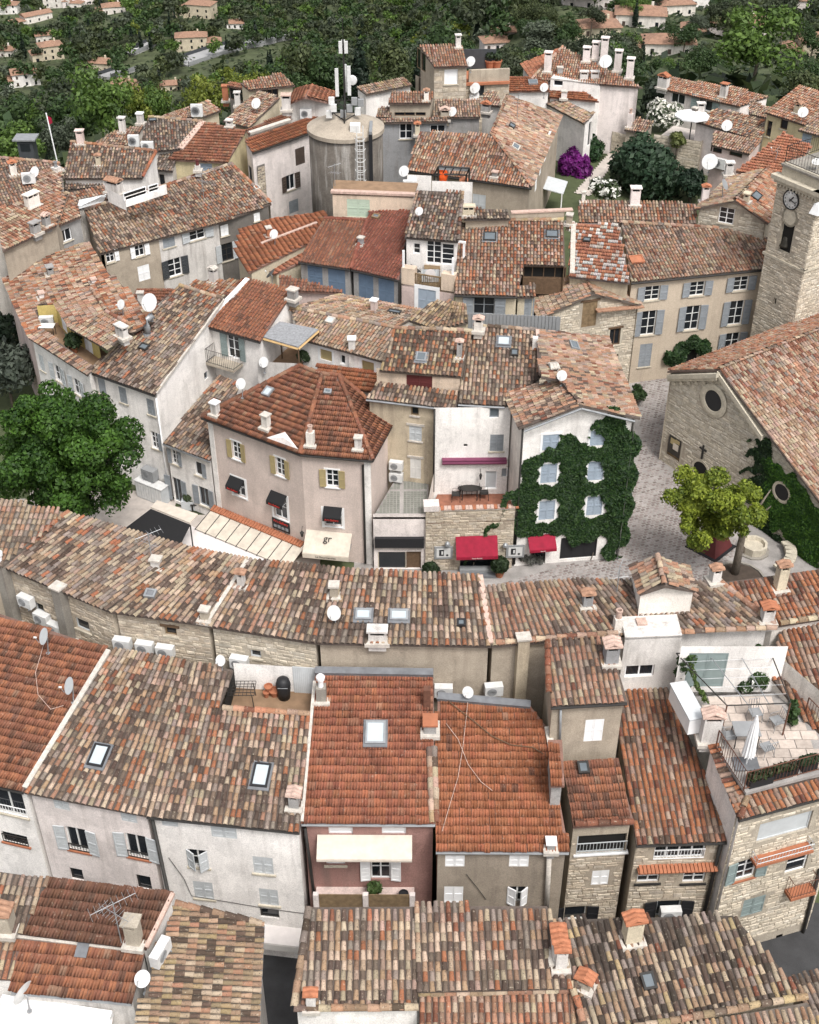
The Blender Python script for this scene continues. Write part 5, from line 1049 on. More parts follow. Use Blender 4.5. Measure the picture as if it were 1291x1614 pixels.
# shop between pink house and gallery
hS = House('small_shop', 'low shop with a dark fascia and glass window under a flat paved roof', 'pinkwhite'); zs = 3.55
s0, s1 = P(588, 815, zs), P(674, 815, zs); b0, b1 = P(622, 757, zs), P(676, 757, zs)
hS.flat('joint', [s0, s1, b1, b0])
hS.wall('front', s0 + UZ * .22, s1 + UZ * .22); hS.win('front', 618, 888, 1.55, 1.6, name='shop_window', cols=1, rows=1, fr='limestone', sill=0); hS.win('front', 652, 893, .8, 2.1, name='door', cols=1, rows=1, fr='wood', gl='wood', sill=0)
hS.build(); p = hS.on('front', 629, 853); w = hS.walls['front']; mb = MB(); mb.fbox(p, w['d'], w['n'], UZ, -1.3, 1.35, .01, .22, -.3, .32); hS.part(mb, 'fascia', 'black')
mb = MB(); mb.fbox(p, w['d'], w['n'], UZ, -1.42, -1.36, .25, .75, -.5, .3); t = thing('hanging_sign', p, 'small black sign sticking out at the corner of the low shop', 'sign'); mb.build('sign_board', M['black'], t, p); mb = MB(); mb.tube([p - w['d'] * 1.39 + UZ * .32, p - w['d'] * 1.39 + UZ * .32 + w['n'] * .8], .015, 4); mb.build('bracket', M['iron'], t, p)
mat('glass_block', (.20, .205, .18), .3, .2, 6); mat('glass_block_2', (.16, .165, .15), .3, .2, 6)
dU, dV = unit(s1 - s0), unit((b0 + b1) / 2 - (s0 + s1) / 2); ll = np.linalg.norm((b0 + b1) / 2 - (s0 + s1) / 2)
pl = [(p[0], p[1]) for p in (s0, s1, b1, b0)]; mb = MB()
for i in range(16):
 for j in range(24):
  if i % 8 in (7,) or j % 12 == 11: continue
  c = s0 + dU * (.15 + i * .185) + np.array([0, 1, 0]) * (.35 + j * .185)
  if in_poly(np.array([c[0]]), np.array([c[1]]), pl)[0] and in_poly(np.array([c[0] + .17]), np.array([c[1] + .17]), pl)[0]: mb.prism([c, c + dU * .15, c + dU * .15 + (0, .15, 0), c + (0, .15, 0)], (0, 0, .02))
hS.part(mb, 'glass_blocks', MATS['glass_block'], hS.roofs[0], kind='stuff')
# P3: loggia house
hP3 = House('terraced_house', 'peach house with a maroon shuttered loggia slot cut into its canal roof', 'ochre', near=300)
hP3.roof('canal', 'yred', [(598, 584), (728, 594), (743, 521), (622, 517)], 9.95, 16); hP3.roof('canal', 'dark', [(577, 628), (719, 645), (725, 617), (594, 604)], 8.75, 15); hP3.pat[1]['pal'] = 'mix'
hP3.edge_skip |= {(0, 0), (1, 2)}; hP3.zbs = {}; hP3.prep()
W0, W1 = hP3.pat[0]['W'], hP3.pat[1]['W']
l0, l1 = W1[3] + (0, .1, 0), W1[2] + (0, .1, 0); hP3.wall('log', np.array([l0[0], l0[1], 9.95]), np.array([l1[0], l1[1], 9.95]), zb=8.9, m='peach'); hP3.win('log', 661, 603, 1.4, .95, sh='closed', shc='maroon', plain=1, fr='maroon', sill=0)
hP3.eave_gutter(1); hP3.skylight(0, 664, 565, .55, .65, 'zinc', 'glassgrey'); hP3.chimney(0, 724, 562, .3, .3, .8, 'grey', 'tile', capm='mortarpink'); hP3.chimney(0, 754, 520, .5, .4, .55, 'warmwhite', 'tile', capm='mortarpink'); hP3.ridge(0, (622, 518), (743, 522), 'pale')
hP3.win((1, 0), 654, 648, .42, .55, cols=1, rows=1, fr='oldwood', sillm='mortar'); hP3.win((1, 0), 655, 683, .68, .95, sh='closed', shc='shlight', sillm='mortar', lintel='mortar'); hP3.win((1, 0), 655, 738, .6, 1.35, name='door', sh='closed', shc='offwhite', plain=1, sill=0, lintel='mortar'); hP3.build()
for (x, y, l) in ((626, 738, 'upper of two stacked air conditioners on the small shop roof'), (626, 756, 'lower of two stacked air conditioners on the small shop roof')): ac_unit(l, hP3.on((1, 0), x, y, .02), hP3.walls[(1, 0)]['d'], .75, .52)
# P4: tall white house
hP4 = House('terraced_house', 'tall white house with plum awning and brick floored terrace above the stone gallery', 'white', near=300)
hP4.roof('canal', 'dark', [(722, 636), (796, 640), (853, 592), (846, 520), (745, 513)], 9.05, 16); hP4.pat[0]['pal'] = 'mix'; hP4.edge_skip.add((0, 0)); hP4.prep()
e0, e1 = P(684, 636, 9.0), P(806, 643, 9.0); e0 = e0 + (0, -.3, 0); e1 = e1 + (0, .2, 0); hP4.wall('front', np.array([e0[0], e0[1], 8.93]), np.array([e1[0], e1[1], 8.93])); hP4.eave_gutter(0)
hP4.win('front', 779, 651, .5, .62, cols=1, rows=1, fr='shgrey', gl='glassgrey', sill=0); hP4.win('front', 783, 698, .72, 1.05, sh='closed', shc='shgrey'); hP4.win('front', 774, 757, .65, 1.2, name='terrace_door', cols=1, rows=1, fr='white', gl='shlight', sill=0); hP4.win('front', 796, 745, .36, .55, blank=1, fr='shgrey', sill=0); hP4.win('front', 734, 702, .2, .18, cols=1, rows=1, fr='iron', sill=0)
hP4.skylight(0, 794, 540, .7, .7, 'lead', 'glasspale'); hP4.skylight(0, 811, 558, .42, .5, 'iron', 'glassgrey', False); hP4.chimney(0, 843, 548, .32, .32, .7, 'white', 'none'); hP4.ridge(0, (746, 514), (846, 521), 'grey'); hP4.band(0, (852, 592), (847, 523), .2, .2, 'mortarpink')
q_ = hP4.on('front', 685, 645, .1); hP4.pipe([q_, np.array([q_[0], q_[1], 3.6])], 'iron', .06); hP4.build(); w = hP4.walls['front']
p = hP4.on('front', 748, 726); t = thing('rolled_awning', p, 'rolled plum coloured awning above the brick floored terrace', 'awning'); mb = MB(); mb.tube([p - w['d'] * 1.75 + w['n'] * .15, p + w['d'] * 1.72 + w['n'] * .15], .14, 8); mb.build('roll', M['purplecloth'], t, p); mb = MB(); mb.fbox(p, w['d'], w['n'], UZ, -1.75, 1.72, .0, .28, .14, .2); mb.build('housing', M['purplecloth'], t, p)
lantern('small lantern by the terrace door under the plum awning', hP4.on('front', 757, 745), w['n'], s=.7)
# gallery
zg = 3.35; g0, g1 = P(671, 806, 4.05), P(812, 802, 4.05); gb0, gb1 = hP4.on('front', 690, 765), hP4.on('front', 806, 768)
hG = House('stone_gallery', 'low rubble stone gallery with a red awning and terrace on top', 'stone'); hG.nstone = 300
hG.flat('floorred', [np.array([*g0[:2], zg]), np.array([*g1[:2], zg]), np.array([gb1[0], gb1[1], zg]), np.array([gb0[0], gb0[1], zg])])
hG.wall('front', g0, g1); hG.wall('left', np.array([gb0[0] - .2, gb0[1], 4.9]), g0, m='warmwhite')
hG.win('front', 750, 891, 1.75, 1.15, name='gallery_door', cols=2, rows=1, fr='black', sill=0)
hG.stone('front', .3, .17, 'stone', .02, 4.0); hG.build(); w = hG.walls['front']
mb = MB(); mb.fbox(g0, w['d'], w['n'], UZ, .75, np.linalg.norm((g1 - g0)[:2]), -.28, .04, .0, .06); hG.part(mb, 'parapet_coping', 'mortar')
for i in range(22): mb = MB(); mb.fbox(g0, w['d'], w['n'], UZ, .8 + i * .19, .8 + i * .19 + .165, -.3, .06, .06, .12); hG.part(mb, 'coping_brick', 'mortarpink' if i % 3 else 'terracotta', hG.root)
mb = MB(); mb.fbox(g0, w['d'], w['n'], UZ, -.1, .72, -.6, .05, 0, .35); hG.part(mb, 'corner_pier', ST['pinkwhite'])
p = hG.on('front', 751, 845); t = awning('larger dark red awning on the rubble stone gallery', p, w['d'], w['n'], 2.25, .75, .85, 'redcloth', .16, grp='red gallery awnings'); letters('fusion fine art', p + w['n'] * .775 - UZ * .93, w['d'], UZ, .1, 'palelettering', t, p)
for px, l in ((699, 'grey framed display board left of the larger red awning'), (814, 'grey framed display board right of the larger red awning')):
 p = hG.on('front', px, 870) if px < 800 else hG.on('front', 812, 868); t = thing('display_board', p, l, 'display board', 'display boards on the gallery wall'); mb = MB(); mb.fbox(p, w['d'], w['n'], UZ, -.5, .5, .02, .08, -.42, .42); mb.build('frame', M['pvc'], t, p)
 mb = MB(); mb.fbox(p, w['d'], w['n'], UZ, -.38, .38, .08, .09, -.3, .3); mb.build('sheet', M['print'], t, p); mb = MB(); mb.fbox(p, w['d'], w['n'], UZ, -.24, .02, .09, .094, -.2, .22); mb.build('photograph', M['black'], t, p); mb = MB(); mb.fbox(p, w['d'], w['n'], UZ, -.12, -.02, .094, .097, -.1, .12); mb.build('printed_figure', M['print'], t, p); mb = MB(); mb.lathe(p + w['d'] * .2 + w['n'] * .09 - UZ * .16, [(.07, .002), (.07, .008), (.001, .008)], 12, w['d'], UZ, w['n']); mb.build('printed_disc', M['black'], t, p)
for px, l in ((705, 'small grey lamp above the left display board'), (796, 'small grey lamp above the right display board')):
 p = hG.on('front', px, 853 if px < 750 else 855); t = thing('wall_lamp', p, l, 'lamp', 'gallery wall lamps'); mb = MB(); mb.lathe(p + w['n'] * .22, [(.16, -.08), (.13, .04), (.05, .12), (.02, .15)], 10); mb.build('lamp_shade', M['zinc'], t, p); mb = MB(); mb.tube([p, p + w['n'] * .22 + UZ * .1], .02, 5); mb.build('arm', M['iron'], t, p)
gp = lambda x, y: P(x, y, .0)
pot('clipped green bush in a terracotta pot right of the gallery door', gp(787, 908), .27, .42, plant_=(1500, .46, (.008, .02, .008), (.035, .06, .02))); t = plant('green_bush', gp(678, 908), 'dark green bush at the left foot of the gallery wall', 'bush', [(0, 0, .45, .42), (.25, .05, .3, .3)], 1200, .11, (.008, .02, .008), (.03, .055, .02))
t = plant('grey_plant', gp(836, 893) + (0, .2, 0), 'grey leaved plant at the corner between gallery and ivy house', 'plant', [(0, 0, .35, .35), (.5, .1, .25, .28), (-.4, 0, .5, .3)], 700, .1, (.06, .065, .055), (.17, .17, .15))
t = thing('doorstep', gp(752, 908), 'dark stone step before the gallery door', 'step'); mb = MB(); mb.box(-1.0, 1.0, -.2, .45, 0, .16); mb.build('lower_step', M['lead'], t); mb = MB(); mb.box(-.95, .95, .1, .5, .163, .32); mb.build('upper_step', M['pvc'], t)
zt4 = zg; c = P(740, 786, zg); t = table('long oval dark table on the brick floored terrace', c, .5, 'iron', .72); t.scale = (1.35, .6, 1)
for i, (dx, dy, yaw) in enumerate(((-.75, -.15, 90), (.8, 0, -90), (-.35, .55, 180), (.35, .55, 180))): chair(['dark chair at the left end of the oval terrace table', 'dark chair at the right end of the oval terrace table', 'dark chair behind the oval terrace table on its left', 'dark chair behind the oval terrace table on its right'][i], c + (dx, dy, 0), yaw, 'iron')
# P5: ivy house
hP5 = House('ivy_house', 'white gabled house overgrown with ivy at the lane, with pale blue closed shutters', 'white', near=300)
eL, eR = P(818, 675, 9.2), P(1009, 659, 9.35); ap = RV(916, 639, eL, eR); bkL, bkr = P(870, 590, ap[2]), P(846, 520, ap[2] + .05)
def pit(A_, B_, q): h = unit(np.array([-(B_ - A_)[1], (B_ - A_)[0], 0.])); return math.degrees(math.atan2(q[2] - A_[2], np.dot(q - A_, h)))
la, rb = P(793, 618, 9.2), P(957, 531, 9.35); hP5.roof('canal', 'palepink', [la, eL, ap, (882, 598)], 9.2, pit(la, eL, ap)); hP5.roof('canal', 'palepink', [eR, rb, (847, 520), (853, 594), (882, 598), ap], 9.35, pit(eR, rb, ap)); bkL = hP5.pat[0]['W'][3]
hP5.edge_skip |= {(0, 0), (0, 1), (0, 2), (0, 3), (1, 1), (1, 2), (1, 3), (1, 4), (1, 5)}; hP5.prep()
dn = UZ * .12; back = unit(np.array([-(eR - eL)[1], (eR - eL)[0], 0])) * .3; fl_, fr_, fa_ = eL - dn + back + (.25, 0, 0), eR - dn + back - (.3, 0, 0), ap - dn + back
hP5.wall('front', fl_, fr_, top=[fa_]); hP5.wall('side', P(793, 618, 9.1) + (.25, 0, -.1), fl_, m='warmwhite')
iw = dict(sh='closed', shc='shpale', sill=0, sur='white', surw=.12)
for (x, y) in ((868, 697), (943, 690)): hP5.win('front', x, y, .85, .95, **iw)
for (x, y) in ((865, 746), (939, 742)): hP5.win('front', x, y, .85, 1.2, **iw)
for (x, y) in ((862, 804), (937, 797)): hP5.win('front', x, y, .85, 1.25, **iw)
hP5.win('front', 912, 863, 2.05, 1.5, name='garage_door', blank=1, cols=3, fr='black', sill=0); hP5.win('front', 848, 875, .85, 1.6, name='door', cols=2, rows=1, fr='black', sill=0)
hP5.skylight(1, 904, 547, .85, .5, 'zinc', 'glassgrey', False); hP5.chimney(0, 872, 596, .5, .45, .55, 'white', 'tile', capm='mortar'); hP5.ridge(1, ap, bkL, 'palepink'); hP5.gutter(fl_ + UZ * 0 - back * 1.4, fa_ - back * 1.4, 'zinc', .06); hP5.gutter(fa_ - back * 1.4, fr_ - back * 1.4, 'zinc', .06)
q_ = fl_ - back * .2; hP5.pipe([q_, np.array([q_[0], q_[1], .2])], 'iron', .06); hP5.build(); w = hP5.walls['front']
dish('white box shaped vent dish on the gable ridge of the ivy house', 886, 592, .3, (hP5, 0, .7), mast=.6)
def ivy_on(label, h, key, poly, holes, n, size=.16, c0=(.008, .03, .008), c1=(.045, .095, .02), thick=.11, name='ivy', extra=None):
 w = h.walls[key]; F = [h.wframe(key, *q) for q in poly]; us, zs = [f[0] for f in F], [f[1] for f in F]; H_ = []
 for (x, y, hw, hh) in holes: u, z = h.wframe(key, x, y); H_.append((u, z, hw, hh))
 pts = [];
 while len(pts) < n:
  u = rng.uniform(min(us) - .3, max(us) + .3, 4000); z = rng.uniform(max(0, min(zs)), max(zs) + .3, 4000); uu = u + .25 * np.sin(z * 3.1) + .12 * np.sin(u * 7); zz = z + .25 * np.sin(u * 2.3) + .15 * np.sin(u * 6.1 + 1)
  k = in_poly(uu, zz, F)
  for (a, b, hw, hh) in H_: k &= ~((((u - a + .08 * np.sin(z * 9)) / hw) ** 4 + ((z - b + .08 * np.sin(u * 8)) / hh) ** 4) < 1)
  for a, b in zip(u[k], z[k]): pts.append((a, b))
 pts = np.array(pts[:n]); bulge = thick * (.5 + .5 * np.sin(pts[:, 0] * 2.7 + 1.3 * np.sin(pts[:, 1] * 1.9)) * np.sin(pts[:, 1] * 2.2 + .8)) * rng.uniform(.3, 1, n) + .04
 X = w['o'] + pts[:, :1] * w['d'] + pts[:, 1:] * UZ + bulge[:, None] * w['n']; nrm = np.tile(unit(w['n'] + UZ * .55), (n, 1)); t_ = rng.random((n, 1)) ** 1.5; c = np.array(c0) * (1 - t_) + np.array(c1) * t_
 o = thing(name, w['o'] + w['d'] * np.mean(us), label, 'ivy'); V = leaves(X - np.array(o.location), nrm, size, c, 'leaves'); link('leaves', V, o)
 mb = MB()
 for k in range(1): u = min(us) + .3; mb.tube([w['o'] + w['d'] * (u + .2 * math.sin(z * 1.3 + k)) + w['n'] * .03 + UZ * z for z in np.linspace(max(0, min(zs)), max(0, min(zs)) + .5, 4)], .03, 5)
 mb.build('stem', M['bark'], o, np.array(o.location)); return o
ivy_on('dense dark green ivy framing the six windows of the white gabled house', hP5, 'front', [(735, 890), (826, 745), (835, 715), (893, 688), (925, 690), (950, 650), (990, 670), (1003, 690), (996, 800), (975, 880), (955, 875), (950, 850), (900, 852), (888, 845), (830, 843), (805, 825), (812, 790)],
  [(865, 746, .62, .78), (939, 742, .55, .75), (862, 804, .66, .85), (937, 797, .66, .8), (868, 690, .5, .6), (941, 690, .5, .6)], 22000, .115)
ivy_on('thick ivy curtain hanging down the lane side corner of the white gabled house', hP5, 'front', [(955, 880), (952, 700), (948, 640), (975, 655), (1003, 680), (998, 760), (985, 840), (970, 885)], [], 9000, .125, thick=.28)
p = hP5.on('front', 853, 843); t = awning('smaller faded red awning at the corner below the ivy', p, w['d'], w['n'], 1.5, .7, .5, 'redcloth', .14, grp='red gallery awnings'); letters('fine art', p + w['n'] * .725 - UZ * .57, w['d'], UZ, .1, 'palelettering', t, p)
# W: white houses on the left of the square
hW1 = House('white_house', 'tall white house with plain gable wall and dark canal roof beside the big tree', 'white', near=300)
hW1.roof('canal', 'dark', [(139, 585), (244, 622), (353, 471), (283, 450)], 7.35, 17); hW1.prep(); hW1.eave_gutter(0, 'iron')
lw = dict(sh='open', shc='shgrey', fr='white', cols=2, rows=2, sillm='limestone')
for (x, y) in ((161, 609), (194, 623), (238, 642)): hW1.win((0, 0), x, y, .55, 1.05, sh='closed', shc='shgrey', sillm='limestone')
hW1.win((0, 0), 244, 694, .55, 1.15, sh='right', shc='shgrey', fr='white', cols=2, rows=3); hW1.win((0, 1), 325, 592, .4, .5, cols=1, rows=1, fr='shgrey', sill=0)
hW1.ridge(0, (284, 451), (352, 472), 'pale'); hW1.band(0, (246, 620), (353, 472), .12, .06, 'mortar'); hW1.skylight(0, 228, 549, .6, .45, 'iron', 'glassgrey', False)
q_ = hW1.on((0, 0), 246, 628, .08); hW1.pipe([q_, np.array([q_[0], q_[1], .2])], 'white', .05); hW1.build()
t = thing('vent_pipe', hW1.at(0, 233, 527), 'bent silver flue pipe standing on the dark canal roof', 'vent'); b = np.array(t.location); mb = MB(); mb.tube([(0, 0, 0), (0, 0, .55), (.12, .1, .9), (.35, .3, 1.1)], .2, 12); mb.build('pipe', M['zinc'], t, smooth=True); mb = MB(); mb.lathe((0, 0, 0), [(.3, 0), (.22, .1)], 12); mb.build('collar', M['lead'], t)
hW2 = House('white_house', 'low white house with a wine dark canal roof squeezed beside the pinkish house', 'white', near=200)
hW2.roof('canal', 'dark', [(257, 698), (331, 726), (378, 605), (346, 590)], 4.3, 17); hW2.pat[0]['pal'] = 'dark'; hW2.prep(); hW2.eave_gutter(0, 'zinc')
hW2.win((0, 0), 276, 721, .5, .95, sh='open', shc='shgrey', fr='white', cols=2, rows=3); hW2.win((0, 0), 313, 739, .55, .95, sh='right', shc='shgrey', fr='white', cols=1, rows=1); hW2.win((0, 0), 279, 772, .8, 1.7, name='door', sh='open', shc='shgrey', fr='shgrey', cols=2, rows=1, sill=0); hW2.win((0, 0), 322, 783, .75, 1.3, sh='open', shc='shgrey', fr='shgrey', cols=2, rows=1); hW2.build()
w = hW1.walls[(0, 0)]; pw = hW1.on((0, 0), 243, 752)
ac_unit('grey outdoor unit on the white wall above the yard behind the big tree', pw, w['d'], .9, .7, .5, 'pvc')
t = thing('storage_cabinet', hW1.on((0, 0), 250, 775, .1) * [1, 1, 0], 'long white slatted cabinet against the white house in the yard', 'cabinet'); mb = MB(); mb.fbox((0, 0, 0), w['d'], w['n'], UZ, -1.1, .9, .05, .7, 0, 1.15); mb.build('body', M['shlight'], t)
mb = MB(); mb.fbox((0, 0, 0), w['d'], w['n'], UZ, -1.15, .95, .02, .75, 1.153, 1.2); mb.build('top', M['plastic'], t)
for i in range(10): mb = MB(); mb.fbox((0, 0, 0), w['d'], w['n'], UZ, -1.05 + i * .195, -.9 + i * .195, .703, .73, .08, 1.1); mb.build('slat', M['plastic'], t)
t = thing('garden_bench', P(318, 803, 0), 'dark bench in the small yard by the low white house', 'bench'); mb = MB(); mb.box(-.6, .6, -.2, .2, .4, .45); mb.build('seat', M['iron'], t); mb = MB(); mb.box(-.6, .6, .18, .23, .5, .85); mb.build('backrest', M['iron'], t)
for x in (-.5, .5): mb = MB(); mb.box(x - .04, x + .04, -.18, .2, 0, .4); mb.build('leg', M['iron'], t)
t = thing('planter_box', P(300, 800, 0), 'pale grey planter box in the small yard by the low white house', 'planter'); mb = MB(); mb.box(-.45, .45, -.3, .3, 0, .6); mb.build('box', M['shlight'], t); link('foliage', blob_leaves([(0, 0, .75, .35)], 200, .1, (.03, .05, .02), (.08, .1, .05), -.5, 'foliage'), t)
# dark sunken pool cover in the yard
t = thing('yard_cover', P(250, 832, .1), 'black tarpaulin stretched over the sunken yard behind the curved row', 'tarpaulin'); b = P(250, 832, .1); zc = 2.2; mb = MB(); mb.prism([P(197, 834, zc), P(283, 862, zc), P(300, 828, zc), P(238, 803, zc)], (0, 0, .05)); mb.build('sheet', M['blackcloth'], t, b)
for c_ in ((197, 834), (283, 862), (300, 828), (238, 803)): mb = MB(); e_ = P(*c_, zc); mb.tube([e_, np.array([e_[0], e_[1], 0])], .04, 5); mb.build('post', M['iron'], t, b)
mb = MB(); mb.prism([P(238, 801, zc), P(300, 826, zc), P(312, 812, zc), P(248, 790, zc)], (0, 0, .08)); mb.build('rolled_edge', M['cream'], t, b)
# W3: balcony house
hW3 = House('white_house', 'white house with iron balcony and dark shutters under a brown canal roof with white verge', 'white', near=300)
hW3.roof('canal', 'brown', [(322, 513), (410, 538), (463, 458), (390, 440)], 8.65, 17); hW3.pat[0]['pal'] = 'redold'; hW3.prep(); hW3.eave_gutter(0, 'iron')
hW3.win((0, 0), 368, 544, .85, 1.75, name='balcony_door', sh='open', shc='shteal', fr='white', cols=2, rows=3, sill=0); hW3.band(0, (324, 511), (391, 441), .3, .14, 'white'); hW3.chimney(0, 462, 470, .55, .5, .6, 'grey', 'slab'); hW3.build()
wall_balcony('iron railed balcony on the white house below the brown roof', hW3, (0, 0), 361, 567, 2.0, .95, 'stonepale', 'iron', .9)
dish('white satellite dish on the terrace wall below the reed pergola', 416, 571, .34, P(416, 571, 7.6), mast=.7); dish('white satellite dish between the wine dark roof and the orange brown hip roof', 380, 605, .34, (hP1, 0, .9), mast=.9)
# pergola with reed roof and terrace
zq = 8.7; t = thing('pergola', P(455, 545, 6.6), 'terrace pergola covered with grey reed matting on pale beams', 'pergola'); b = P(455, 545, 6.6); cs = [P(411, 531, zq), P(470, 548, zq), P(502, 520, zq + .3), P(441, 508, zq + .3)]
mb = MB(); mb.prism(cs, (0, 0, .06)); mb.build('reed_roof', M['reed'], t, b); mb = MB(); mb.tube([cs[0] - UZ * .1, cs[1] - UZ * .1], .08, 4); mb.build('beam', M['pinewood'], t, b); mb = MB(); mb.tube([cs[1] - UZ * .1, cs[2] - UZ * .1], .08, 4); mb.build('beam', M['pinewood'], t, b)
for c in cs: mb = MB(); mb.tube([c - UZ * .1, np.array([c[0], c[1], 6.4])], .05, 5); mb.build('post', M['wood'], t, b)
hTb = House('roof_terrace', 'planted terrace with white parapet under the reed pergola', 'dirtywhite', cat='roof terrace'); z_ = 6.5; tp = [P(408, 572, 7.4), P(478, 575, 7.4)]; hTb.wall('front', P(405, 570, 7.5), P(475, 573, 7.5), zb=3); hTb.flat('floorbrown', [P(405, 572, 6.6), P(475, 575, 6.6), P(505, 545, 6.6), P(430, 540, 6.6)]); hTb.build()
for (x, y, l) in ((418, 560, 'shrub leftmost on the terrace under the reed pergola'), (493, 549, 'shrub at the right end of the reed pergola terrace'), (478, 570, 'dark bush on the parapet right of the reed pergola')): plant('terrace_shrub', P(x, y, 6.9), l, 'shrub', [(0, 0, .35, .38), (.2, 0, .2, .25)], 500, .11, (.01, .02, .008), (.05, .08, .03), crown='foliage')
# P2 cream roofed house
hP2 = House('terraced_house', 'long cream roofed house with tall white chimney and tan roller blinds', 'white', near=300)
hP2.roof('canal', 'yellow', [(476, 535), (605, 570), (622, 517), (458, 486)], 8.4, 15); hP2.pat[0]['pal'] = 'pale'; a, b = hP2.pat[0]['W'][3], hP2.pat[0]['W'][2]
hP2.roof('canal', 'pale', [a, b, P(672, 489, 9.2), P(535, 463, 9.2)], 9.2, -13, bil=True); hP2.prep(); hP2.ridge(0, a, b, 'pale')
hP2.win((0, 0), 514, 560, .8, .7, blank=1, fr='shtan', sur='white', sill=0); hP2.win((0, 0), 580, 578, .8, .7, blank=1, fr='shtan', sur='white', sill=0); hP2.win((0, 0), 540, 567, .35, .6, cols=1, rows=1, fr='white', sill=0)
hP2.skylight(0, 521, 507, .5, .5, 'mortar', 'glasspale', False); hP2.chimney(1, 590, 490, .36, .36, .75, 'rosepale', 'slab', capm='white'); hP2.skylight(1, 622, 494, .8, .35, 'iron', 'glassgrey', False); hP2.build()
loose_chimney('tall white chimney rising before the cream roofed house', P(556, 585, 7.0), .42, .4, 2.3, 'white', 'slab', 0, 'white')
hP2b = House('lean_to', 'small red flat tiled lean-to below the tan blinds behind the hip roof', 'white', cat='lean-to'); hP2b.roof('flat', 'red2', [(500, 606), (596, 618), (603, 588), (500, 572)], 7.0, 15); hP2b.build()
# ================================================================ left side and back of the village
SG = dict(sh='closed', shc='shgrey')
hL1 = House('curved_house', 'long curved white house with sunken yellow terrace and broad sideways canal roof', 'white', near=300)
hL1.roof('canal', 'palepink', [(4, 439), (45, 532), (62, 520), (58, 480), (86, 480), (118, 502), (160, 522), (207, 525), (243, 506), (215, 470), (160, 420), (139, 381), (89, 399)], 7.6, 12)
hL1.roof('canal', 'palepink', [(45, 532), (138, 591), (148, 577), (64, 520)], (7.6, 7.5), 14)
hL1.pat[0]['pal'] = 'warm'; hL1.wmat = {(0, 0): 'rosepale'}
hL1.edge_skip |= {(0, j) for j in range(1, 12)} | {(1, 2)}; hL1.prep(); hL1.ridge(0, (168, 491), (143, 455), 'palepink')
for (x, y) in ((92, 589), (122, 610)): hL1.win((1, 0), x, y, .8, 1.1, sh='open', shc='shlight', fr='white')
hL1.win((1, 0), 66, 572, .5, 1.1, sh='closed', shc='shlight'); hL1.win((0, 0), 22, 520, .6, 1.0, **SG); hL1.win((0, 0), 33, 552, .6, 1.0, **SG); hL1.chimney(0, 80, 433, .6, .5, .5, 'grey', 'slots'); hL1.chimney(0, 66, 470, .5, .4, .5, 'pinkwhite', 'slab', capm='mortarpink'); hL1.chimney(0, 148, 446, .4, .35, .35, 'pinkwhite', 'slab', capm='mortarpink'); hL1.build()
zf = 7.1; hY = House('roof_terrace', 'sunken terrace with yellow walls and brown floor in the curved canal roof', 'yellow', cat='roof terrace'); hY.zb = zf
hY.flat('floorbrown', [P(62, 522, zf), P(150, 580, zf), P(172, 560, zf), P(90, 495, zf)])
ya, yb, yc = P(93, 512, zf), P(108, 531, zf), P(160, 568, zf); up = 1.75
hY.wall('side', np.array([*ya[:2], zf + up]), np.array([*yb[:2], zf + up])); hY.wall('main', np.array([*yb[:2], zf + up]), np.array([*yc[:2], zf + up])); hY.wall('back', P(58, 482, zf + 1.2), P(92, 480, zf + 1.2), zb=zf - .4)
hY.win('side', 100, 505, .9, 1.45, name='terrace_door', sh='closed', shc='white', plain=1, sill=0, fr='white'); hY.win('main', 141, 553, .9, 1.45, name='terrace_door', sh='closed', shc='white', plain=1, sill=0, fr='white'); hY.build()
za = zf + up + .1; hYr = House('roof_pavilion', 'raised pinkish canal roof over the yellow terrace walls', 'yellow', cat='pavilion', near=150)
hYr.roof('canal', 'palepink', [(85, 479), (110, 517), (168, 491), (143, 455)], za, 14, walls=False); hYr.roof('canal', 'palepink', [(110, 517), (170, 551), (209, 514), (168, 491)], za, 14, walls=False); hYr.ridge(0, (168, 491), (144, 456), 'palepink'); hYr.ridge(1, (168, 492), (208, 514), 'palepink'); hYr.chimney(1, 193, 530, .8, .4, .5, 'white', 'slots'); hYr.loc = None; hYr.walls['x'] = None; del hYr.walls['x']; hYr.edge_skip |= {(i, j) for i in (0, 1) for j in range(4)}; hYr.build()
ac_unit('white air conditioner against the yellow terrace wall', P(76, 512, zf + .1), np.array([1., .1, 0]), .85, .6)
t = pot('tall potted plant before the yellow terrace wall', P(118, 555, zf), .22, .35, plant_=(400, .5, (.01, .025, .008), (.05, .08, .03)))
table('small pale table on the yellow walled terrace', P(77, 530, zf), sq=(.9, .6), m='offwhite')
dish('white dish on the curved canal roof left of the bigger dish', 191, 480, .33, (hL1, 0, .8), az=-140); dish('largest white dish on a chimney by the wine coloured roofs', 236, 477, .58, (hL1, 0, 1.3), az=-150, mast=1.2)
hL3 = House('lean_to', 'rusty canal roof strip ending at the white slatted chimney', 'warmwhite', cat='lean-to', near=60); hL3.roof('canal', 'dark', [(298, 455), (352, 470), (392, 440), (305, 443)], 6.5, 12); hL3.pat[0]['pal'] = 'warm'; hL3.chimney(0, 337, 444, .6, .55, 1.0, 'white', 'tile', capm='mortar'); hL3.build()
hL4 = House('lean_to', 'low red flat tiled roof beside the largest dish', 'warmwhite', cat='lean-to'); hL4.roof('flat', 'redold', [(205, 478), (246, 478), (278, 455), (215, 455)], 6.2, 8); hL4.chimney(0, 223, 478, .5, .4, 1.0, 'white', 'slab'); hL4.build()
hL2 = House('terraced_house', 'beige end house with cracked blank wall and orange canal roof', 'beige', near=200)
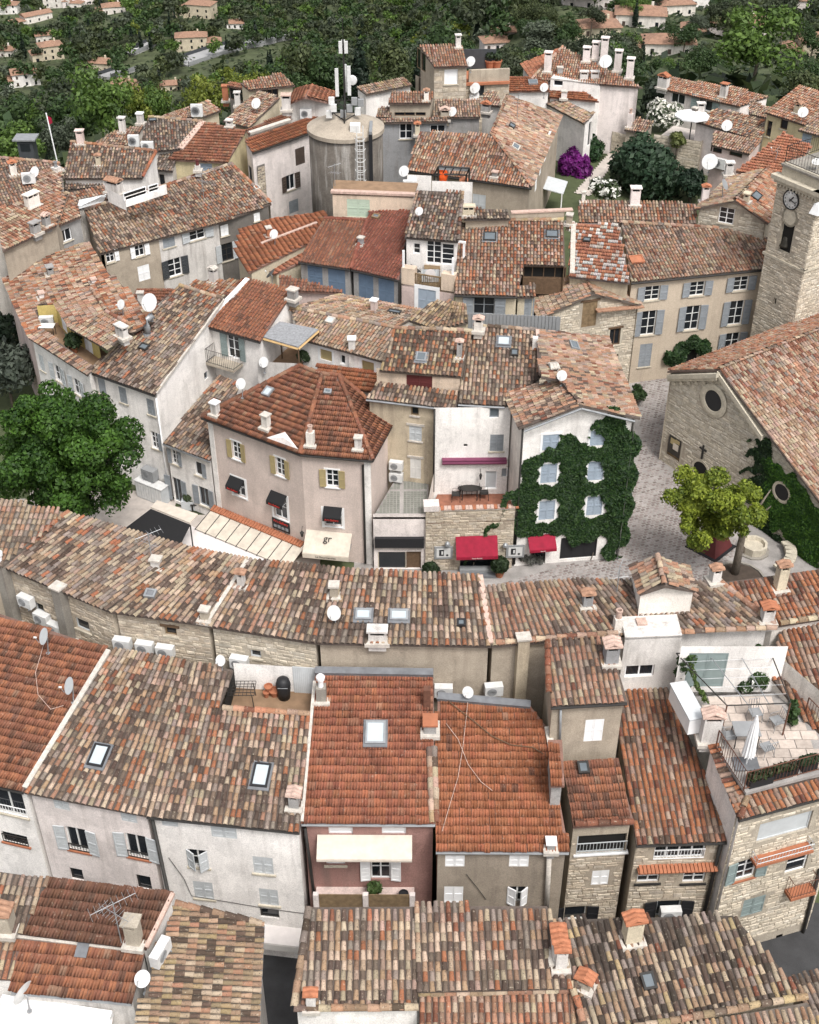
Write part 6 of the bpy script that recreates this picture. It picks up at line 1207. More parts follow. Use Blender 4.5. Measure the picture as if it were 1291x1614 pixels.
hL2.roof('canal', 'orangemix', [(4, 396), (88, 356), (108, 300), (-10, 330)], 10.0, 13); hL2.wmat = {(0, 0): 'beige'}; hL2.prep()
hL2.chimney(0, 57, 367, .8, .5, .7, 'grey', 'slots'); hL2.chimney(0, 74, 355, .6, .5, .7, 'grey', 'tile', capm='mortarpink'); hL2.chimney(0, 52, 325, 1.3, .6, .9, 'warmwhite', 'slots'); hL2.build()
hL2b = House('terraced_house', 'grey rendered annex with small white window beside the cracked beige wall', 'grey', near=60); hL2b.roof('canal', 'orange', [(89, 357), (128, 341), (118, 306), (95, 312)], 9.6, 13); hL2b.pat[0]['pal'] = 'orangemix'; hL2b.prep(); hL2b.win((0, 0), 104, 371, .95, .85, fr='white', cols=2, rows=1); hL2b.build()
hG7 = House('tiled_house', 'pale pink canal roof at the left edge below the dark trees', 'warmwhite', near=0); hG7.roof('canal', 'palepink', [(-50, 345), (60, 325), (96, 257), (-40, 244)], 9.7, 13); hG7.chimney(0, 22, 275, .6, .5, .9, 'orange' if 0 else 'warmwhite', 'tile', capm='orangetile'); hG7.ridge(0, (-30, 247), (94, 258), 'palepink'); hG7.build()
hG7b = House('tiled_house', 'pinkish canal roof left of the grey metal skylight hood', 'warmwhite'); hG7b.roof('canal', 'palepink', [(40, 330), (98, 305), (98, 262), (62, 270)], 10.0, 13); hG7b.chimney(0, 89, 268, .7, .7, .3, 'white', 'pot', capm='zinc'); hG7b.build()
dish('white dish beside the outdoor unit on the pale pink left roofs', 55, 271, .5, (hG7, 0, .9)); ac_unit('white outdoor unit on the pale pink left roofs', hG7.at(0, 47, 288, .1), np.array([1, .2, 0]), .9, .7)
hG1 = House('long_house', 'long house with spotted canal roof over beige, white and dark stone facades', 'beige', near=300)
hG1.roof('canal', 'warm', [(158, 400), (343, 352), (428, 321), (365, 258), (277, 287), (133, 331)], 7.9, 16); hG1.pat[0]['pal'] = 'mix'
W_ = hG1.pat[0]['W']; hG1.edge_skip |= {(0, 1), (0, 0)}; hG1.prep(); a, b = W_[0] - UZ * .1 + (.2, .2, 0), W_[2] - UZ * .12; f = lambda t: a + (b - a) * t
hG1.wall('w1', f(0), f(.31), m='beige'); hG1.wall('w2', f(.31), f(.665), m='dirtywhite'); hG1.wall('w3', f(.665), f(.98), m='darkstone')
hG1.win('w1', 174, 404, .6, .85, sh='right', shc='white', fr='white'); hG1.win('w1', 220, 393, .7, 1.0, sh='open', shc='white', plain=1, fr='white'); hG1.win('w1', 227, 430, .85, 1.1, sh='closed', shc='white', plain=1, sill=0)
hG1.win('w2', 266, 380, .9, .9, **SG); hG1.win('w2', 311, 369, 1.2, .8, sh='open', shc='shlight', fr='white'); hG1.win('w2', 276, 421, 1.0, 1.3, sh='open', shc='shdark', fr='white'); hG1.win('w3', 354, 363, .6, .8, sh='closed', shc='white', plain=1); hG1.win('w3', 358, 397, .9, 1.3, sh='open', shc='shlight', fr='iron'); hG1.win('w3', 405, 342, .5, .6, sh='closed', shc='white', plain=1)
hG1.ridge(0, (365, 259), (278, 288), 'grey'); hG1.ridge(0, (277, 288), (134, 331), 'mix'); hG1.ridge(0, (365, 259), (427, 320), 'warm'); hG1.skylight(0, 405, 298, .4, .4, 'mortar', 'glassgrey', False); hG1.build()
hG8 = House('roof_terrace', 'white walled roof terrace with black opening behind the long spotted roof', 'white', cat='roof terrace'); c0, c1 = P(197, 311, 10.75), P(262, 290, 10.75)
hG8.wall('f', c0, c1, zb=10.05); hG8.wall('s', P(168, 297, 10.75), c0, zb=9.8); hG8.win('f', 214, 306, 1.8, .55, name='terrace_opening', cols=1, rows=1, gl='dark', fr='white', sill=0); hG8.win('f', 243, 297, .8, .5, cols=1, rows=1, gl='dark', fr='white', sill=0); hG8.build()
loose_chimney('long white chimney block with tiled cap behind the long spotted roof', P(181, 303, 10.0), .8, 1.5, .9, 'white', 'tile', 60, 'oldtile')
t = thing('roof_hood', P(145, 325, 9.6), 'grey ribbed metal hood beside the long spotted roof', 'hood'); mb = MB(); cs = [P(123, 330, 9.6), P(163, 318, 9.6), P(167, 310, 10.0), P(127, 318, 10.0)]; mb.prism(cs, (0, 0, .15)); mb.build('cover', M['corrug'], t, np.array(t.location))
for k in range(7): a, b = cs[0] + (cs[1] - cs[0]) * k / 6, cs[3] + (cs[2] - cs[3]) * k / 6; mb = MB(); mb.tube([a + UZ * .16, b + UZ * .16], .05, 5); mb.build('rib', M['corrug'], t, np.array(t.location))
hG8b = House('lean_to', 'small red and cream canal roof behind the ribbed hood', 'warmwhite', cat='lean-to'); hG8b.roof('canal', 'warm', [(112, 328), (180, 312), (168, 294), (104, 304)], 9.4, 14); hG8b.build()
hG6 = House('lean_to', 'narrow grey tiled strip below the spotted dark gable roof', 'grey', cat='lean-to'); hG6.roof('canal', 'grey', [(102, 300), (164, 295), (163, 284), (101, 284)], 9.3, 10); hG6.build()
hG5 = House('tiled_house', 'white house with broad spotted dark canal roof and pink chimney before the trees', 'white'); hG5.roof('canal', 'dark', [(100, 282), (224, 281), (247, 239), (111, 224)], 9.9, 16); hG5.chimney(0, 128, 226, .7, .5, 1.0, 'rosepale', 'slots'); hG5.chimney(0, 156, 260, .45, .4, .7, 'cream', 'tile'); hG5.ridge(0, (247, 239), (112, 224), 'warm'); hG5.ridge(0, (246, 240), (225, 280), 'red'); hG5.build()
hG5w = House('terraced_house', 'narrow dirty white house front with small awning between two tiled gables', 'dirtywhite'); hG5w.roof('canal', 'grey', [(246, 268), (272, 270), (282, 236), (252, 236)], 9.2, 12); hG5w.prep(); hG5w.win((0, 0), 254, 286, .6, 1.1, cols=1, rows=1, fr='wood'); hG5w.build()
hG4 = House('tiled_house', 'grey brown canal roof edged by a white verge left of the red flat roof', 'warmwhite'); hG4.roof('canal', 'grey', [(217, 240), (283, 236), (320, 192), (234, 185)], 10.0, 15); hG4.band(0, (284, 235), (320, 192), .45, .1, 'mortarpink'); hG4.ridge(0, (320, 192), (235, 185), 'pale'); hG4.skylight(0, 241, 191, .6, .4, 'iron', 'glassgrey', False); hG4.build()
ac_unit('white outdoor unit at the foot of the grey brown roof', P(213, 230, 10.2), np.array([1, 0, 0.]), .8, .8); ac_unit('second white outdoor unit below the grey brown roof', P(234, 236, 10.0), np.array([1, 0, 0.]), .9, .6)
hG4b = House('tiled_house', 'low pale brown roof with two white chimneys before the bright green trees', 'warmwhite'); hG4b.roof('canal', 'palepink', [(146, 226), (207, 230), (226, 198), (185, 205)], 9.6, 12); hG4b.chimney(0, 194, 208, .6, .5, 1.2, 'white', 'slots'); hG4b.chimney(0, 222, 194, .6, .5, 1.0, 'white', 'slab', capm='white'); hG4b.build()
hG3 = House('tiled_house', 'pale yellow house under a plain rust red flat tiled roof', 'paleyellow'); hG3.roof('flat', 'brown', [(265, 251), (358, 256), (388, 205), (321, 191)], 9.6, 16); hG3.pat[0]['pal'] = 'redold'; hG3.prep(); hG3.win((0, 0), 325, 264, .9, .6, sh='closed', shc='shpale', sill=0); hG3.chimney(0, 362, 199, .6, .5, .35, 'dirtywhite', 'slots'); hG3.build()
loose_chimney('white based chimney with dark red flue before the pale yellow house', P(312, 268, 9.9), .5, .4, .5, 'white', 'pot', 0, 'maroon')
hG2 = House('white_house', 'white house with brown shutters under red ribbed roof left of the water tank', 'pinkwhite'); hG2.roof('flat', 'orange', [(398, 240), (490, 208), (502, 178), (386, 221)], 10.2, 14); hG2.pat[0]['pal'] = 'red2'; hG2.prep(); hG2.eave_gutter(0, 'iron')
hG2.win((0, 0), 473, 246, .95, 1.3, sh='closed', shc='shbrown', plain=1, sill=0); hG2.win((0, 0), 458, 287, .9, 1.2, sh='open', shc='shbrown', fr='white', cols=2, rows=1); hG2.win((0, 0), 463, 325, .95, 1.0, sh='closed', shc='shgrey', sill=0); hG2.win((0, 3), 395, 280, .8, 1.8, cols=1, rows=2, fr='shdark', sill=0); hG2.build()
w = hG2.walls[(0, 0)]; mb = MB(); mb.fbox(w['o'], w['d'], w['n'], UZ, .15, .75, .02, .06, 0, 8.6)
hh = House('buttress', 'rough stone pilaster at the left corner of the white house with brown shutters', 'darkstone', cat='pilaster'); p0, p1 = w['o'] + w['d'] * .25 + w['n'] * .1 + UZ * 9.0, w['o'] + w['d'] * 1.0 + w['n'] * .1 + UZ * 9.0; hh.wall('f', p0, p1); hh.stone('f', .3, .2, 'stone', 0, 9.0); hh.build()
hK5 = House('tiled_house', 'red brown shed roof between the white gable and the yellow house', 'warmwhite'); hK5.roof('flat', 'orange', [(392, 212), (458, 190), (455, 176), (388, 204)], 10.6, 12); hK5.pat[0]['pal'] = 'redold'; hK5.band(0, (393, 211), (457, 190), .3, .15, 'pinkwhite' if 0 else 'mortar'); hK5.build()
hK4 = House('white_house', 'small white gable house with two orange roof slopes left of the water tank mast', 'dirtywhite'); a4, b4, r4, k4 = P(455, 163, 11.6), P(523, 163, 11.6), P(481, 153, 12.4), P(493, 133, 12.6)
hK4.roof('flat', 'orange', [P(465, 140, 11.7), a4, r4, k4], 11.6, 15, bil=False, walls=False); hK4.roof('flat', 'orange', [b4, P(531, 144, 11.7), k4, r4], 11.6, 15, walls=False)
for i in range(2): W_ = hK4.pat[i]['W']; n = np.cross(W_[1] - W_[0], W_[2] - W_[1]); hK4.pat[i]['n'] = unit(n if n[2] > 0 else -n)
hK4.wall('f', a4 - UZ * .1, b4 - UZ * .1, top=[r4 - UZ * .1]); hK4.build(); ac_unit('white outdoor unit on the small white gable by the water tank', hK4.on('f', 483, 186, .02), np.array([1., 0, 0]), .9, .7)
loose_chimney('square white chimney beside the orange gable roof', P(452, 172, 11.2), .9, .8, 1.2, 'white', 'slots', 0, 'mortarpink')
hK3 = House('tiled_house', 'tan house with dark glazed loggia and pinkish red roof at the wood edge', 'cream'); hK3.roof('canal', 'warm', [(393, 142), (465, 135), (443, 114), (379, 131)], 11.0, 16); hK3.pat[0]['pal'] = 'orangemix'; hK3.prep(); hK3.win((0, 0), 418, 149, 1.2, 1.0, cols=1, rows=1, fr='wood', sill=0); hK3.win((0, 0), 430, 148, .9, 1.2, cols=1, rows=1, fr='wood', sill=0); hK3.build()
hK3b = House('glazed_loggia', 'dark glazed loggia with brick chimney beside the tan house', 'darkstone', cat='loggia'); hK3b.roof('canal', 'redold', [(358, 135), (392, 142), (382, 131), (362, 129)], 10.7, 10); hK3b.prep(); hK3b.win((0, 0), 372, 147, 1.5, 1.2, cols=2, rows=2, fr='wood', sill=0); hK3b.build(); loose_chimney('rust brick chimney at the left of the glazed loggia', P(356, 158, 9.0), .6, .6, 1.6, 'terracotta', 'slab', 0, 'terracotta')
hK2 = House('tiled_house', 'pale salmon canal roof with white dish in front of the glazed loggia', 'cream'); hK2.roof('canal', 'palepink', [(351, 191), (392, 201), (441, 154), (409, 142)], 10.4, 12); hK2.build(); dish('white dish on the pale salmon roof before the glazed loggia', 404, 163, .55, (hK2, 0, .8)); loose_chimney('white chimney with two openings left of the pale salmon roof', P(375, 166, 10.5), .55, .5, 1.1, 'white', 'slots', 0)
hK1 = House('tiled_house', 'cream house with pale ridge roof in front of the yellow green trees', 'cream'); hK1.roof('canal', 'palepink', [(322, 184), (348, 174), (328, 158), (301, 169)], 10.4, 16); hK1.roof('canal', 'palepink', [(248, 190), (322, 184), (328, 158), (258, 183)], 10.0, 8, bil=True); hK1.build(); ac_unit('white box unit on the cream house wall by the yellow green trees', P(312, 183, 10.3), np.array([1., 0, 0]), .9, .9)
# centre
hN0 = House('curved_house', 'round fronted cream house with orange ribbed roof below the water tank', 'cream'); hN0.roof('flat', 'orange', [(372, 398), (392, 430), (508, 372), (515, 333), (430, 345), (378, 362)], 8.2, 7); hN0.pat[0]['pal'] = 'red2'; hN0.prep(); hN0.band(0, (412, 385), (500, 352), .2, .12, 'mortarpink'); hN0.chimney(0, 424, 372, .5, .4, .8, 'terracotta', 'slab'); hN0.build()
hN0b = House('tiled_house', 'orange red flat roof with pale ridge line in front of the round fronted house', 'cream'); hN0b.roof('flat', 'red2', [(384, 403), (432, 432), (500, 402), (500, 360)], 7.7, 10); hN0b.pat[0]['pal'] = 'orange'; hN0b.build()
dish('white dish beside the red brick chimney of the round fronted house', 432, 369, .42, (hN0, 0, .8)); dish('grey dish on a mast before the round fronted house', 427, 432, .5, P(427, 432, 8.6), az=-60, m='pvc', mast=1)
hP2c = House('lean_to', 'long rusty roof strip with pink end wall behind the cream roofs', 'rosepale', cat='lean-to'); hP2c.roof('canal', 'redold', [(440, 458), (537, 462), (540, 458), (440, 432)], 8.9, 8); hP2c.build()
hN1 = House('terraced_house', 'grey rendered house with blue shutters under a rust and brown canal roof', 'grey'); hN1.roof('canal', 'redold', [(470, 412), (552, 424), (579, 347), (511, 344)], 8.9, 16); hN1.prep(); hN1.eave_gutter(0, 'iron'); hN1.win((0, 0), 497, 436, 1.0, 1.7, sh='closed', shc='shblue', sill=0); hN1.win((0, 0), 531, 445, 1.15, 1.9, sh='closed', shc='shblue', plain=1, sill=0); hN1.ridge(0, (578, 349), (553, 423), 'brick'); hN1.ridge(0, (512, 345), (578, 348), 'brick'); hN1.build()
hN2 = House('terraced_house', 'grey rendered house with blue shutters under a brick red canal roof', 'grey'); hN2.roof('canal', 'winered', [(554, 424), (629, 441), (646, 332), (583, 330)], 8.9, 16); hN2.pat[0]['pal'] = 'brick'; hN2.prep(); hN2.eave_gutter(0, 'iron'); hN2.win((0, 0), 577, 453, 1.05, 1.9, sh='closed', shc='shblue', plain=1, sill=0); hN2.win((0, 0), 609, 460, 1.1, 1.9, sh='closed', shc='shblue', plain=1, sill=0); hN2.chimney(0, 569, 385, .4, .4, .6, 'bluegrey', 'slab'); hN2.skylight(0, 593, 343, .5, .4, 'oldwood', 'glassgrey', False); hN2.build()
q = P(629, 443, 8.7); mb = MB(); mb.tube([q, q - UZ * 3.2], .06, 6); hN2.part(mb, 'drainpipe', 'iron')
hN3 = House('flat_roofed_house', 'peach walled house with pale green shutters before the water tank', 'peach'); a, b = P(524, 304, 11.6), P(652, 309, 11.6); hN3.wall('f', a, b); hN3.flat('floorbrown', [a, b, b + (.3, 2.2, 0), a + (0, 2.2, 0)]); hN3.win('f', 565, 328, 1.5, 1.2, sh='closed', shc='shgreen'); hN3.build(); mb = MB(); w = hN3.walls['f']; mb.fbox(w['o'], w['d'], w['n'], UZ, -.1, w['L'] + .1, -.3, .1, 11.6, 11.75); hN3.part(mb, 'coping', 'mortarpink')
hN4 = House('terraced_house', 'pink house with white balcony terrace under a grey pink canal roof', 'white'); hN4.roof('canal', 'grey', [(638, 374), (722, 381), (730, 303), (656, 300)], 11.0, 17); hN4.zb = 8.0; hN4.edge_skip |= {(0, 2)}; hN4.prep(); dk = dict(fr='white', sill=0)
hN4.win((0, 0), 657, 392, .45, .7, cols=1, rows=2, **dk); hN4.win((0, 0), 684, 397, .95, 1.6, cols=2, rows=4, name='french_door', **dk); hN4.win((0, 0), 706, 401, .8, 1.4, cols=1, rows=4, **dk); hN4.ridge(0, (722, 380), (729, 304), 'grey'); hN4.build()
z4 = 8.45; t0, t1 = P(633, 447, z4), P(716, 460, z4); hN4b = House('balcony_terrace', 'wooden floored balcony terrace over a pink wall with pale blue shutters', 'rosepale', cat='balcony'); hN4b.wall('f', t0, t1); hN4b.win('f', 673, 474, 1.15, 1.55, sh='closed', shc='shpale', plain=1, sur='white', surw=.25, sill=0); k0, k1 = hN4.walls[(0, 0)]['o'] + UZ * z4, hN4.walls[(0, 0)]['o'] + hN4.walls[(0, 0)]['d'] * hN4.walls[(0, 0)]['L'] + UZ * z4
hN4b.flat('oldwood', [t0, t1, k1, k0]); hN4b.build(); w = hN4b.walls['f']
for (u0, u1, nm) in ((0, .85, 'pier'), (w['L'] - .85, w['L'], 'pier')): mb = MB(); mb.fbox(w['o'], w['d'], w['n'], UZ, u0, u1, -.5, .02, z4, z4 + 1.1); hN4b.part(mb, nm, ST['peach'])
for (u, d_) in ((.1, -2.2), (w['L'] - .1, -2.2), (.1, -.1), (w['L'] - .15, -.1)): mb = MB(); mb.fbox(w['o'], w['d'], w['n'], UZ, u - .06, u + .06, d_ - .06, d_ + .06, z4, z4 + 2.2); hN4b.part(mb, 'pergola_post', 'white')
for z_, d_ in ((z4 + 2.2, -.1), (z4 + 2.2, -1.2), (z4 + 2.25, -2.2)): mb = MB(); mb.fbox(w['o'], w['d'], w['n'], UZ, w['L'] * .0 if d_ < -1 else w['L'] * .55, w['L'], d_ - .05, d_ + .05, z_, z_ + .12); hN4b.part(mb, 'pergola_beam', 'white') if d_ < -2 else None
mb = MB()
for i in range(14): u = .9 + i * (w['L'] - 1.8) / 13; mb.fbox(w['o'], w['d'], w['n'], UZ, u - .02, u + .02, -.1, -.05, z4, z4 + .75)
mb.fbox(w['o'], w['d'], w['n'], UZ, .85, w['L'] - .85, -.12, -.03, z4 + .75, z4 + .82); hN4b.part(mb, 'balustrade', 'oldwood')
pz = lambda x, y: P(x, y, z4)
table('round white table on the wooden balcony terrace', pz(662, 424), .5, 'white'); table('brown dining table with grey cloth on the wooden balcony terrace', pz(681, 432), sq=(1.0, 1.6), m='oldwood')
t = thing('table_cloth', pz(678, 447) + UZ * .1, 'grey lace cloth hanging at the balcony terrace front', 'cloth'); mb = MB()
for i in range(10): x = -.55 + i * .11; mb.prism([(x, .04 * (i % 2), 0), (x + .11, .04 * ((i + 1) % 2), 0), (x + .11, .04 * ((i + 1) % 2), .85), (x, .04 * (i % 2), .85)], (0, .012, 0))
mb.build('cloth', M['shlight'], t); mb = MB(); mb.lathe((0, -.01, .55), [(.3, 0), (.34, 0), (.34, -.012), (.3, -.012)], 16, (1, 0, 0), (0, 0, 1), (0, 1, 0)); mb.build('embroidery', M['whitecloth'], t)
chair('black chair behind the round white table on the balcony terrace', pz(651, 420), 150); chair('black chair right of the brown balcony table', pz(701, 428), 80); chair('black folding chair at the right of the balcony terrace', pz(706, 438), 110); chair('dark chair left of the brown balcony table', pz(656, 437), -60)
hN5 = House('terraced_house', 'house with wide mottled orange and cream canal roof and two black skylights', 'cream'); hN5.roof('canal', 'warm', [(716, 464), (815, 467), (826, 417), (891, 418), (888, 345), (727, 347)], 8.8, 16); hN5.edge_skip |= {(0, 1), (0, 2)}; hN5.prep(); hN5.eave_gutter(0, 'iron'); hN5.skylight(0, 772, 375, .8, .8, 'iron', 'glassgrey'); hN5.skylight(0, 870, 371, .8, .7, 'iron', 'glassgrey')
hN5.win((0, 0), 763, 481, 1.3, 1.3, sh='open', shc='shgrey', fr='shgrey', cols=2, rows=2); hN5.ridge(0, (888, 347), (728, 349), 'pale'); hN5.build()
hN5l = House('loggia', 'dark loggia slot with wood panels below the mottled roof with black skylights', 'shdark', cat='loggia'); a, b = hN5.pat[0]['W'][2], hN5.pat[0]['W'][3]; hN5l.wall('f', a + (0, .2, -.05), b + (0, .2, -.05), zb=7.5, m='wood'); hN5l.win('f', 857, 430, 2.8, .75, name='loggia_opening', cols=4, rows=1, gl='dark', fr='wood', sill=0); f_ = hN5l.on('f', 857, 448); hN5l.build()
hN5m = House('lean_to', 'small tiled ledge with pipe below the dark loggia slot', 'cream', cat='lean-to'); hN5m.roof('canal', 'mix', [(813, 468), (842, 468), (845, 448), (820, 450)], 8.6, 14); hN5m.prep(); hN5m.win((0, 0), 834, 485, .6, 1.2, sh='closed', shc='shgrey', sill=0); hN5m.build()
hN6 = House('tiled_house', 'narrow dark canal strip with cream chimney behind the black skylights', 'beige'); hN6.roof('canal', 'dark', [(731, 346), (805, 345), (800, 331), (738, 328)], 11.2, 12); hN6.chimney(0, 738, 338, 1.0, .5, .5, 'cream', 'slots'); hN6.build()
hN6b = House('roof_parapet', 'long beige parapet with zinc gutter behind the mottled roof', 'beige', cat='parapet'); hN6b.wall('f', P(806, 337, 11.2), P(890, 333, 11.2), zb=9.5); hN6b.build(); mb = MB(); mb.fbox(hN6b.walls['f']['o'], hN6b.walls['f']['d'], hN6b.walls['f']['n'], UZ, 0, 4., -.3, .06, 11.2, 11.3); hN6b.part(mb, 'coping', 'mortarpink')
hS0 = House('roof_pavilion', 'small yellowish hipped tile roof below the pale blue shutters', 'cream', cat='pavilion'); hS0.roof('canal', 'yellow', [(645, 505), (690, 520), (712, 474), (680, 475)], 9.5, 14); hS0.roof('canal', 'yellow', [(690, 520), (738, 508), (735, 482), (712, 474)], 9.5, 12, bil=True); hS0.build()
t = House('slat_fence', 'grey slatted screen fence behind the skylight roof', 'pvc', cat='fence'); t.wall('f', P(738, 494, 10.0), P(884, 500, 10.0), zb=8.8, m='pvc'); t.build(); w = t.walls['f']
for i in range(int(w['L'] / .2)): mb = MB(); mb.fbox(w['o'], w['d'], w['n'], UZ, i * .2 + .02, i * .2 + .17, .005, .04, 8.8, 10.05); t.part(mb, 'slat', 'pvc')
hN7 = House('long_house', 'large house with broad hipped pale canal roof and white shutters behind the purple bush', 'beige'); k = P(773, 211, 10.7); k2 = P(800, 150, 11.0)
hN7.roof('canal', 'pale', [(640, 268), (838, 296), k, (662, 207)], 8.7, pit(P(640, 268, 8.7), P(838, 296, 8.7), k)); hN7.pat[0]['pal'] = 'warm'; B = hN7.pat[0]['W'][1]; hN7.roof('canal', 'palepink', [B, P(886, 182, 8.7), (800, 150), k], 8.7, pit(B, P(886, 182, 8.7), k)); k2 = hN7.pat[1]['W'][2]
hN7.edge_skip |= {(0, 2), (1, 2), (0, 3)}; hN7.prep(); hN7.ridge(1, B, k, 'orangemix'); hN7.ridge(1, k, k2, 'orangemix'); hN7.eave_gutter(0, 'iron'); hN7.win((0, 0), 755, 323, 1.0, 1.6, sh='closed', shc='shlight', plain=1, sill=0)
for (x, y) in ((845, 287), (852, 262), (860, 240), (867, 222)): hN7.win((1, 0), x, y, .8, 1.3, sh='closed', shc='white', plain=1, sill=0)
hN7.chimney(0, 780, 278, .5, .45, .45, 'grey', 'slab', capm='mortarpink'); hN7.skylight(1, 812, 233, .9, .6, 'mortar', 'glassgrey', False); hN7.skylight(1, 806, 200, .7, .5, 'iron', 'glassgrey', False); hN7.build(); w = hN7.walls[(1, 0)]
mb = MB(); c = hN7.on((1, 0), 856, 298); mb.prism([c, c + w['d'] * 2.6, c + w['d'] * 2.6 + w['n'] * 1.6 - UZ * .3, c + w['n'] * 1.6 - UZ * .3], (0, 0, .06)); t = thing('porch_roof', c, 'pale flat porch roof beside the purple bush', 'porch roof'); mb.build('sheet', M['shlight'], t, c); mb = MB(); mb.tube([c + w['n'] * 1.5 - UZ * .3, c + w['n'] * 1.5 - UZ * 3], .05); mb.build('post', M['white'], t, c)
z9 = 10.4; hN9 = House('roof_terrace', 'small roof terrace with black pergola and white parapet before the large hipped roof', 'white', cat='roof terrace'); hN9.wall('f', P(642, 275, z9 + 1.3), P(680, 277, z9 + 1.3), zb=8); hN9.wall('b', P(681, 285, z9 + .9), P(745, 287, z9 + .9), zb=8); hN9.build()
t = thing('pergola', P(712, 290, z9), 'black pergola with pale cover on the small roof terrace', 'pergola'); b = P(712, 290, z9); tp = [P(685, 274, 11.6), P(735, 276, 11.6), P(740, 265, 12.2), P(691, 262, 12.2)]; mb = MB()
for i in range(4): mb.tube([tp[i], tp[(i + 1) % 4]], .06, 4)
for f_ in (.25, .5, .75): mb.tube([tp[0] * (1 - f_) + tp[1] * f_, tp[3] * (1 - f_) + tp[2] * f_], .04, 4)
mb.build('frame', M['iron'], t, b); mb = MB(); mb.prism([tp[3] * .55 + tp[0] * .45, tp[2] * .55 + tp[1] * .45, tp[2], tp[3]], (0, 0, .05)); mb.build('cover', M['shlight'], t, b)
for c in tp: mb = MB(); mb.tube([c, np.array([c[0], c[1], z9 - .5])], .06, 4); mb.build('post', M['iron'], t, b)
c = P(697, 299, z9); t = thing('folded_parasol', c, 'bright orange folded parasol under the black pergola', 'parasol'); mb = MB(); mb.lathe((0, 0, 0), [(.1, .5), (.3, .65), (.36, .95), (.33, 1.25), (.2, 1.5), (.05, 1.65)], 9); mb.build('cloth', M['orange'], t); mb = MB(); mb.tube([(0, 0, 0), (0, 0, 1.8)], .03); mb.build('pole', M['zinc'], t)
loose_chimney('white chimney with orange tile cap right of the black pergola', P(731, 305, 10.2), .6, .5, 1.0, 'white', 'tile', 0, 'orangetile'); dish('large white dish at the corner left of the white parapet', 637, 270, .5, P(637, 270, 11.6)); ac_unit('white outdoor unit below the large dish by the peach house', P(646, 300, 10.6), np.array([1., 0, 0]), .9, .7); dish('small white dish on the grey pink canal roof above the balcony terrace', 661, 333, .36, (hN4, 0, .7))
# water tank
tc = np.array([P(545, 200, 12.5)[0], 88.2, 3.]); t = thing('water_tank', tc, 'round concrete water tank with conical lid, streaked with white', 'water tank'); mb = MB(); mb.lathe(tc, [(2.62, -1), (2.62, 9.35)], 48); mb.build('drum', mat('tank_concrete', (.125, .11, .095), .92, .35, .7, 10, .4, .4, .15, dirt=(.50, .49, .47)), t, tc, True); mb = MB(); mb.lathe(tc, [(2.62, 9.33), (2.74, 9.35), (2.74, 9.62), (1.4, 10.1), (.5, 10.4), (.001, 10.45)], 48); mb.build('lid', mat('tank_lid', (.36, .31, .25), .92, .25, .8, 12, .3, .3), t, tc)
ld = np.array([P(569, 205, 12.5)[0], tc[1] - 2.55, 0]); t = thing('access_ladder', ld + UZ * 3, 'white caged ladder climbing the concrete water tank', 'ladder'); b = ld + UZ * 3; mb = MB()
for x in (-.22, .22): mb.tube([ld + (x, -.12, 3), ld + (x, -.12, 13.6)], .035, 5)
mb.build('rails', M['plastic'], t, b)
for i in range(34): z = 3.2 + i * .3; mb = MB(); mb.tube([ld + (-.22, -.12, z), ld + (.22, -.12, z)], .02, 4); mb.build('rung', M['plastic'], t, b)
mb = MB()
for i in range(12): z = 4.5 + i * .75; mb.tube([ld + (.36 * math.cos(a), -.12 - .62 * math.sin(a), z) for a in np.linspace(0, math.pi, 8)], .02, 4)
for a in (.6, 1.57, 2.5): mb.tube([ld + (.36 * math.cos(a), -.12 - .62 * math.sin(a), 4.5) , ld + (.36 * math.cos(a), -.12 - .62 * math.sin(a), 12.8)], .015, 4)
mb.build('safety_cage', M['plastic'], t, b); t = thing('cable_duct', ld + (.75, 0, 3), 'black cable duct beside the ladder on the water tank', 'duct'); mb = MB(); mb.fbox(ld, np.array([1, 0, 0.]), np.array([0, 1., 0]), UZ, .6, .85, .0, .3, 3, 12.9); mb.build('duct', M['black'], t, ld + (.75, 0, 3)); mb = MB(); mb.fbox(ld, np.array([1, 0, 0.]), np.array([0, 1., 0]), UZ, .62, .83, .1, 2.3, 12.9, 13.1); mb.build('cover', M['zinc'], t, ld + (.75, 0, 3))
mc = tc + UZ * 10.4; t = thing('antenna_mast', mc, 'mobile phone mast with white panel antennas on the water tank lid', 'mast'); mb = MB(); mb.tube([(0, 0, 0), (0, 0, 5.2)], .09, 8, r1=.05); mb.build('pole', M['iron'], t); mb = MB(); mb.tube([(0, 0, 5.2), (0, 0, 6.6)], .02, 4); mb.build('whip', M['iron'], t); mb = MB()
for a in range(3): th = a * 2.1 + .5; mb.tube([(1.1 * math.cos(th), 1.1 * math.sin(th), 0), (0, 0, 1.5)], .04, 4); mb.tube([(1.1 * math.cos(th), 1.1 * math.sin(th), .0), (1.1 * math.cos(th + 2.1), 1.1 * math.sin(th + 2.1), 0)], .04, 4); mb.tube([(.9 * math.cos(th), .9 * math.sin(th), .9), (.9 * math.cos(th + 2.1), .9 * math.sin(th + 2.1), .9)], .04, 4); mb.tube([(1.1 * math.cos(th), 1.1 * math.sin(th), -.2), (1.1 * math.cos(th), 1.1 * math.sin(th), 1.1)], .05, 4)
mb.build('lattice_frame', M['iron'], t)
for (x, y, z, h) in ((-.5, -.2, 1.4, 1.9), (.35, -.3, 1.5, 2.0), (.05, .4, 1.5, 1.9), (-.18, -.12, 4.3, .8), (.2, -.1, 4.3, .8), (0, .2, 4.3, .8)): mb = MB(); mb.box(x - .12, x + .12, y - .07, y + .07, z, z + h); mb.build('panel_antenna', M['plastic'], t)
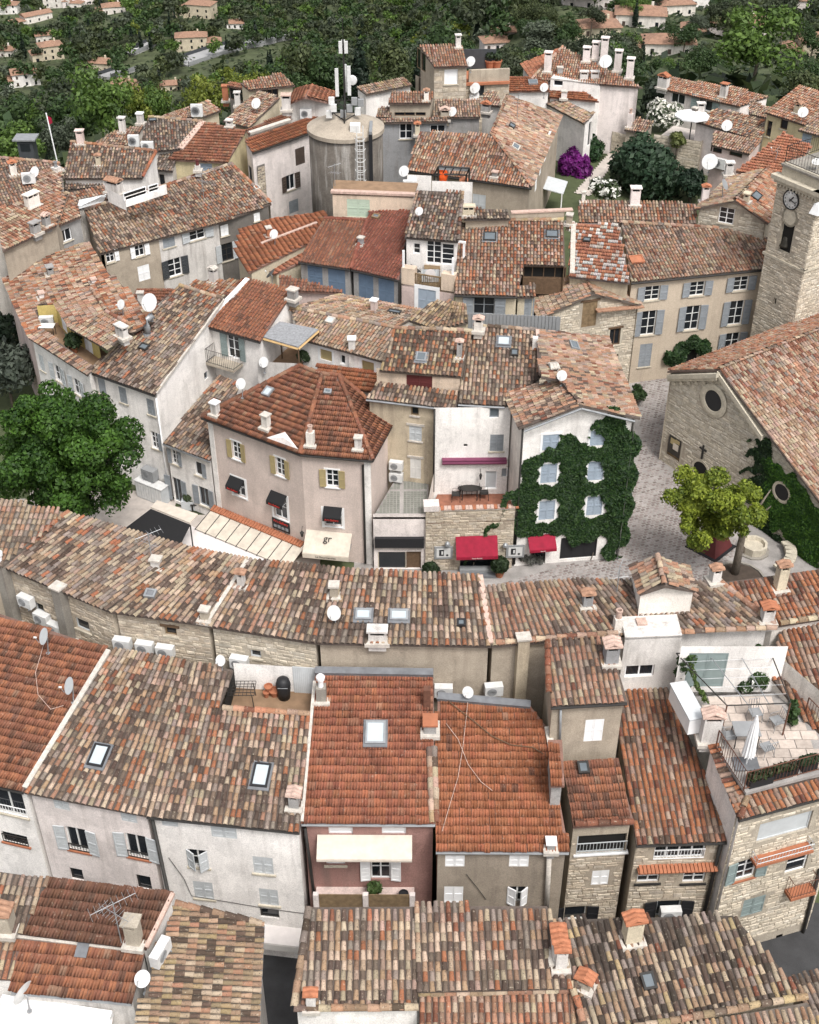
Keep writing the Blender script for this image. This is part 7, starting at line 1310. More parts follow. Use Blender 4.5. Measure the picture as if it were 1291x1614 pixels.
mb = MB(); mb.lathe((.55, -.2, 2.5), [(.36, 0), (.3, -.1), (.001, -.14)], 16, (1, 0, 0), (0, 0, 1), (0, 1, 0)); mb.build('drum_antenna', M['plastic'], t)
for (x, y, z) in ((-1.1, -.5, .0), (-.75, -.7, .5), (.9, -.5, .2), (.7, -.8, 1.0), (1.1, .1, .6), (-.9, -.4, .9), (-.1, -.7, .1), (.35, -.75, .5)): mb = MB(); mb.box(x - .2, x + .2, y - .12, y + .12, z, z + .5); mb.build('equipment_box', M['plastic' if (x * 7 + z * 3) % 2 < 1 else 'pvc'], t)
t = thing('equipment_cabinet', tc + (.75, -1.7, 9.85), 'white equipment cabinet on the front of the tank lid', 'cabinet'); mb = MB(); mb.box(-.35, .35, -.25, .25, 0, .55); mb.build('body', M['white'], t); mb = MB(); mb.box(-.3, .3, -.27, -.252, .06, .48); mb.build('door', M['plastic'], t)
# upper back
hN8 = House('stone_house', 'tall stone house with upper terrace and red and cream roof, highest at the back', 'stone', near=0); hN8.roof('canal', 'orangemix', [(685, 106), (738, 104), (727, 71), (661, 72)], 12.2, 20); hN8.wmat = {(0, 3): 'beige'}; hN8.prep(); hN8.stone((0, 0), .5, .28, 'stone', 6, 12); hN8.chimney(0, 722, 74, .55, .5, 1.0, 'white', 'slots'); hN8.win((0, 0), 711, 121, 1.1, 1.2, blank=1, fr='white'); hN8.win((0, 3), 660, 93, .9, 1.6, cols=1, rows=1, fr='oldwood', sill=0); hN8.win((0, 3), 667, 97, .9, 1.6, cols=1, rows=1, fr='oldwood', sill=0); hN8.build()
hN8b = House('stone_house', 'wide lower storey of the tall stone house with tiled string course', 'stone'); q0, q1, q2 = P(655, 118, 10.5), P(684, 132, 10.4), P(803, 127, 10.4); hN8b.wall('f', q1, q2); hN8b.wall('s', q0, q1, m='beige'); hN8b.stone('f', .5, .28, 'stone', 6, 10.2); hN8b.win('f', 755, 138, .9, 1.4, cols=1, rows=1, fr='shdark'); hN8b.win('s', 665, 132, .9, 1.6, cols=1, rows=1, fr='shbrown'); hN8b.flat('terracotta', [q1, q2, q2 + (0, 3, 0), q1 + (0, 3, 0)]); hN8b.build(); w = hN8b.walls['f']; mb = MB(); mb.fbox(w['o'], w['d'], w['n'], UZ, -.2, w['L'], -.1, .25, 10.2, 10.4); hN8b.part(mb, 'string_course', 'terracotta'); mb = MB(); mb.fbox(w['o'], w['d'], w['n'], UZ, 2.9, w['L'], -.3, 0, 10.4, 11.35); hN8b.part(mb, 'parapet', ST['stone'])
dish('white dish on the terrace of the tall stone house', 742, 97, .55, P(742, 97, 12.2)); dish('upper of two dishes on the wall of the tall stone house', 749, 139, .6, hN8b.on('f', 749, 139, .5), mast=.3); dish('lower of two dishes on the wall of the tall stone house', 748, 151, .6, hN8b.on('f', 748, 151, .5), mast=.3)
for (x, l) in ((772, 'left terracotta pot on the upper stone terrace'), (783, 'right terracotta pot on the upper stone terrace')): pot(l, P(x, 108, 10.5), .4, .7, plant_=(200, .4, (.01, .02, .01), (.05, .08, .03)))
t = thing('privacy_screen', P(755, 108, 10.5), 'dark screen on the upper stone terrace beside the dish', 'screen'); mb = MB(); mb.box(-1.4, 1.4, -.05, .05, 0, 1.6); mb.build('panel', M['shdark'], t); mb = MB(); mb.box(-1.45, -1.35, -.08, .08, 0, 1.7); mb.build('post', M['iron'], t)
hA = House('tiled_house', 'beige house with a red tiled low roof and three slot windows', 'beige'); hA.roof('canal', 'warm', [(612, 163), (679, 163), (684, 145), (617, 145)], 10.8, 15); hA.pat[0]['pal'] = 'orangemix'; hA.prep(); [hA.win((0, 0), x, 180, .8, .3, cols=1, rows=1, fr='wood', sill=0) for x in (630, 646, 663)]; hA.chimney(0, 672, 158, .5, .45, .8, 'warmwhite', 'tile'); hA.build()
hB = House('tiled_house', 'pale orange house roof in even rows before the tall stone house', 'grey'); hB.roof('canal', 'orange', [(683, 186), (757, 185), (758, 157), (686, 158)], 9.8, 14); hB.pat[0]['pal'] = 'palepink'; hB.build(); dish('white dish before the pale orange even roof', 713, 176, .5, P(713, 176, 10.2)); loose_chimney('gabled stone chimney left of the dish before the even orange roof', P(701, 188, 9.6), .9, .6, .8, 'stonepale', 'tile', 0, 'mortarpink')
hC = House('grey_house', 'blue grey house with white framed windows and a narrow tiled strip', 'bluegrey'); hC.roof('canal', 'palepink', [(600, 194), (706, 192), (705, 186), (600, 187)], 10.0, 10); hC.prep(); hC.win((0, 0), 640, 207, 1.0, 1.2, fr='white', cols=2, rows=2); hC.win((0, 0), 690, 203, 1.2, .6, fr='white', cols=2, rows=1); hC.build(); loose_chimney('cream chimney with orange cap before the blue grey house', P(658, 212, 9.2), .5, .5, .9, 'cream', 'tile', 0, 'orangetile')
hD = House('tiled_house', 'low cream canal roof with white wall beside the big green tree', 'white'); hD.roof('canal', 'pale', [(578, 149), (650, 134), (640, 123), (562, 137)], 10.0, 14); hD.build()
hE = House('tiled_house', 'small cream house corner with tiled roof right of the water tank', 'cream'); hE.roof('canal', 'palepink', [(592, 185), (618, 186), (616, 168), (598, 170)], 9.8, 12); hE.build()
hF = House('tiled_house', 'small tiled annex with a slim cypress at the hipped pale roof', 'white'); hF.roof('canal', 'palepink', [(759, 164), (790, 168), (784, 144), (763, 145)], 10.0, 14); hF.chimney(0, 766, 176, .9, .5, .6, 'grey', 'tile', capm='orangetile'); hF.build()
aerial('thin aerial on the long spotted canal roof', hG1.at(0, 322, 320), 2.2, 1.3, 7); aerial('thin aerial before the peach walled house', P(529, 318, 10.5), 2.6, .9, 5); aerial('aerial on the broad hipped pale roof', hN7.at(1, 815, 190), 2.0, 1.2, 7, 1.0)
# ================================================================ right side: stone house, beige house, church, tower, garden houses
def gable(h, kind, pal, eL, eR, apx, depth_dir, L, fixed=None, keys=True, hang=.2):
 """gable front eL-apx-eR (world points), ridge running along depth_dir for L metres"""
 d = unit(depth_dir) * L; h.roof(kind, pal, [eL + d, eL, apx, apx + d], 0); h.roof(kind, pal, [eR, eR + d, apx + d, apx], 0); fixn(h)
 h.edge_skip |= {(0, 1), (1, 3), (0, 3), (1, 1)}; h.prep(); b = unit(depth_dir) * hang; dn = UZ * .12; e = unit(eR - eL) * .15
 h.wall('front', eL - dn + b + e, eR - dn + b - e, top=[apx - dn + b]); h.ridge(0, apx, apx + d, pal)
hC1 = House('church', 'stone church with round window, cross and broad rose coloured canal roof', 'stonepale', cat='church', near=300); hC1.nstone = 300
cl, cr = P(1046, 735, 0), P(1282, 894, 0); dd = unit((cr - cl) * [1, 1, 0]); back = np.array([-dd[1], dd[0], 0.])
eL, ap, eR = RV(1052, 585, cl, cr), RV(1134, 583, cl, cr), RV(1312, 818, cl, cr)
gable(hC1, 'canal', 'palepink', eL, eR, ap, back, 24); hC1.pat[0]['pal'] = 'orangemix'; hC1.pat[1]['pal'] = 'rosy'; w = hC1.walls['front']
u, z = hC1.wframe('front', 1123, 631); hC1.win('front', 1062, 708, 1.1, 1.3, name='poster_frame', blank=1, fr='oldwood', sill=0); hC1.win('front', 1105, 762, 1.15, 1.8, name='church_door', cols=1, rows=1, fr='limestone', gl='dark', sill=0); hC1.win('front', 1126, 631, 1.35, 1.35, name='round_window_recess', blank=1, fr='black', gl='black', sill=0)
hC1.stone('front', .4, .19, 'church', 0, 9.5); hC1.build(); c = hC1.on('front', 1126, 631)
mb = MB(); mb.lathe(c, [(.62, .05), (1.0, .05), (1.02, .09), (.86, .13), (.66, .12), (.62, .06)], 28, w['d'], UZ, w['n']); hC1.part(mb, 'round_window_surround', 'limestone'); mb = MB(); mb.lathe(c, [(.66, .0), (.66, .085), (.001, .086)], 28, w['d'], UZ, w['n']); hC1.part(mb, 'round_window', 'black')
mb = MB()
for a0, a1 in ((w['o'] + UZ * w['top'][0][1], ap - UZ * .15), (ap - UZ * .15, RV(1201, 682, cl, cr) - UZ * .1)):
 x = unit(a1 - a0); y = unit(np.cross(x, w['n'])); o_ = np.array([*a0[:2], a0[2]]); off_ = np.dot(w['o'] - o_, w['n']); mb.fbox(o_ + w['n'] * off_, x, w['n'], UZ, -.1, np.linalg.norm(a1 - a0) + .1, .0, .28, -.3, -.02); mb.fbox(o_ + w['n'] * off_, x, w['n'], UZ, -.1, np.linalg.norm(a1 - a0), .0, .16, -.5, -.3)
hC1.part(mb, 'gable_cornice', 'limestone')
for i in range(9):
 a = w['o'] + w['d'] * (.3 + i * .56); zt = np.interp(.3 + i * .56, [t[0] for t in w['top']], [t[1] for t in w['top']]); mb = MB(); mb.fbox(a, w['d'], w['n'], UZ, 0, .2, 0, .13, zt - .72, zt - .52); hC1.part(mb, 'corbel', 'limestone')
c = hC1.on('front', 1108, 712, .05); mb = MB(); mb.fbox(c, w['d'], w['n'], UZ, -.06, .06, 0, .05, -.5, .45); mb.fbox(c, w['d'], w['n'], UZ, -.28, .28, .001, .049, .12, .24); t = thing('cross', c, 'black iron cross above the church door', 'cross'); mb.build('cross', M['iron'], t, c); mb = MB(); mb.lathe(c + UZ * .18, [(.09, .05), (.09, .07), (.001, .07)], 10, w['d'], UZ, w['n']); mb.build('boss', M['iron'], t, c)
mb = MB(); d0 = hC1.on('front', 1105, 741); mb.lathe(d0, [(.57, .0), (.57, .06), (.72, .06), (.72, .0)], 24, w['d'], UZ, w['n']); mb.lathe(d0, [(.57, .045), (.001, .05)], 24, w['d'], UZ, w['n']); hC1.part(mb, 'door_arch', 'limestone'); mb = MB(); mb.lathe(d0, [(.56, .055), (.001, .06)], 24, w['d'], UZ, w['n']); hC1.part(mb, 'fanlight', 'dark')
p = hC1.on('front', 1063, 704, .03); t = thing('poster', p, 'dark and gold poster beside the church door', 'poster'); mb = MB(); mb.fbox(p, w['d'], w['n'], UZ, -.5, .5, .0, .02, -.6, .65); mb.build('sheet', mat('poster_dark', (.04, .035, .03), .5, .3), t, p)
for i, (a, b_, c_, e_, m_) in enumerate(((-.35, .1, .1, .5, 'shtan'), (-.1, .35, -.2, .25, 'cream'), (-.4, .0, -.5, -.25, 'bronze'), (.05, .4, .3, .55, 'shtan'))): mb = MB(); mb.fbox(p, w['d'], w['n'], UZ, a, b_, .021, .024 + .001 * i, c_, e_); mb.build('printed_shape', M[m_], t, p)
ws = w; c = hC1.on('front', 1234, 775); mb = MB(); mb.lathe(c, [(.5, .0), (.5, .12), (.66, .12), (.66, .0)], 20, ws['d'], UZ, ws['n']); hC1.part(mb, 'side_window_ring', 'limestone'); mb = MB(); mb.lathe(c, [(.5, .085), (.001, .09)], 20, ws['d'], UZ, ws['n']); hC1.part(mb, 'side_window', 'black')
ivy_on('bright green creeper covering the church wall below the lower roof edge', hC1, 'front', [(1203, 735), (1222, 720), (1250, 748), (1291, 800), (1320, 835), (1320, 920), (1285, 893), (1255, 870), (1225, 830), (1205, 790)], [(1234, 775, .62, .62)], 15000, .1, (.012, .05, .008), (.085, .19, .02), .16)
ivy_on('dark feathery creeper fronds reaching left over the church wall', hC1, 'front', [(1172, 738), (1195, 728), (1180, 715), (1200, 708), (1185, 690), (1205, 695), (1222, 720), (1212, 745), (1206, 795), (1222, 835), (1240, 865), (1200, 835), (1178, 815), (1196, 800), (1175, 790), (1196, 775), (1176, 765), (1198, 750)], [], 4500, .12, (.008, .025, .008), (.03, .06, .015), .14)
# bell tower
Q1, Q2 = np.array([22.1, 73.0, 0]), np.array([23.3, 70.1, 0]); Q2 = Q1 + dd * 3.16; Q3 = Q2 + back * 4.2; Q4 = Q1 + back * 4.2; ZC = 15.0
hT_ = House('bell_tower', 'square stone bell tower with clock and arched bell opening at the right edge', 'stonepale', cat='bell tower'); hT_.nstone = 300
hT_.wall('left', Q1 + UZ * ZC, Q2 + UZ * ZC, depth=.6); hT_.wall('right', Q2 + UZ * ZC, Q3 + UZ * ZC); hT_.wall('b', Q3 + UZ * ZC, Q4 + UZ * ZC); hT_.wall('c', Q4 + UZ * ZC, Q1 + UZ * ZC)
hT_.win('left', 1240, 370, .95, 2.3, name='bell_opening', cols=1, rows=1, fr='limestone', gl='dark', sill=0); hT_.win('left', 1221, 475, .22, .5, name='slit', cols=1, rows=1, fr='limestone', gl='dark', sill=0); hT_.stone('left', .34, .16, 'pale', 0, 14.9); hT_.stone('right', .34, .16, 'pale', 0, 14.9)
hT_.flat('concrete', [Q1 + UZ * 15.8, Q2 + UZ * 15.8, Q3 + UZ * 15.8, Q4 + UZ * 15.8]); hT_.build(); wl, wr = hT_.walls['left'], hT_.walls['right']
for z0, z1, o_, nm in ((14.62, 14.85, .14, 'cornice'), (14.85, 15.1, .3, 'cornice'), (9.95, 10.1, .08, 'string_course'), (15.1, 15.85, -.12, 'parapet')):
 for w in (wl, wr): mb = MB(); mb.fbox(w['o'], w['d'], w['n'], UZ, (-o_ - .06 if w is wl else -o_ + .003 if o_ > 0 else .13), w['L'] + (o_ - .003 if w is wl else .1) * (1 if o_ > 0 else .0), -.3, o_, z0, z1); hT_.part(mb, nm, 'limestone')
for i in range(13): mb = MB(); mb.fbox(wl['o'], wl['d'], wl['n'], UZ, .05 + i * .245, .15 + i * .245, .003, .13, 14.46, 14.62); hT_.part(mb, 'dentil', 'limestone')
c = hT_.on('left', 1247, 315, .06); t = thing('clock', c, 'round white clock with black rim and roman numerals on the bell tower', 'clock'); d, n = wl['d'], wl['n']; mb = MB(); mb.lathe(c, [(.001, .02), (.54, .02)], 32, d, UZ, n); mb.build('dial', M['clockface'], t, c); mb = MB(); mb.lathe(c, [(.535, .0), (.54, .06), (.6, .06), (.62, .0)], 32, d, UZ, n); mb.build('rim', M['black'], t, c)
for i, s_ in enumerate(('XII', 'I', 'II', 'III', 'IIII', 'V', 'VI', 'VII', 'VIII', 'IX', 'X', 'XI')): a = math.radians(90 - 30 * i); up = d * math.cos(a) + UZ * math.sin(a); letters(s_, c + n * .03 + up * .42, np.cross(up, n), up, .1, 'black', t, c)
for ang, l, wd in ((90 - 38, .3, .035), (90 - 105, .44, .026)): a = math.radians(ang); v = d * math.cos(a) + UZ * math.sin(a); x = np.cross(v, n); mb = MB(); mb.fbox(c + n * .045, x, n, v, -wd, wd, 0, .012, -.12, l); mb.build('hand', M['black'], t, c)
c = hT_.on('left', 1240, 376, -.25); t = thing('bell', c, 'dark bronze bell hanging in the arched tower opening', 'bell'); mb = MB(); mb.lathe(c - UZ * .5, [(.36, 0), (.33, .1), (.24, .35), (.2, .6), (.1, .68), (.001, .7)], 18); mb.build('bell_body', M['bronze'], t, c, True); mb = MB(); mb.lathe(c + UZ * .3, [(.42, -.03), (.42, .03), (.36, .03), (.36, -.03), (.42, -.03)], 20, d, UZ, n); mb.build('wheel', M['iron'], t, c)
a0 = hT_.on('left', 1240, 370) + UZ * 1.15; mb = MB(); mb.lathe(a0, [(.475, -.25), (.475, .03), (.62, .03)], 20, d, UZ, n); mb.lathe(a0, [(.47, -.1), (.001, -.1)], 20, d, UZ, n); hT_.part(mb, 'bell_arch', 'limestone')
mb = MB(); c = Q2 + UZ * 14.0; mb.lathe(c + UZ * -.0, [(.42, -.25), (.2, .35), (.0001, .45)], 4); hT_.part(mb, 'corner_pyramid', 'white')
tp = [q + UZ * 15.85 for q in (Q1 + dd * .15 + back * .15, Q2 - dd * .15 + back * .15, Q3, Q4)]; railing('dark iron railing round the top of the bell tower', [tp[3], tp[0], tp[1], tp[2]], 1.0, 'iron', .2)
b = Q2 + back * 1.9 - dd * 1.2 + UZ * 15.8; t = thing('bell_cage', b, 'tall dark iron bell cage with grey panel on the tower top', 'bell cage'); mb = MB()
for (x, y) in ((0, 0), (1.3, 0), (1.3, 1.3), (0, 1.3)): mb.tube([b + dd * (x * .7) + back * y, b + dd * (x * .7) + back * y + UZ * 3.2], .06, 5)
mb.tube([b + UZ * 3.2, b + dd * .9 + UZ * 3.2, b + dd * .9 + back * 1.3 + UZ * 3.2, b + back * 1.3 + UZ * 3.2, b + UZ * 3.2], .05, 5); mb.build('cage', M['iron'], t, b); mb = MB(); mb.fbox(b, dd, back, UZ, .15, .7, .0, .08, 0, 3.0); mb.build('panel', M['shlight'], t, b)
dish('white dish lying on the top of the bell tower', 1257, 272, .38, Q1 + dd * 1.9 + back * .8 + UZ * 16.3, el=65, mast=.4)
mb = MB(); q = ap + back * 6 - dd * 3.6; t = thing('roof_flashing', Q2 + UZ * 6, 'pale lead flashing where the church roof meets the tower', 'flashing'); mb.fbox(Q2, back, dd, UZ, .3, 4.2, .02, .3, 6.2, 6.6); mb.build('sheet', M['corrug'], t, Q2 + UZ * 6)
mb = MB(); mb.fbox(Q2, back, dd, UZ, .3, 4.2, .02, .34, 6.0, 6.18); mb.build('lead_base', M['iron'], t, Q2 + UZ * 6)
# stone house with brown shutters
hS1 = House('stone_house', 'narrow rubble stone house with brown shutters at the head of the lane', 'stonepale', near=200); hS1.nstone = 300
eL, eR = P(849, 503, 7.0), P(1011, 481, 6.9); ap = RV(936, 463, eL, eR); bd = P(915, 425, ap[2]) - ap
gable(hS1, 'canal', 'pale', eL, eR, ap, bd, np.linalg.norm(bd)); hS1.win('front', 929, 495, 1.0, 1.75, sh='closed', shc='oldwood', plain=1, sill=0, lintel='wood'); hS1.win('front', 969, 531, .75, 1.2, cols=2, rows=1, fr='wood', sur='limestone', lintel='wood'); hS1.win('front', 966, 570, .7, 1.0, cols=1, rows=1, fr='wood', sill=0); hS1.stone('front', .34, .17, 'pale', .5, 7.4); hS1.build()
w = hS1.walls['front']; mb = MB(); c = hS1.on('front', 972, 487)
for i in range(9): mb = MB(); mb.hexa([c + w['d'] * (-1.5 + i * .36 + a) + w['n'] * o_ + UZ * (z_ + .18 - i * .02) for z_ in (0, .07) for a, o_ in ((0, 0), (.33, 0), (.33, .45), (0, .45))]); hS1.part(mb, 'ledge_tile', 'oldtile')
hD1 = House('manor_house', 'big beige three storey house with grey shutters on the lane', 'ochre', zb=.8, near=300)
hD1.roof('canal', 'palepink', [(995, 445), (1204, 424), (1211, 374), (1131, 359), (980, 350)], 8.4, 15); hD1.pat[0]['pal'] = 'palepink'; hD1.wm = 'manor'; ST['manor'] = stucco('manor', (.50, .42, .33), .1, .08); hD1.prep(); hD1.eave_gutter(0, 'iron'); mw = dict(sh='open', shc='shgrey', fr='sash', cols=2, rows=3)
for (x, y) in ((1028, 462), (1099, 455), (1168, 447)): hD1.win((0, 0), x, y, 1.0, 1.0, **mw)
for (x, y) in ((1022, 509), (1091, 501), (1160, 493)): hD1.win((0, 0), x, y, .98, 1.75, **mw)
hD1.win((0, 0), 1153, 543, .98, 1.75, **mw); hD1.win((0, 0), 1017, 560, .85, 1.7, sh='closed', shc='shgrey'); hD1.win((0, 0), 1089, 565, 1.0, 2.0, name='door', cols=1, rows=1, fr='limestone', gl='dark', sill=0); hD1.skylight(0, 1003, 411, .9, .7, 'terracotta', 'terracotta', False); hD1.ridge(0, (980, 351), (1131, 360), 'palepink'); hD1.build()
ivy_on('green vine arching over the doorway of the beige house', hD1, (0, 0), [(1055, 575), (1052, 548), (1075, 536), (1108, 535), (1122, 548), (1118, 562), (1100, 552), (1085, 556), (1072, 572)], [], 2600, .17, (.012, .035, .01), (.045, .09, .025), .45, 'door_vine')
hD2 = House('tiled_house', 'roof of orange flat tiles patched with white mortar beside the beige house', 'ochre', near=200); hD2.roof('flat', 'red2', [(897, 436), (993, 446), (975, 352), (900, 352)], 8.6, 15); hD2.pat[0]['pal'] = 'patched'; hD2.band(0, (902, 432), (904, 355), .3, .1, 'mortar');
hD2.skylight(0, 925, 380, .5, .4, 'iron', 'glassgrey', False); hD2.chimney(0, 897, 352, .5, .5, .8, 'beige', 'slab'); hD2.build()
hD3 = House('tiled_house', 'long narrow red and cream canal roof in front of the garden chimney', 'stone'); hD3.roof('canal', 'warm', [(912, 351), (1098, 353), (1098, 321), (913, 314)], 9.6, 17); hD3.chimney(0, 1000, 322, .85, .6, 1.3, 'pinkwhite', 'slots'); hD3.chimney(0, 919, 318, .3, .3, .9, 'warmwhite', 'slab'); hD3.build()
hD4 = House('stone_house', 'stone gable house with white window between the beige house and the clock', 'stonepale'); eL, eR = P(1097, 329, 10.5), P(1210, 352, 10.4); ap = RV(1159, 316, eL, eR); gable(hD4, 'canal', 'palepink', eL, eR, ap, P(1210, 266, ap[2]) - ap, np.linalg.norm(P(1210, 266, ap[2]) - ap)); hD4.pat[1]['pal'] = 'orangemix'; hD4.pat[0]['pal'] = 'pale'
hD4.win('front', 1145, 340, 1.0, 1.1, fr='white', cols=2, rows=3); hD4.stone('front', .4, .2, 'church', 7, 11.5); hD4.skylight(1, 1191, 311, 1.0, .6, 'iron', 'glassgrey', False); hD4.chimney(1, 1176, 318, .5, .45, .5, 'cream', 'slots'); hD4.build()
dish('dark grey dish among clutter left of the stone gable roof', 1142, 291, .5, P(1142, 291, 12), az=120, m='pvc'); loose_chimney('pale chimney with tiled cap left of the stone gable roof', P(1110, 318, 10.4), .6, .5, 1.2, 'pinkwhite', 'tile', 0, 'terracotta'); loose_chimney('white chimney by the red ribbed roof and stone gable', P(1148, 275, 10.4), .7, .6, .9, 'white', 'slots', 0)
hR6 = House('tiled_house', 'large orange red ribbed roof with white dish beside the tower top', 'cream'); hR6.roof('flat', 'orange', [(1160, 270), (1236, 282), (1281, 230), (1235, 208)], 10.4, 14); hR6.build(); dish('white dish on the orange red ribbed roof beside the tower', 1224, 237, .5, (hR6, 0, .7), az=-60)
hR5 = House('yellow_house', 'yellow house under a rust red canal roof at the right edge', 'paleyellow'); hR5.roof('canal', 'warm', [(1206, 177), (1268, 197), (1345, 175), (1330, 158), (1260, 134)], 9.0, 17); hR5.pat[0]['pal'] = 'orangemix'; hR5.edge_skip |= {(0, 2)}; hR5.prep(); hR5.win((0, 0), 1212, 203, .5, 1.3, cols=1, rows=1, fr='oldwood'); hR5.win((0, 0), 1236, 195, .7, .9, cols=1, rows=1, fr='wood'); hR5.chimney(0, 1257, 178, .7, .6, .8, 'cream', 'tile'); hR5.build(); dish('white dish beside the chimney of the yellow house', 1266, 177, .55, (hR5, 0, .9))
hR7 = House('yellow_house', 'small cream wing with pale roof at the right edge below the yellow house', 'paleyellow'); hR7.roof('canal', 'pale', [(1258, 205), (1330, 225), (1330, 190), (1290, 188)], 9.2, 14); hR7.prep(); hR7.win((0, 0), 1271, 221, .8, 1.2, sh='closed', shc='shpale', sill=0); hR7.build()
hR2 = House('long_house', 'long low house with salmon canal roof and grey green shutters before the right hand trees', 'pinkwhite', zb=-3); hR2.roof('canal', 'orangemix', [(1047, 141), (1164, 168), (1212, 152), (1160, 138), (1052, 121)], 5.5, 14); hR2.prep(); hR2.win((0, 0), 1069, 153, 1.4, 1.2, cols=2, rows=1, fr='white', sill=0); hR2.win((0, 0), 1112, 163, 1.4, 1.3, sh='open', shc='shteal', fr='white', cols=2, rows=1); hR2.chimney(0, 1045, 138, 1.3, .8, 1.2, 'white', 'tile', capm='terracotta'); hR2.chimney(0, 1140, 152, .8, .7, 1.3, 'white', 'slots', capm='terracotta'); hR2.build()
hR2b = House('stone_annex', 'grey rubble annex wall with tiled coping between the long low house and yellow house', 'stone', zb=-2, cat='annex'); hR2b.roof('canal', 'palepink', [(1180, 180), (1215, 188), (1220, 172), (1182, 158)], 6.5, 5); hR2b.build()
hR3 = House('tiled_house', 'broad dusty brown canal roof with white dish below the long low house', 'pinkwhite'); hR3.roof('canal', 'grey', [(1094, 191), (1200, 223), (1206, 190), (1130, 170)], 7.2, 13); hR3.pat[0]['pal'] = 'mix'; hR3.chimney(0, 1094, 184, .5, .5, 1.0, 'darkstone', 'slab'); hR3.build(); dish('white dish on the edge of the dusty brown roof', 1146, 198, .6, (hR3, 0, .8)); loose_chimney('white castellated chimney above the dusty brown roof', P(1103, 180, 7.4), .8, .6, 1.0, 'white', 'slots', 0)
hR4 = House('tiled_house', 'pink walled house with striped cream canal roof right of the white garden parasol', 'rosepale'); hR4.roof('canal', 'pale', [(1122, 229), (1181, 243), (1199, 222), (1125, 204)], 7.5, 15); hR4.pat[0]['pal'] = 'palepink'; hR4.prep(); hR4.win((0, 0), 1129, 234, 1.0, .7, cols=1, rows=1, fr='wood', sill=0); hR4.win((0, 0), 1160, 242, 1.1, .5, cols=1, rows=1, fr='wood', sill=0); hR4.build()
dish('big white dish on a mast before the pink walled house', 1119, 255, .85, P(1119, 255, 6.5), az=-150); ac_unit('white outdoor unit on the pink wall beside the big dish', hR4.on((0, 0), 1134, 265, .02), hR4.walls[(0, 0)]['d'], 1.1, .8)
hT3 = House('garden_terrace', 'rubble walled garden terrace below the white parasol', 'stonepale', cat='garden terrace'); z_ = 5.2; a, b, c_, d_ = P(1030, 222, z_), P(1104, 234, z_), P(1128, 212, z_), P(1062, 198, z_); hT3.wall('f', a + UZ * .6, b + UZ * .6); hT3.wall('r', b + UZ * .6, c_ + UZ * .6); hT3.flat('floorpale', [a, b, c_, d_]); hT3.stone('f', .5, .25, 'pale', 1, 5.7); hT3.build()
p = P(1086, 224, z_); t = thing('parasol', p, 'open white octagonal parasol on the garden terrace', 'parasol'); mb = MB(); mb.lathe((0, 0, 0), [(1.5, 2.2), (1.5, 2.32), (.2, 2.65), (.001, 2.67)], 8); mb.build('canopy', M['white'], t); mb = MB(); mb.tube([(0, 0, 0), (0, 0, 2.6)], .05); mb.build('pole', M['iron'], t)
hT4 = House('garden_lean_to', 'small striped tiled shelter with white chimney among the garden plants', 'stonepale', cat='shelter'); hT4.roof('canal', 'palepink', [(984, 205), (1018, 210), (1030, 192), (1004, 185)], 5.6, 14); hT4.chimney(0, 992, 200, .5, .5, 1.6, 'pinkwhite', 'pot', capm='mortarpink'); hT4.build()
hT5 = House('garden_wall', 'low stone garden wall with pale coping beside the path and dark shrub', 'stonepale', cat='garden wall'); hT5.wall('f', P(965, 207, 5.0), P(1032, 222, 5.0), zb=1); hT5.stone('f', .5, .25, 'pale', 1, 4.9); hT5.build()
# upper right: white house and big villa
hV1 = House('town_villa', 'tall beige town house with pale blue shutters, four chimneys and spreading pink roof', 'pinkwhite', zb=-1)
W_ = hV1.roof('canal', 'orangemix', [(838, 125), (1013, 138), (887, 74)], 9.0, 19); k = W_[2]; hV1.roof('canal', 'palepink', [P(821, 101, 9.0), P(838, 125, 9.0), k], 9, 15); k2 = k * .55 + W_[1] * .45
hV1.pat[1]['pal'] = 'orange'; fixn(hV1); hV1.edge_skip |= {(0, 1), (0, 2), (1, 1), (1, 2)}; hV1.prep()
hV1.wall('f', P(944, 148, 7.6), P(1006, 139, 8.9)); hV1.win('f', 981, 158, .9, 1.5, sh='closed', shc='ltblue', plain=1, sill=0); hV1.win('f', 978, 193, .9, 1.6, sh='closed', shc='ltblue', plain=1, sill=0); hV1.win('f', 955, 198, .9, 2.2, name='door', cols=1, rows=1, fr='wood', gl='wood', sill=0); hV1.ridge(0, k, W_[0], 'palepink')
for (x, y, h_) in ((863, 112, 1.9), (924, 96, 1.3), (938, 92, 1.6), (951, 99, 2.6), (973, 111, 2.0), (992, 122, 1.9)): hV1.chimney(0, x, y, .8, .7, h_, 'pinkwhite', 'slots')
hV1.build(); dish('large white dish between the chimneys of the spreading pink roof', 955, 97, .75, (hV1, 0, 1.6))
hV2 = House('white_house', 'white flat topped house with twin chimneys and narrow shutters before the pink roof', 'white', zb=0); a, b, c_ = P(868, 123, 9.3), P(946, 133, 9.0), P(953, 128, 9.0); hV2.wall('f', a, b); hV2.wall('r', b, b + np.array([1.2, 2.6, 0])); hV2.flat('dirtywhite', [a, b, b + np.array([1.2, 2.6, 0]), a + np.array([1., 2.6, 0])]); hV2.win('f', 880, 131, .8, .5, cols=1, rows=1, fr='white', sill=0); [hV2.win('r', x, y, .8, 1.5, sh='closed', shc='shgrey', sill=0) for x, y in ((950, 151), (950, 175), (949, 205))]; hV2.build()
for (x, l) in ((920, 'left white slotted chimney on the flat topped white house'), (937, 'right white slotted chimney on the flat topped white house')): loose_chimney(l, P(x, 126, 9.1), .9, .5, .7, 'white', 'slots', 0)
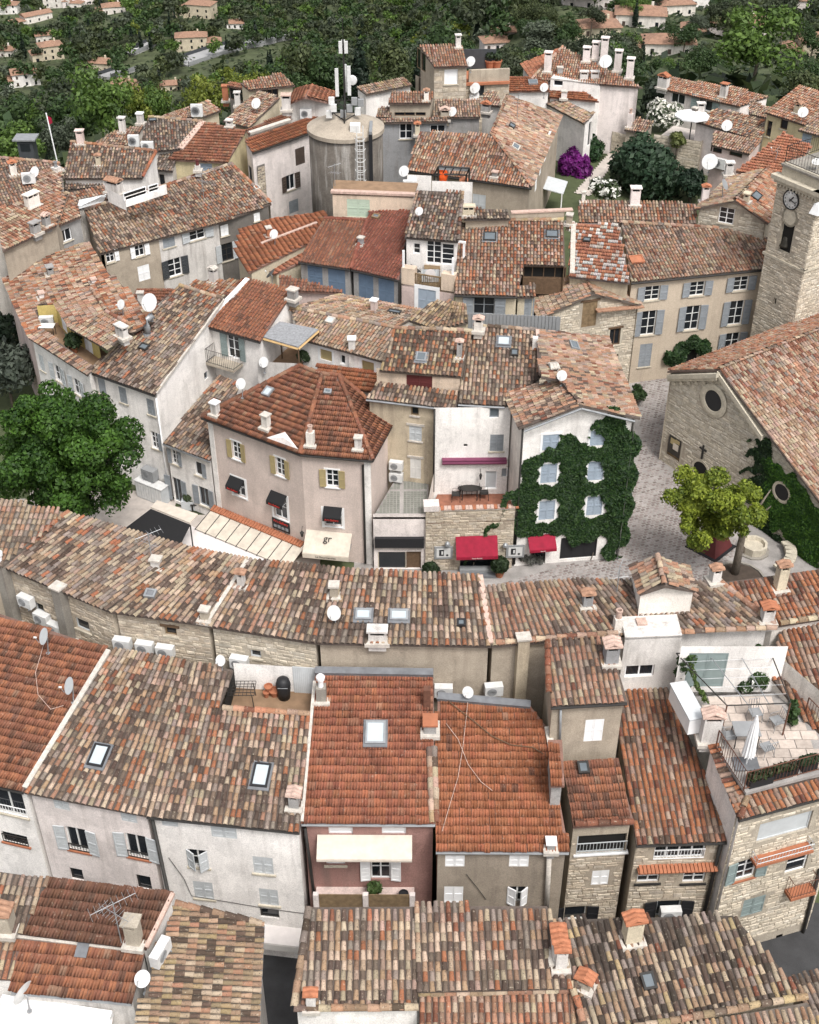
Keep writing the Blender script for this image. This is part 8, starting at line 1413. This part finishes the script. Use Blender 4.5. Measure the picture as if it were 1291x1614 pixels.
hV3 = House('tiled_house', 'orange flat tiled roof with white front below the twin slotted chimneys', 'white'); hV3.roof('flat', 'redold', [(866, 153), (944, 160), (920, 142), (868, 137)], 8.0, 12); hV3.pat[0]['pal'] = 'red2'; hV3.chimney(0, 889, 155, .6, .5, .8, 'pinkwhite', 'slab'); hV3.build()
hV4 = House('tiled_house', 'orange flat tiled roof with skylight behind the hipped pale roof', 'white'); hV4.roof('flat', 'red2', [(802, 144), (866, 143), (862, 121), (800, 120)], 8.6, 13); hV4.skylight(0, 840, 131, .8, .7, 'zinc', 'glassgrey', False); hV4.chimney(0, 882, 120, .6, .5, 1.0, 'grey', 'slab'); hV4.build(); dish('white dish between the two orange flat roofs', 858, 138, .5, (hV4, 0, .8))
hV5 = House('white_house', 'white house with steep pale canal roof stepping down to the hedge', 'white'); hV5.roof('canal', 'pale', [(858, 162), (921, 195), (936, 179), (867, 147)], 7.4, 17); hV5.prep(); hV5.win((0, 1), 930, 210, .6, 2.0, cols=1, rows=1, fr='shdark', sill=0); hV5.build()
# ================================================================ plants in the village
def limbs(h, r, spread=1.2, n=5, base=(0, 0, 0)):
 b = np.array(base, float); L = [([b, b + (0, 0, h * .5), b + (.1 * r, 0, h)], r, r * .7)]
 for k in range(n): a = k * 2 * math.pi / n + .4; L.append(([b + (.1 * r, 0, h * .92), b + (math.cos(a) * spread * .5, math.sin(a) * spread * .5, h * 1.15), b + (math.cos(a) * spread, math.sin(a) * spread, h * 1.45)], r * .5, r * .12))
 return L
def scatter(n, R_, rz, cz, rmin, rmax):
 out = []
 for _ in range(n):
  d = rng.normal(0, 1, 3); d /= np.linalg.norm(d); q = R_ * rnd.random() ** .4; out.append((d[0] * q, d[1] * q, cz + d[2] * q * rz, rnd.uniform(rmin, rmax)))
 return out
p = P(100, 705, 7.4); plant('plane_tree', (p[0], p[1], 0), 'big round deep green tree beside the tall white house on the left', 'tree', scatter(130, 3.7, .95, 6.9, .5, .95), 60000, .115, (.01, .036, .006), (.075, .16, .02), limbs(4.2, .3, 2.2), low=-.7)
b = P(1158, 905, 0); c = P(1112, 795, 5.1) - b; plant('plane_tree', b, 'yellow green tree with grey trunk in front of the church', 'tree', [(c[0] + x, c[1] + y, c[2] + z, r) for x, y, z, r in scatter(46, 2.0, 1.0, -.1, .35, .7)] + [(c[0] + 1.5 + x, c[1] - .2 + y, c[2] + .2 + z, r) for x, y, z, r in scatter(26, 1.4, 1.25, 0, .3, .55)], 30000, .1, (.045, .085, .008), (.29, .34, .04), limbs(c[2] * .72, .24, 1.3) , low=-.7, inner=.55)
p = P(1120, 862, 0); t = thing('kiosk_tent', p, 'dark pyramid shaped stand with a white notice under the yellow green tree', 'stand'); mb = MB(); mb.lathe((0, 0, 0), [(1.25, 0), (.45, 1.6), (.001, 1.65)], 4); mb.build('body', M['maroon'], t); mb = MB(); mb.lathe((0, 0, 0), [(1.45, 0), (1.45, .06), (1.2, .065)], 4); mb.build('base', M['black'], t); mb = MB(); mb.add([(-.5, -.62, .95), (-.25, -.8, .95), (-.2, -.62, 1.3), (-.42, -.47, 1.3)], [(0, 1, 2, 3)]); mb.build('notice', M['print'], t)
p = P(1200, 880, 0); t = thing('stone_basin', P(1187, 868, 0), 'round stone trough at the foot of the church side wall', 'trough'); mb = MB(); mb.lathe((0, 0, 0), [(.7, 0), (.75, .55), (.6, .55), (.55, .35), (.001, .35)], 10); mb.build('bowl', M['limestone'], t); mb = MB(); mb.lathe((0, 0, 0), [(.9, 0), (.9, .08), (.7, .08)], 10); mb.build('plinth', M['concrete'] if 'concrete' in M else ST['concrete'], t)
t = thing('stone_bench', P(1215, 895, 0), 'curved pale stone bench by the church side wall', 'bench'); mb = MB(); cv = [np.array((1.9 * math.sin(a) - .6, -1.9 * math.cos(a) + 1.2, 0)) for a in np.linspace(.4, 1.9, 8)]
for a, q in zip(cv, cv[1:]): u = unit(q - a); mb.fbox(a, u, np.array([-u[1], u[0], 0]), UZ, 0, np.linalg.norm(q - a) + .02, -.3, .3, .36, .48)
mb.build('seat', M['limestone'], t)
for a in (cv[1], cv[6]): mb = MB(); mb.box(a[0] - .2, a[0] + .2, a[1] - .2, a[1] + .2, 0, .36); mb.build('support', M['limestone'], t)
t = thing('tree_bed', P(1165, 912, .01), 'dark earth bed around the trunk of the yellow green tree', 'flower bed'); mb = MB(); mb.lathe((0, 0, 0), [(1.3, 0), (1.25, .06), (.001, .08)], 14); mb.build('soil', M['soil'], t); mb = MB(); mb.lathe((0, 0, 0), [(1.3, 0), (1.3, .1), (1.42, .1), (1.42, 0)], 14); mb.build('edging', ST['concrete'], t)
def bush(name, px, py, z, r, label, n=2500, s=.2, c0=(.01, .028, .008), c1=(.045, .08, .025), cat='bush', rz=.8, k=10, fl=None, low=-.6):
 p = P(px, py, z); g = max(ground(*p[:2]), z - r * 2.2) if z > 4 else ground(*p[:2]); plant(name, (p[0], p[1], g), label, cat, scatter(k, r * .6, rz, z - g, r * .35, r * .55), n, s, c0, c1, [([(0, 0, 0), (.05, 0, z - g)], .12, .05)], low=low, flowers=fl)
bush('garden_tree', 1020, 268, 4.6, 3.4, 'large dense dark green tree in the walled garden', 9000, .26, (.008, .028, .012), (.05, .085, .045), 'tree', .85, 26)
bush('bougainvillea', 905, 263, 3.4, 1.75, 'mass of purple bougainvillea beside the house with white shutters', 3500, .2, (.06, .004, .07), (.2, .015, .2)); bush('green_bush', 928, 234, 3.6, 1.7, 'clipped dark green hedge bush above the purple bougainvillea', 2500, .17, (.008, .03, .01), (.03, .07, .02)); bush('green_bush', 950, 222, 3.8, 1.0, 'small dark bush at the door of the pale blue shuttered house', 1000)
bush('oleander', 1050, 181, 4.2, 2.0, 'white flowering oleander above the garden parasol', 1500, .2, (.05, .07, .04), (.14, .17, .1), fl=(700, (.72, .7, .64), .22)); bush('oleander', 952, 305, 4.6, 1.5, 'white flowering oleander behind the long red and cream roof', 1200, .2, (.03, .05, .02), (.1, .13, .06), fl=(420, (.74, .73, .68), .2)); bush('green_bush', 1036, 158, 3.5, 2.6, 'big grey green bush beside the white capped chimney of the long house', 2500, .24, (.02, .035, .02), (.07, .09, .055)); bush('green_bush', 1090, 172, 3.2, 1.2, 'low clipped hedge below the windows of the long house', 900, .2, (.012, .04, .008), (.04, .09, .02)); bush('green_bush', 1090, 290, 4.5, 1.6, 'dark conifer bush by the dish at the garden corner', 1200, .2, (.006, .02, .01), (.03, .055, .03))
bush('green_bush', 240, 442, 4.2, 1.1, 'dark leafy bush in the garden below the long spotted roof', 1300, .18); bush('green_bush', 262, 436, 4.2, .9, 'second dark bush in the garden before the white stained facade', 900, .18); bush('green_bush', 840, 200, 7.6, .8, 'yellow green climber on the roof edge of the hipped house', 700, .16, (.06, .1, .01), (.2, .24, .04)); bush('green_bush', 1068, 222, 5.6, .9, 'pale green climber draped over the garden terrace edge', 700, .16, (.06, .08, .02), (.2, .22, .08)); bush('green_bush', 1004, 620, 1.4, .7, 'green bush at the corner of the ivy house lane', 700, .14)
bush('olive_tree', 8, 585, 3.5, 2.6, 'grey green olive tree at the left edge below the curved house', 2500, .2, (.03, .04, .03), (.1, .12, .09), 'tree'); bush('dark_tree', -10, 520, 3.0, 2.6, 'dark tree at the left picture edge beside the curved house', 2200, .25, (.006, .014, .008), (.02, .035, .018), 'tree')
p = P(313, 430, 3.6); t = thing('yucca', p, 'spiky yucca against the white stained facade', 'yucca'); V, Q, C = [], [], []
for i in range(260):
 a, e = rng.uniform(0, 6.28), rng.uniform(-.5, 1.4); d = np.array([math.cos(a) * math.cos(e), math.sin(a) * math.cos(e), math.sin(e)]); s_ = np.cross(d, UZ); s_ /= np.linalg.norm(s_) + 1e-6; o = np.array([rnd.uniform(-.3, .3), rnd.uniform(-.3, .3), rnd.uniform(1.2, 2.2)]); l = rnd.uniform(.6, 1.0); k = len(V); V += [o - s_ * .04, o + s_ * .04, o + d * l * .6 + s_ * .03, o + d * l - UZ * .1]; Q.append((k, k + 1, k + 2, k + 3)); C += [np.array([.025, .05, .015]) * rnd.uniform(.6, 1.6)] * 4
link('fronds', quads_mesh('fronds', V, Q, M['leaf'], np.array(C)), t); mb = MB(); mb.tube([(0, 0, 0), (.1, 0, 1.6)], .12, 7); mb.build('stem', M['bark'], t)
# ================================================================ the valley: villas, road, wood
PROT = []; LAND = [(545, 130, 'the water tank mast'), (700, 90, 'the tall stone house'), (890, 90, 'the spreading pink roof'), (1250, 150, 'the yellow house'), (418, 130, 'the tan loggia house'), (290, 165, 'the cream ridge house'), (120, 225, 'the spotted dark gable roof'), (40, 250, 'the pale pink left roofs'), (1120, 140, 'the long low house'), (610, 125, 'the low cream roof')]
def villa(px, py, w, d, h, yaw, label, wall='warmwhite', hip=True, short=None, win=3):
 g = PG(px, py); t = thing('villa', g, label, 'villa', 'villas in the valley'); t.rotation_euler = (0, 0, R(yaw)); LAND.append((px, py, short or 'a villa')); s_ = FPX / pix(g)[2]; PROT.append((px, py - h * s_ * .45, w * s_ * .55 + 3, h * s_ * .75 + 4))
 mb = MB(); mb.box(-w / 2, w / 2, -d / 2, d / 2, -3, h); mb.build('wall', ST[wall], t); mb = MB(); o, r = .5, d * .2; x, y = w / 2 + o, d / 2 + o; k = (w - d) / 2 if hip and w > d else (0 if hip else x)
 mb.add([(-x, -y, h + .004), (x, -y, h + .004), (x, y, h + .004), (-x, y, h + .004), (-k, 0, h + r), (k, 0, h + r)], [(0, 1, 5, 4), (1, 2, 5), (2, 3, 4, 5), (3, 0, 4), (3, 2, 1, 0)]); ro = mb.build('roof', M['villa'], t); mb = MB(); mb.box(w * .2, w * .2 + .7, .2, .9, h, h + r + .7); mb.build('chimney', ST[wall], ro)
 if w > 8.5:
  sx = 1 if int(px) % 2 else -1; hw_ = h * .6; mb = MB(); x0, x1 = sorted((sx * w * .5, sx * w * .95)); y0, y1 = -d * .62, d * .3; mb.box(x0, x1, y0, y1, -3, hw_); wg = mb.build('wing', ST[wall], t); mb = MB(); mb.add([(x0 - .4, y0 - .4, hw_ + .003), (x1 + .4, y0 - .4, hw_ + .003), (x1 + .4, y1 + .4, hw_ + .003), (x0 - .4, y1 + .4, hw_ + .003), ((x0 + x1) / 2, y0 + 1, hw_ + 1.1), ((x0 + x1) / 2, y1 - 1, hw_ + 1.1)], [(0, 1, 4), (1, 2, 5, 4), (2, 3, 5), (3, 0, 4, 5), (3, 2, 1, 0)]); mb.build('wing_roof', M['villa'], wg); mb = MB(); mb.box((x0 + x1) / 2 - .7, (x0 + x1) / 2 + .7, y0 - .03, y0 + .1, .3, 2.2); mb.build('window', M['glass'], wg)
 for i in range(win):
  for z in ((.9,) if h < 4.5 else (.9, 3.6)): x = (i + .5) / win * w - w / 2; mb = MB(); mb.box(x - .45, x + .45, -d / 2 - .03, -d / 2 + .1, z, z + 1.3); mb.build('window', M['glass' if (i + int(px)) % 3 else 'shbrown'], t)
 for z in ((.9,) if h < 4.5 else (.9, 3.6)): mb = MB(); mb.box(w / 2 - .1, w / 2 + .03, -.5, .5, z, z + 1.3); mb.build('window', M['glass'], t)
for a in ((82, 92, 10, 8, 6.5, 25, 'two storey cream villa with red roof in the left valley', 'cream', True, 'the tall cream villa'), (70, 66, 8, 7, 4, 20, 'small villa tucked behind the two storey cream villa', 'warmwhite', False, 'the small villa behind'), (42, 133, 11, 8, 5.5, 20, 'white villa with brown gable roof at the left valley edge', 'white', False, 'the white gabled villa'), (160, 110, 10, 8, 4, -10, 'low cream villa beside the motorway wall', 'cream', True, 'the low cream villa'), (303, 76, 14, 8, 6, 8, 'long two storey villa before the motorway', 'cream', True, 'the long two storey villa'), (58, 33, 16, 7, 4, 40, 'long pale building on the upper left slope', 'warmwhite', False, 'the long pale building'), (14, 20, 12, 8, 5, 0, 'white villa in the top left corner', 'white', True, 'the corner villa'), (95, 10, 16, 9, 6, -10, 'large pink roofed villa at the top left', 'warmwhite', True, 'the large top villa'), (132, 6, 12, 8, 5, 10, 'pink roofed villa right of the larger one at the top left', 'pinkwhite', True, 'the second top villa'), (180, 20, 12, 8, 4, 15, 'pale villa half hidden by trees on the upper slope', 'warmwhite', True, 'the half hidden villa'), (318, 27, 14, 9, 7, -15, 'cream villa among cypresses on the upper slope', 'cream', True, 'the cypress villa'), (8, 88, 10, 8, 3.5, 0, 'flat pink roof at the left picture edge in the valley', 'warmwhite', True, 'the left edge roof'), (197, 140, 9, 8, 3, -20, 'small pale roof poking out of the wood below the motorway', 'cream', True, 'the wood edge roof'), (270, 142, 9, 6, 3, 10, 'low house roof behind the bright trees', 'cream', True, 'the half seen roof'), (372, 44, 8, 7, 3, 0, 'little white house beside the motorway bridge', 'white', True, 'the little white house'),
   (568, 106, 4, 4, 2.6, 0, 'small white pavilion with pink roof behind the water tank', 'white', True, 'the small pavilion'), (780, 78, 8, 7, 3, 10, 'pinkish villa with tiered roofs behind the tall stone house', 'pinkwhite', True, 'the tiered villa'), (792, 62, 7, 6, 3, 0, 'upper roof of pinkish tiles right of the stone house chimney', 'pinkwhite', True, 'the upper tiered roof'), (925, 10, 16, 9, 4, 0, 'long pink roofed villa at the top between dark trees', 'pinkwhite', True, 'the long top villa'), (1008, 40, 14, 9, 4, -8, 'wide salmon roofed villa in the right valley', 'warmwhite', True, 'the wide salmon villa'), (942, 55, 11, 8, 3, 5, 'orange roofed bungalow behind the chimneys of the pink roof', 'cream', True, 'the orange bungalow'), (1052, 84, 13, 8, 3.5, -5, 'low villa with orange roof below the garden terraces', 'warmwhite', True, 'the low orange villa'), (1160, 62, 17, 9, 5.5, -10, 'large cream villa with two roof wings on the right slope', 'pinkwhite', True, 'the large winged villa'), (1062, 22, 12, 8, 4, 10, 'salmon roof above the purple flowering hedge', 'warmwhite', True, 'the salmon roof'), (1092, 8, 16, 8, 6, 0, 'white two storey house at the top right', 'white', True, 'the white top house'), (1282, 90, 9, 8, 5, 0, 'cream villa at the right picture edge', 'cream', True, 'the right edge villa'), (1250, 14, 12, 8, 4, 0, 'pale villa in the top right corner', 'pinkwhite', True, 'the top right villa'), (1200, 28, 9, 7, 4, 0, 'small white villa between tall pines at the top right', 'white', True, 'the pine villa')): villa(*a[:8], a[8], a[9])
def road(name, pts, w):
 q = [PG(*p) + UZ * 1.2 for p in pts]; mb = MB(); k = []
 for i, p in enumerate(q): d = unit((q[min(i + 1, len(q) - 1)] - q[max(0, i - 1)]) * [1, 1, 0]); k.append((p, np.array([-d[1], d[0], 0]) * w / 2))
 for (a, u), (b, v) in zip(k, k[1:]): mb.hexa([a - u - UZ * 3, b - v - UZ * 3, b + v - UZ * 3, a + u - UZ * 3, a - u, b - v, b + v, a + u])
 structure(mb, name, M['road'])
 for sgn, l in ((-1, 'near'), (1, 'far')):
  t = thing('barrier', q[0], f'{l} side barrier of the {name.replace("_", " ")}', 'barrier'); mb = MB()
  for (a, u), (b, v) in zip(k, k[1:]): mb.hexa([a + u * sgn, b + v * sgn, b + v * sgn * 1.02, a + u * sgn * 1.02, a + u * sgn + UZ * 1.5, b + v * sgn + UZ * 1.5, b + v * sgn * 1.02 + UZ * 1.5, a + u * sgn * 1.02 + UZ * 1.5])
  mb.build('panel', M['pvc' if sgn < 0 else 'shdark'], t, q[0]); mb = MB(); mb.tube([k[0][0] + k[0][1] * sgn, k[0][0] + k[0][1] * sgn + UZ * 1.9], .15, 5); mb.build('post', M['iron'], t, q[0])
 for (x0, y0), (x1, y1) in zip(pts, pts[1:]):
  for f in (0, .25, .5, .75, 1): PROT.append((x0 + (x1 - x0) * f, y0 + (y1 - y0) * f + 4, 12, 11))
road('motorway', [(285, 104), (345, 84), (400, 70), (450, 58)], 11); road('motorway_ramp', [(165, 125), (205, 112)], 7); road('valley_road', [(205, 88), (240, 72)], 6)
g = PG(215, 82); t = thing('parked_car', g + UZ * 1.25, 'small white car on the valley road', 'car'); mb = MB(); mb.hexa([(-2.1, -.8, .3), (2.1, -.8, .3), (2.1, .8, .3), (-2.1, .8, .3), (-2.0, -.8, .85), (2.0, -.8, .85), (2.0, .8, .85), (-2.0, .8, .85)]); mb.build('body', M['white'], t); mb = MB(); mb.hexa([(-1.4, -.75, .85), (1.1, -.75, .85), (1.1, .75, .85), (-1.4, .75, .85), (-1.0, -.65, 1.4), (.6, -.65, 1.4), (.6, .65, 1.4), (-1.0, .65, 1.4)]); mb.build('cabin', M['glass'], t)
for x in (-1.3, 1.3):
 for y in (-.8, .8): mb = MB(); mb.lathe((x, y, .3), [(.3, -.08), (.3, .08), (.001, .08)], 10, (1, 0, 0), (0, 0, 1), (0, 1, 0)); mb.build('wheel', M['black'], t)
KIND = {'broad': ((.012, .032, .01), (.062, .105, .03), 'dark round tree', 'broad_tree'), 'oak': ((.025, .04, .014), (.095, .115, .042), 'olive green tree', 'oak_tree'), 'pine': ((.018, .03, .014), (.07, .085, .042), 'umbrella pine', 'pine_tree'), 'cypress': ((.005, .014, .008), (.02, .036, .018), 'slim dark cypress', 'cypress'), 'light': ((.03, .065, .012), (.13, .21, .04), 'fresh green tree', 'leafy_tree'), 'olive': ((.045, .058, .038), (.12, .145, .095), 'grey olive tree', 'olive_tree'), 'yellow': ((.06, .09, .01), (.22, .25, .04), 'yellow green tree', 'leafy_tree')}
def crown_blobs(k):
 if k == 'cypress': return [(0, 0, .12 + i * .1, .11 * (1 - abs(i - 2.5) / 9) * (1.15 - i * .09), 1.4) for i in range(9)]
 if k == 'pine': return scatter(9, .42, .22, .72, .16, .26)
 return scatter(20, .36, .75, .55, .1, .22)
TM = {}
for k, (c0, c1, l, nm) in KIND.items():
 for v in range(3):
  bl = crown_blobs(k); mb = MB(); mb.tube([(0, 0, -.1), (.01, 0, .3), (.0, .01, .55)], .022, 6, r1=.01)
  o = mb.build('trunk', M['bark']); me = o.data; bpy.data.objects.remove(o); TM[k, v] = (blob_leaves(bl, 3200 if k != 'cypress' else 1500, .027 if k != 'cypress' else .024, c0, c1, -.7, 'crown', 1, .5), me, bl)
usedlab = {}
def put_tree(k, x, y, h, wf=1.0, lab=None):
 v = rnd.randrange(3); cm, tm, _ = TM[k, v]; z = ground(x, y) - .3; px, py, f = pix((x, y, z + h * .5)); c0, c1, l, nm = KIND[k]
 if lab is None:
  q = sorted(LAND, key=lambda a: math.hypot(a[0] - px, (a[1] - py) * 1.6))[0]; dx, dy = px - q[0], py - q[1]; rel = ('left of' if dx < 0 else 'right of') if abs(dx) > 1.3 * abs(dy) else ('behind' if dy < 0 else 'in front of'); dist = '' if abs(dx) + abs(dy) < 30 else 'some way '
  lab = f"{'tall ' if h > 12.5 else 'small ' if h < 8.5 else ''}{l} {dist}{rel} {q[2]}"; nb = sorted(LAND, key=lambda a: math.hypot(a[0] - px, (a[1] - py) * 1.6)); sz = lab.split(l)[0]
  for i_, j_ in [(a, b) for b in range(1, 8) for a in range(b)]:
   if lab in usedlab: lab = f'{sz}{l} between {nb[i_][2]} and {nb[j_][2]}'
  usedlab.setdefault(lab, []).append(1)
 o = thing(nm, (x, y, z), lab, 'tree', 'trees on the valley slopes'); o.scale = (h * wf, h * wf, h); o.rotation_euler = (0, 0, rnd.uniform(0, 6.28))
 link('crown', cm, o); link('trunk', tm, o)
for (px, py, k, h, wf, lab) in ((170, 222, 'light', 9.5, .9, 'big fresh green tree before the dark wood, left of the two white chimneys'), (232, 188, 'yellow', 7, .75, 'yellow green tree right of the big fresh green one'), (262, 180, 'light', 6.5, .8, 'fresh green tree behind the cream ridge roof'), (322, 165, 'yellow', 6.5, .9, 'yellow green tree behind the glazed loggia chimney'), (400, 130, 'yellow', 6.5, .9, 'yellow green tree behind the red roofed loggia house'), (605, 138, 'light', 6, 1.9, 'wide fresh green tree right of the mast behind the tank'), (1185, 140, 'light', 11, 1.25, 'huge fresh green tree behind the long low house'), (850, 98, 'olive', 12, 1.6, 'huge spreading grey green cedar behind the pink roof'), (25, 235, 'light', 6, 1.3, 'fresh green tree beside the dark watch hut'), (1225, 100, 'pine', 16, .9, 'tall dark pine on the right slope'), (1010, 110, 'cypress', 9, 1, 'slim cypress right of the white chimneys'), (785, 172, 'cypress', 4.5, 1.0, 'short slim cypress at the small tiled annex')):
 g = PG(px, py) if px > 420 or k not in ('light', 'yellow') else np.array([PY(px, 190, 127)[0], 127, ground(PY(px, 190, 127)[0], 127)]); put_tree(k, g[0], g[1], h, wf, lab);
 px, py = pix(g)[:2]; s_ = FPX / pix(g)[2]; PROT.append((px, py - h * s_ * .5, h * wf * s_ * .28, h * s_ * .3))
cand = []; y = 128.
while y < 800:
 sp = 6.0 + (y - 128) * .0045; x = -.5 * y - 8 + rnd.random() * sp
 while x < .5 * y + 8:
  X, Y = x + rnd.uniform(-.45, .45) * sp, y + rnd.uniform(-.45, .45) * sp; x += sp; r_ = math.hypot((X - 5) / 42, (Y - 68) / 52)
  k = rnd.choices(list(KIND), [4.5, 3.5, 2.6, 1.4, 1.7, 1.7, .15])[0]; h = rnd.uniform(6.5, 11) * (1.05 if k in ('pine', 'cypress') else .85 if k == 'olive' else 1)
  px, py, f = pix((X, Y, ground(X, Y) + h * .55)); s_ = FPX / f
  if -280 < px < 1570 and py > -40 and r_ > 1.22 and py < (245 if px < 110 else 175 if px < 560 else 130 if px < 1000 else 150):
   if any(abs(px - a) < b_ * .85 + h * .16 * s_ and -c_ * .55 < py - b < c_ * .8 + h * .3 * s_ for a, b, b_, c_ in PROT if b_ > 0): continue
   cand.append((f if -5 < px < 1296 and py > -5 else f + 5000, k, X, Y, h))
 y += sp * .95
cand.sort(); near_ = cand[:288]; far_ = cand[288:]
for f, k, X, Y, h in near_: put_tree(k, X, Y, h)
n_far = len(far_); VV, CC = [], []
for f, k, X, Y, h in far_:
 me = TM[k, rnd.randrange(3)]; d_ = me[0];
 if 'np' not in TM: TM['np'] = {}
 if d_.name not in TM['np']:
  co = np.empty(len(d_.vertices) * 3); d_.vertices.foreach_get('co', co); ca = np.empty(len(d_.vertices) * 4); d_.attributes['col'].data.foreach_get('color', ca); TM['np'][d_.name] = (co.reshape(-1, 4, 3), ca.reshape(-1, 4, 4)[..., :3])
 co, ca = TM['np'][d_.name]; i = rng.choice(len(co), 190, replace=False); q = co[i]; m_ = q.mean(1, keepdims=True); q = m_ + (q - m_) * 3.4; a = rng.uniform(0, 6.28); q = np.stack([q[..., 0] * np.cos(a) - q[..., 1] * np.sin(a), q[..., 0] * np.sin(a) + q[..., 1] * np.cos(a), q[..., 2]], -1)
 VV.append((q * h + np.array([X, Y, ground(X, Y) - .3])).reshape(-1, 3)); CC.append(ca[i].reshape(-1, 3))
if VV: VV = np.concatenate(VV); tag(link('distant_wood', quads_mesh('distant_wood', VV, np.arange(len(VV)).reshape(-1, 4), M['leaf'], np.concatenate(CC))), 'dark mixed wood covering the far slopes of the valley', kind='stuff')
# hut and flag on the left, undergrowth
g = P(44, 236, 4.6); t = thing('watch_hut', g, 'dark boxy hut with pale flat roof beside the trees on the left', 'hut'); mb = MB(); mb.box(-.65, .65, -.6, .6, -3, 1.0); mb.build('body', M['shdark'], t); mb = MB(); mb.box(-.95, .95, -.8, .8, 1.0, 1.12); mb.build('roof', M['zinc'], t); mb = MB(); mb.box(-.4, .4, -.64, -.595, .1, .7); mb.build('window', M['glass'], t)
g = P(91, 243, 8.0); t = thing('flagpole', g, 'white flagpole with a red and white flag before the dark wood', 'flagpole'); mb = MB(); mb.tube([(0, 0, -3), (-.35, 0, 3.2)], .05, 6); mb.build('pole', M['white'], t); mb = MB(); mb.prism([(-.33, 0, 3.0), (-.05, .1, 2.8), (-.02, .1, 2.4), (-.28, 0, 2.3)], (0, .02, 0)); mb.build('flag', M['redcloth'], t)
V = []; Q = rng.uniform(0, 1, (20000, 2)); pts = []
for a, b in Q:
 Y = 118 + b ** 1.3 * 680; X = (a - .5) * .95 * Y
 if math.hypot((X - 5) / 42, (Y - 68) / 52) > 1.12: pts.append((X, Y, ground(X, Y) + rnd.uniform(0, 1.2)))
pts = np.array(pts); t_ = rng.random((len(pts), 1)); c = np.array((.012, .025, .01)) * (1 - t_) + np.array((.06, .08, .03)) * t_
tag(link('undergrowth', leaves(pts, np.tile(UZ, (len(pts), 1)), 1.5, c, 'undergrowth')), 'low scrub covering the ground between the valley trees', kind='stuff')
strip_sheet('garden_path', 'floorpale', [(905, 306), (958, 246), (972, 222), (992, 228), (962, 264), (930, 310)], .0, .2)
print('objects', len(bpy.data.objects), 'far trees', n_far, 'dup labels', sum(len(v) - 1 for v in usedlab.values()))
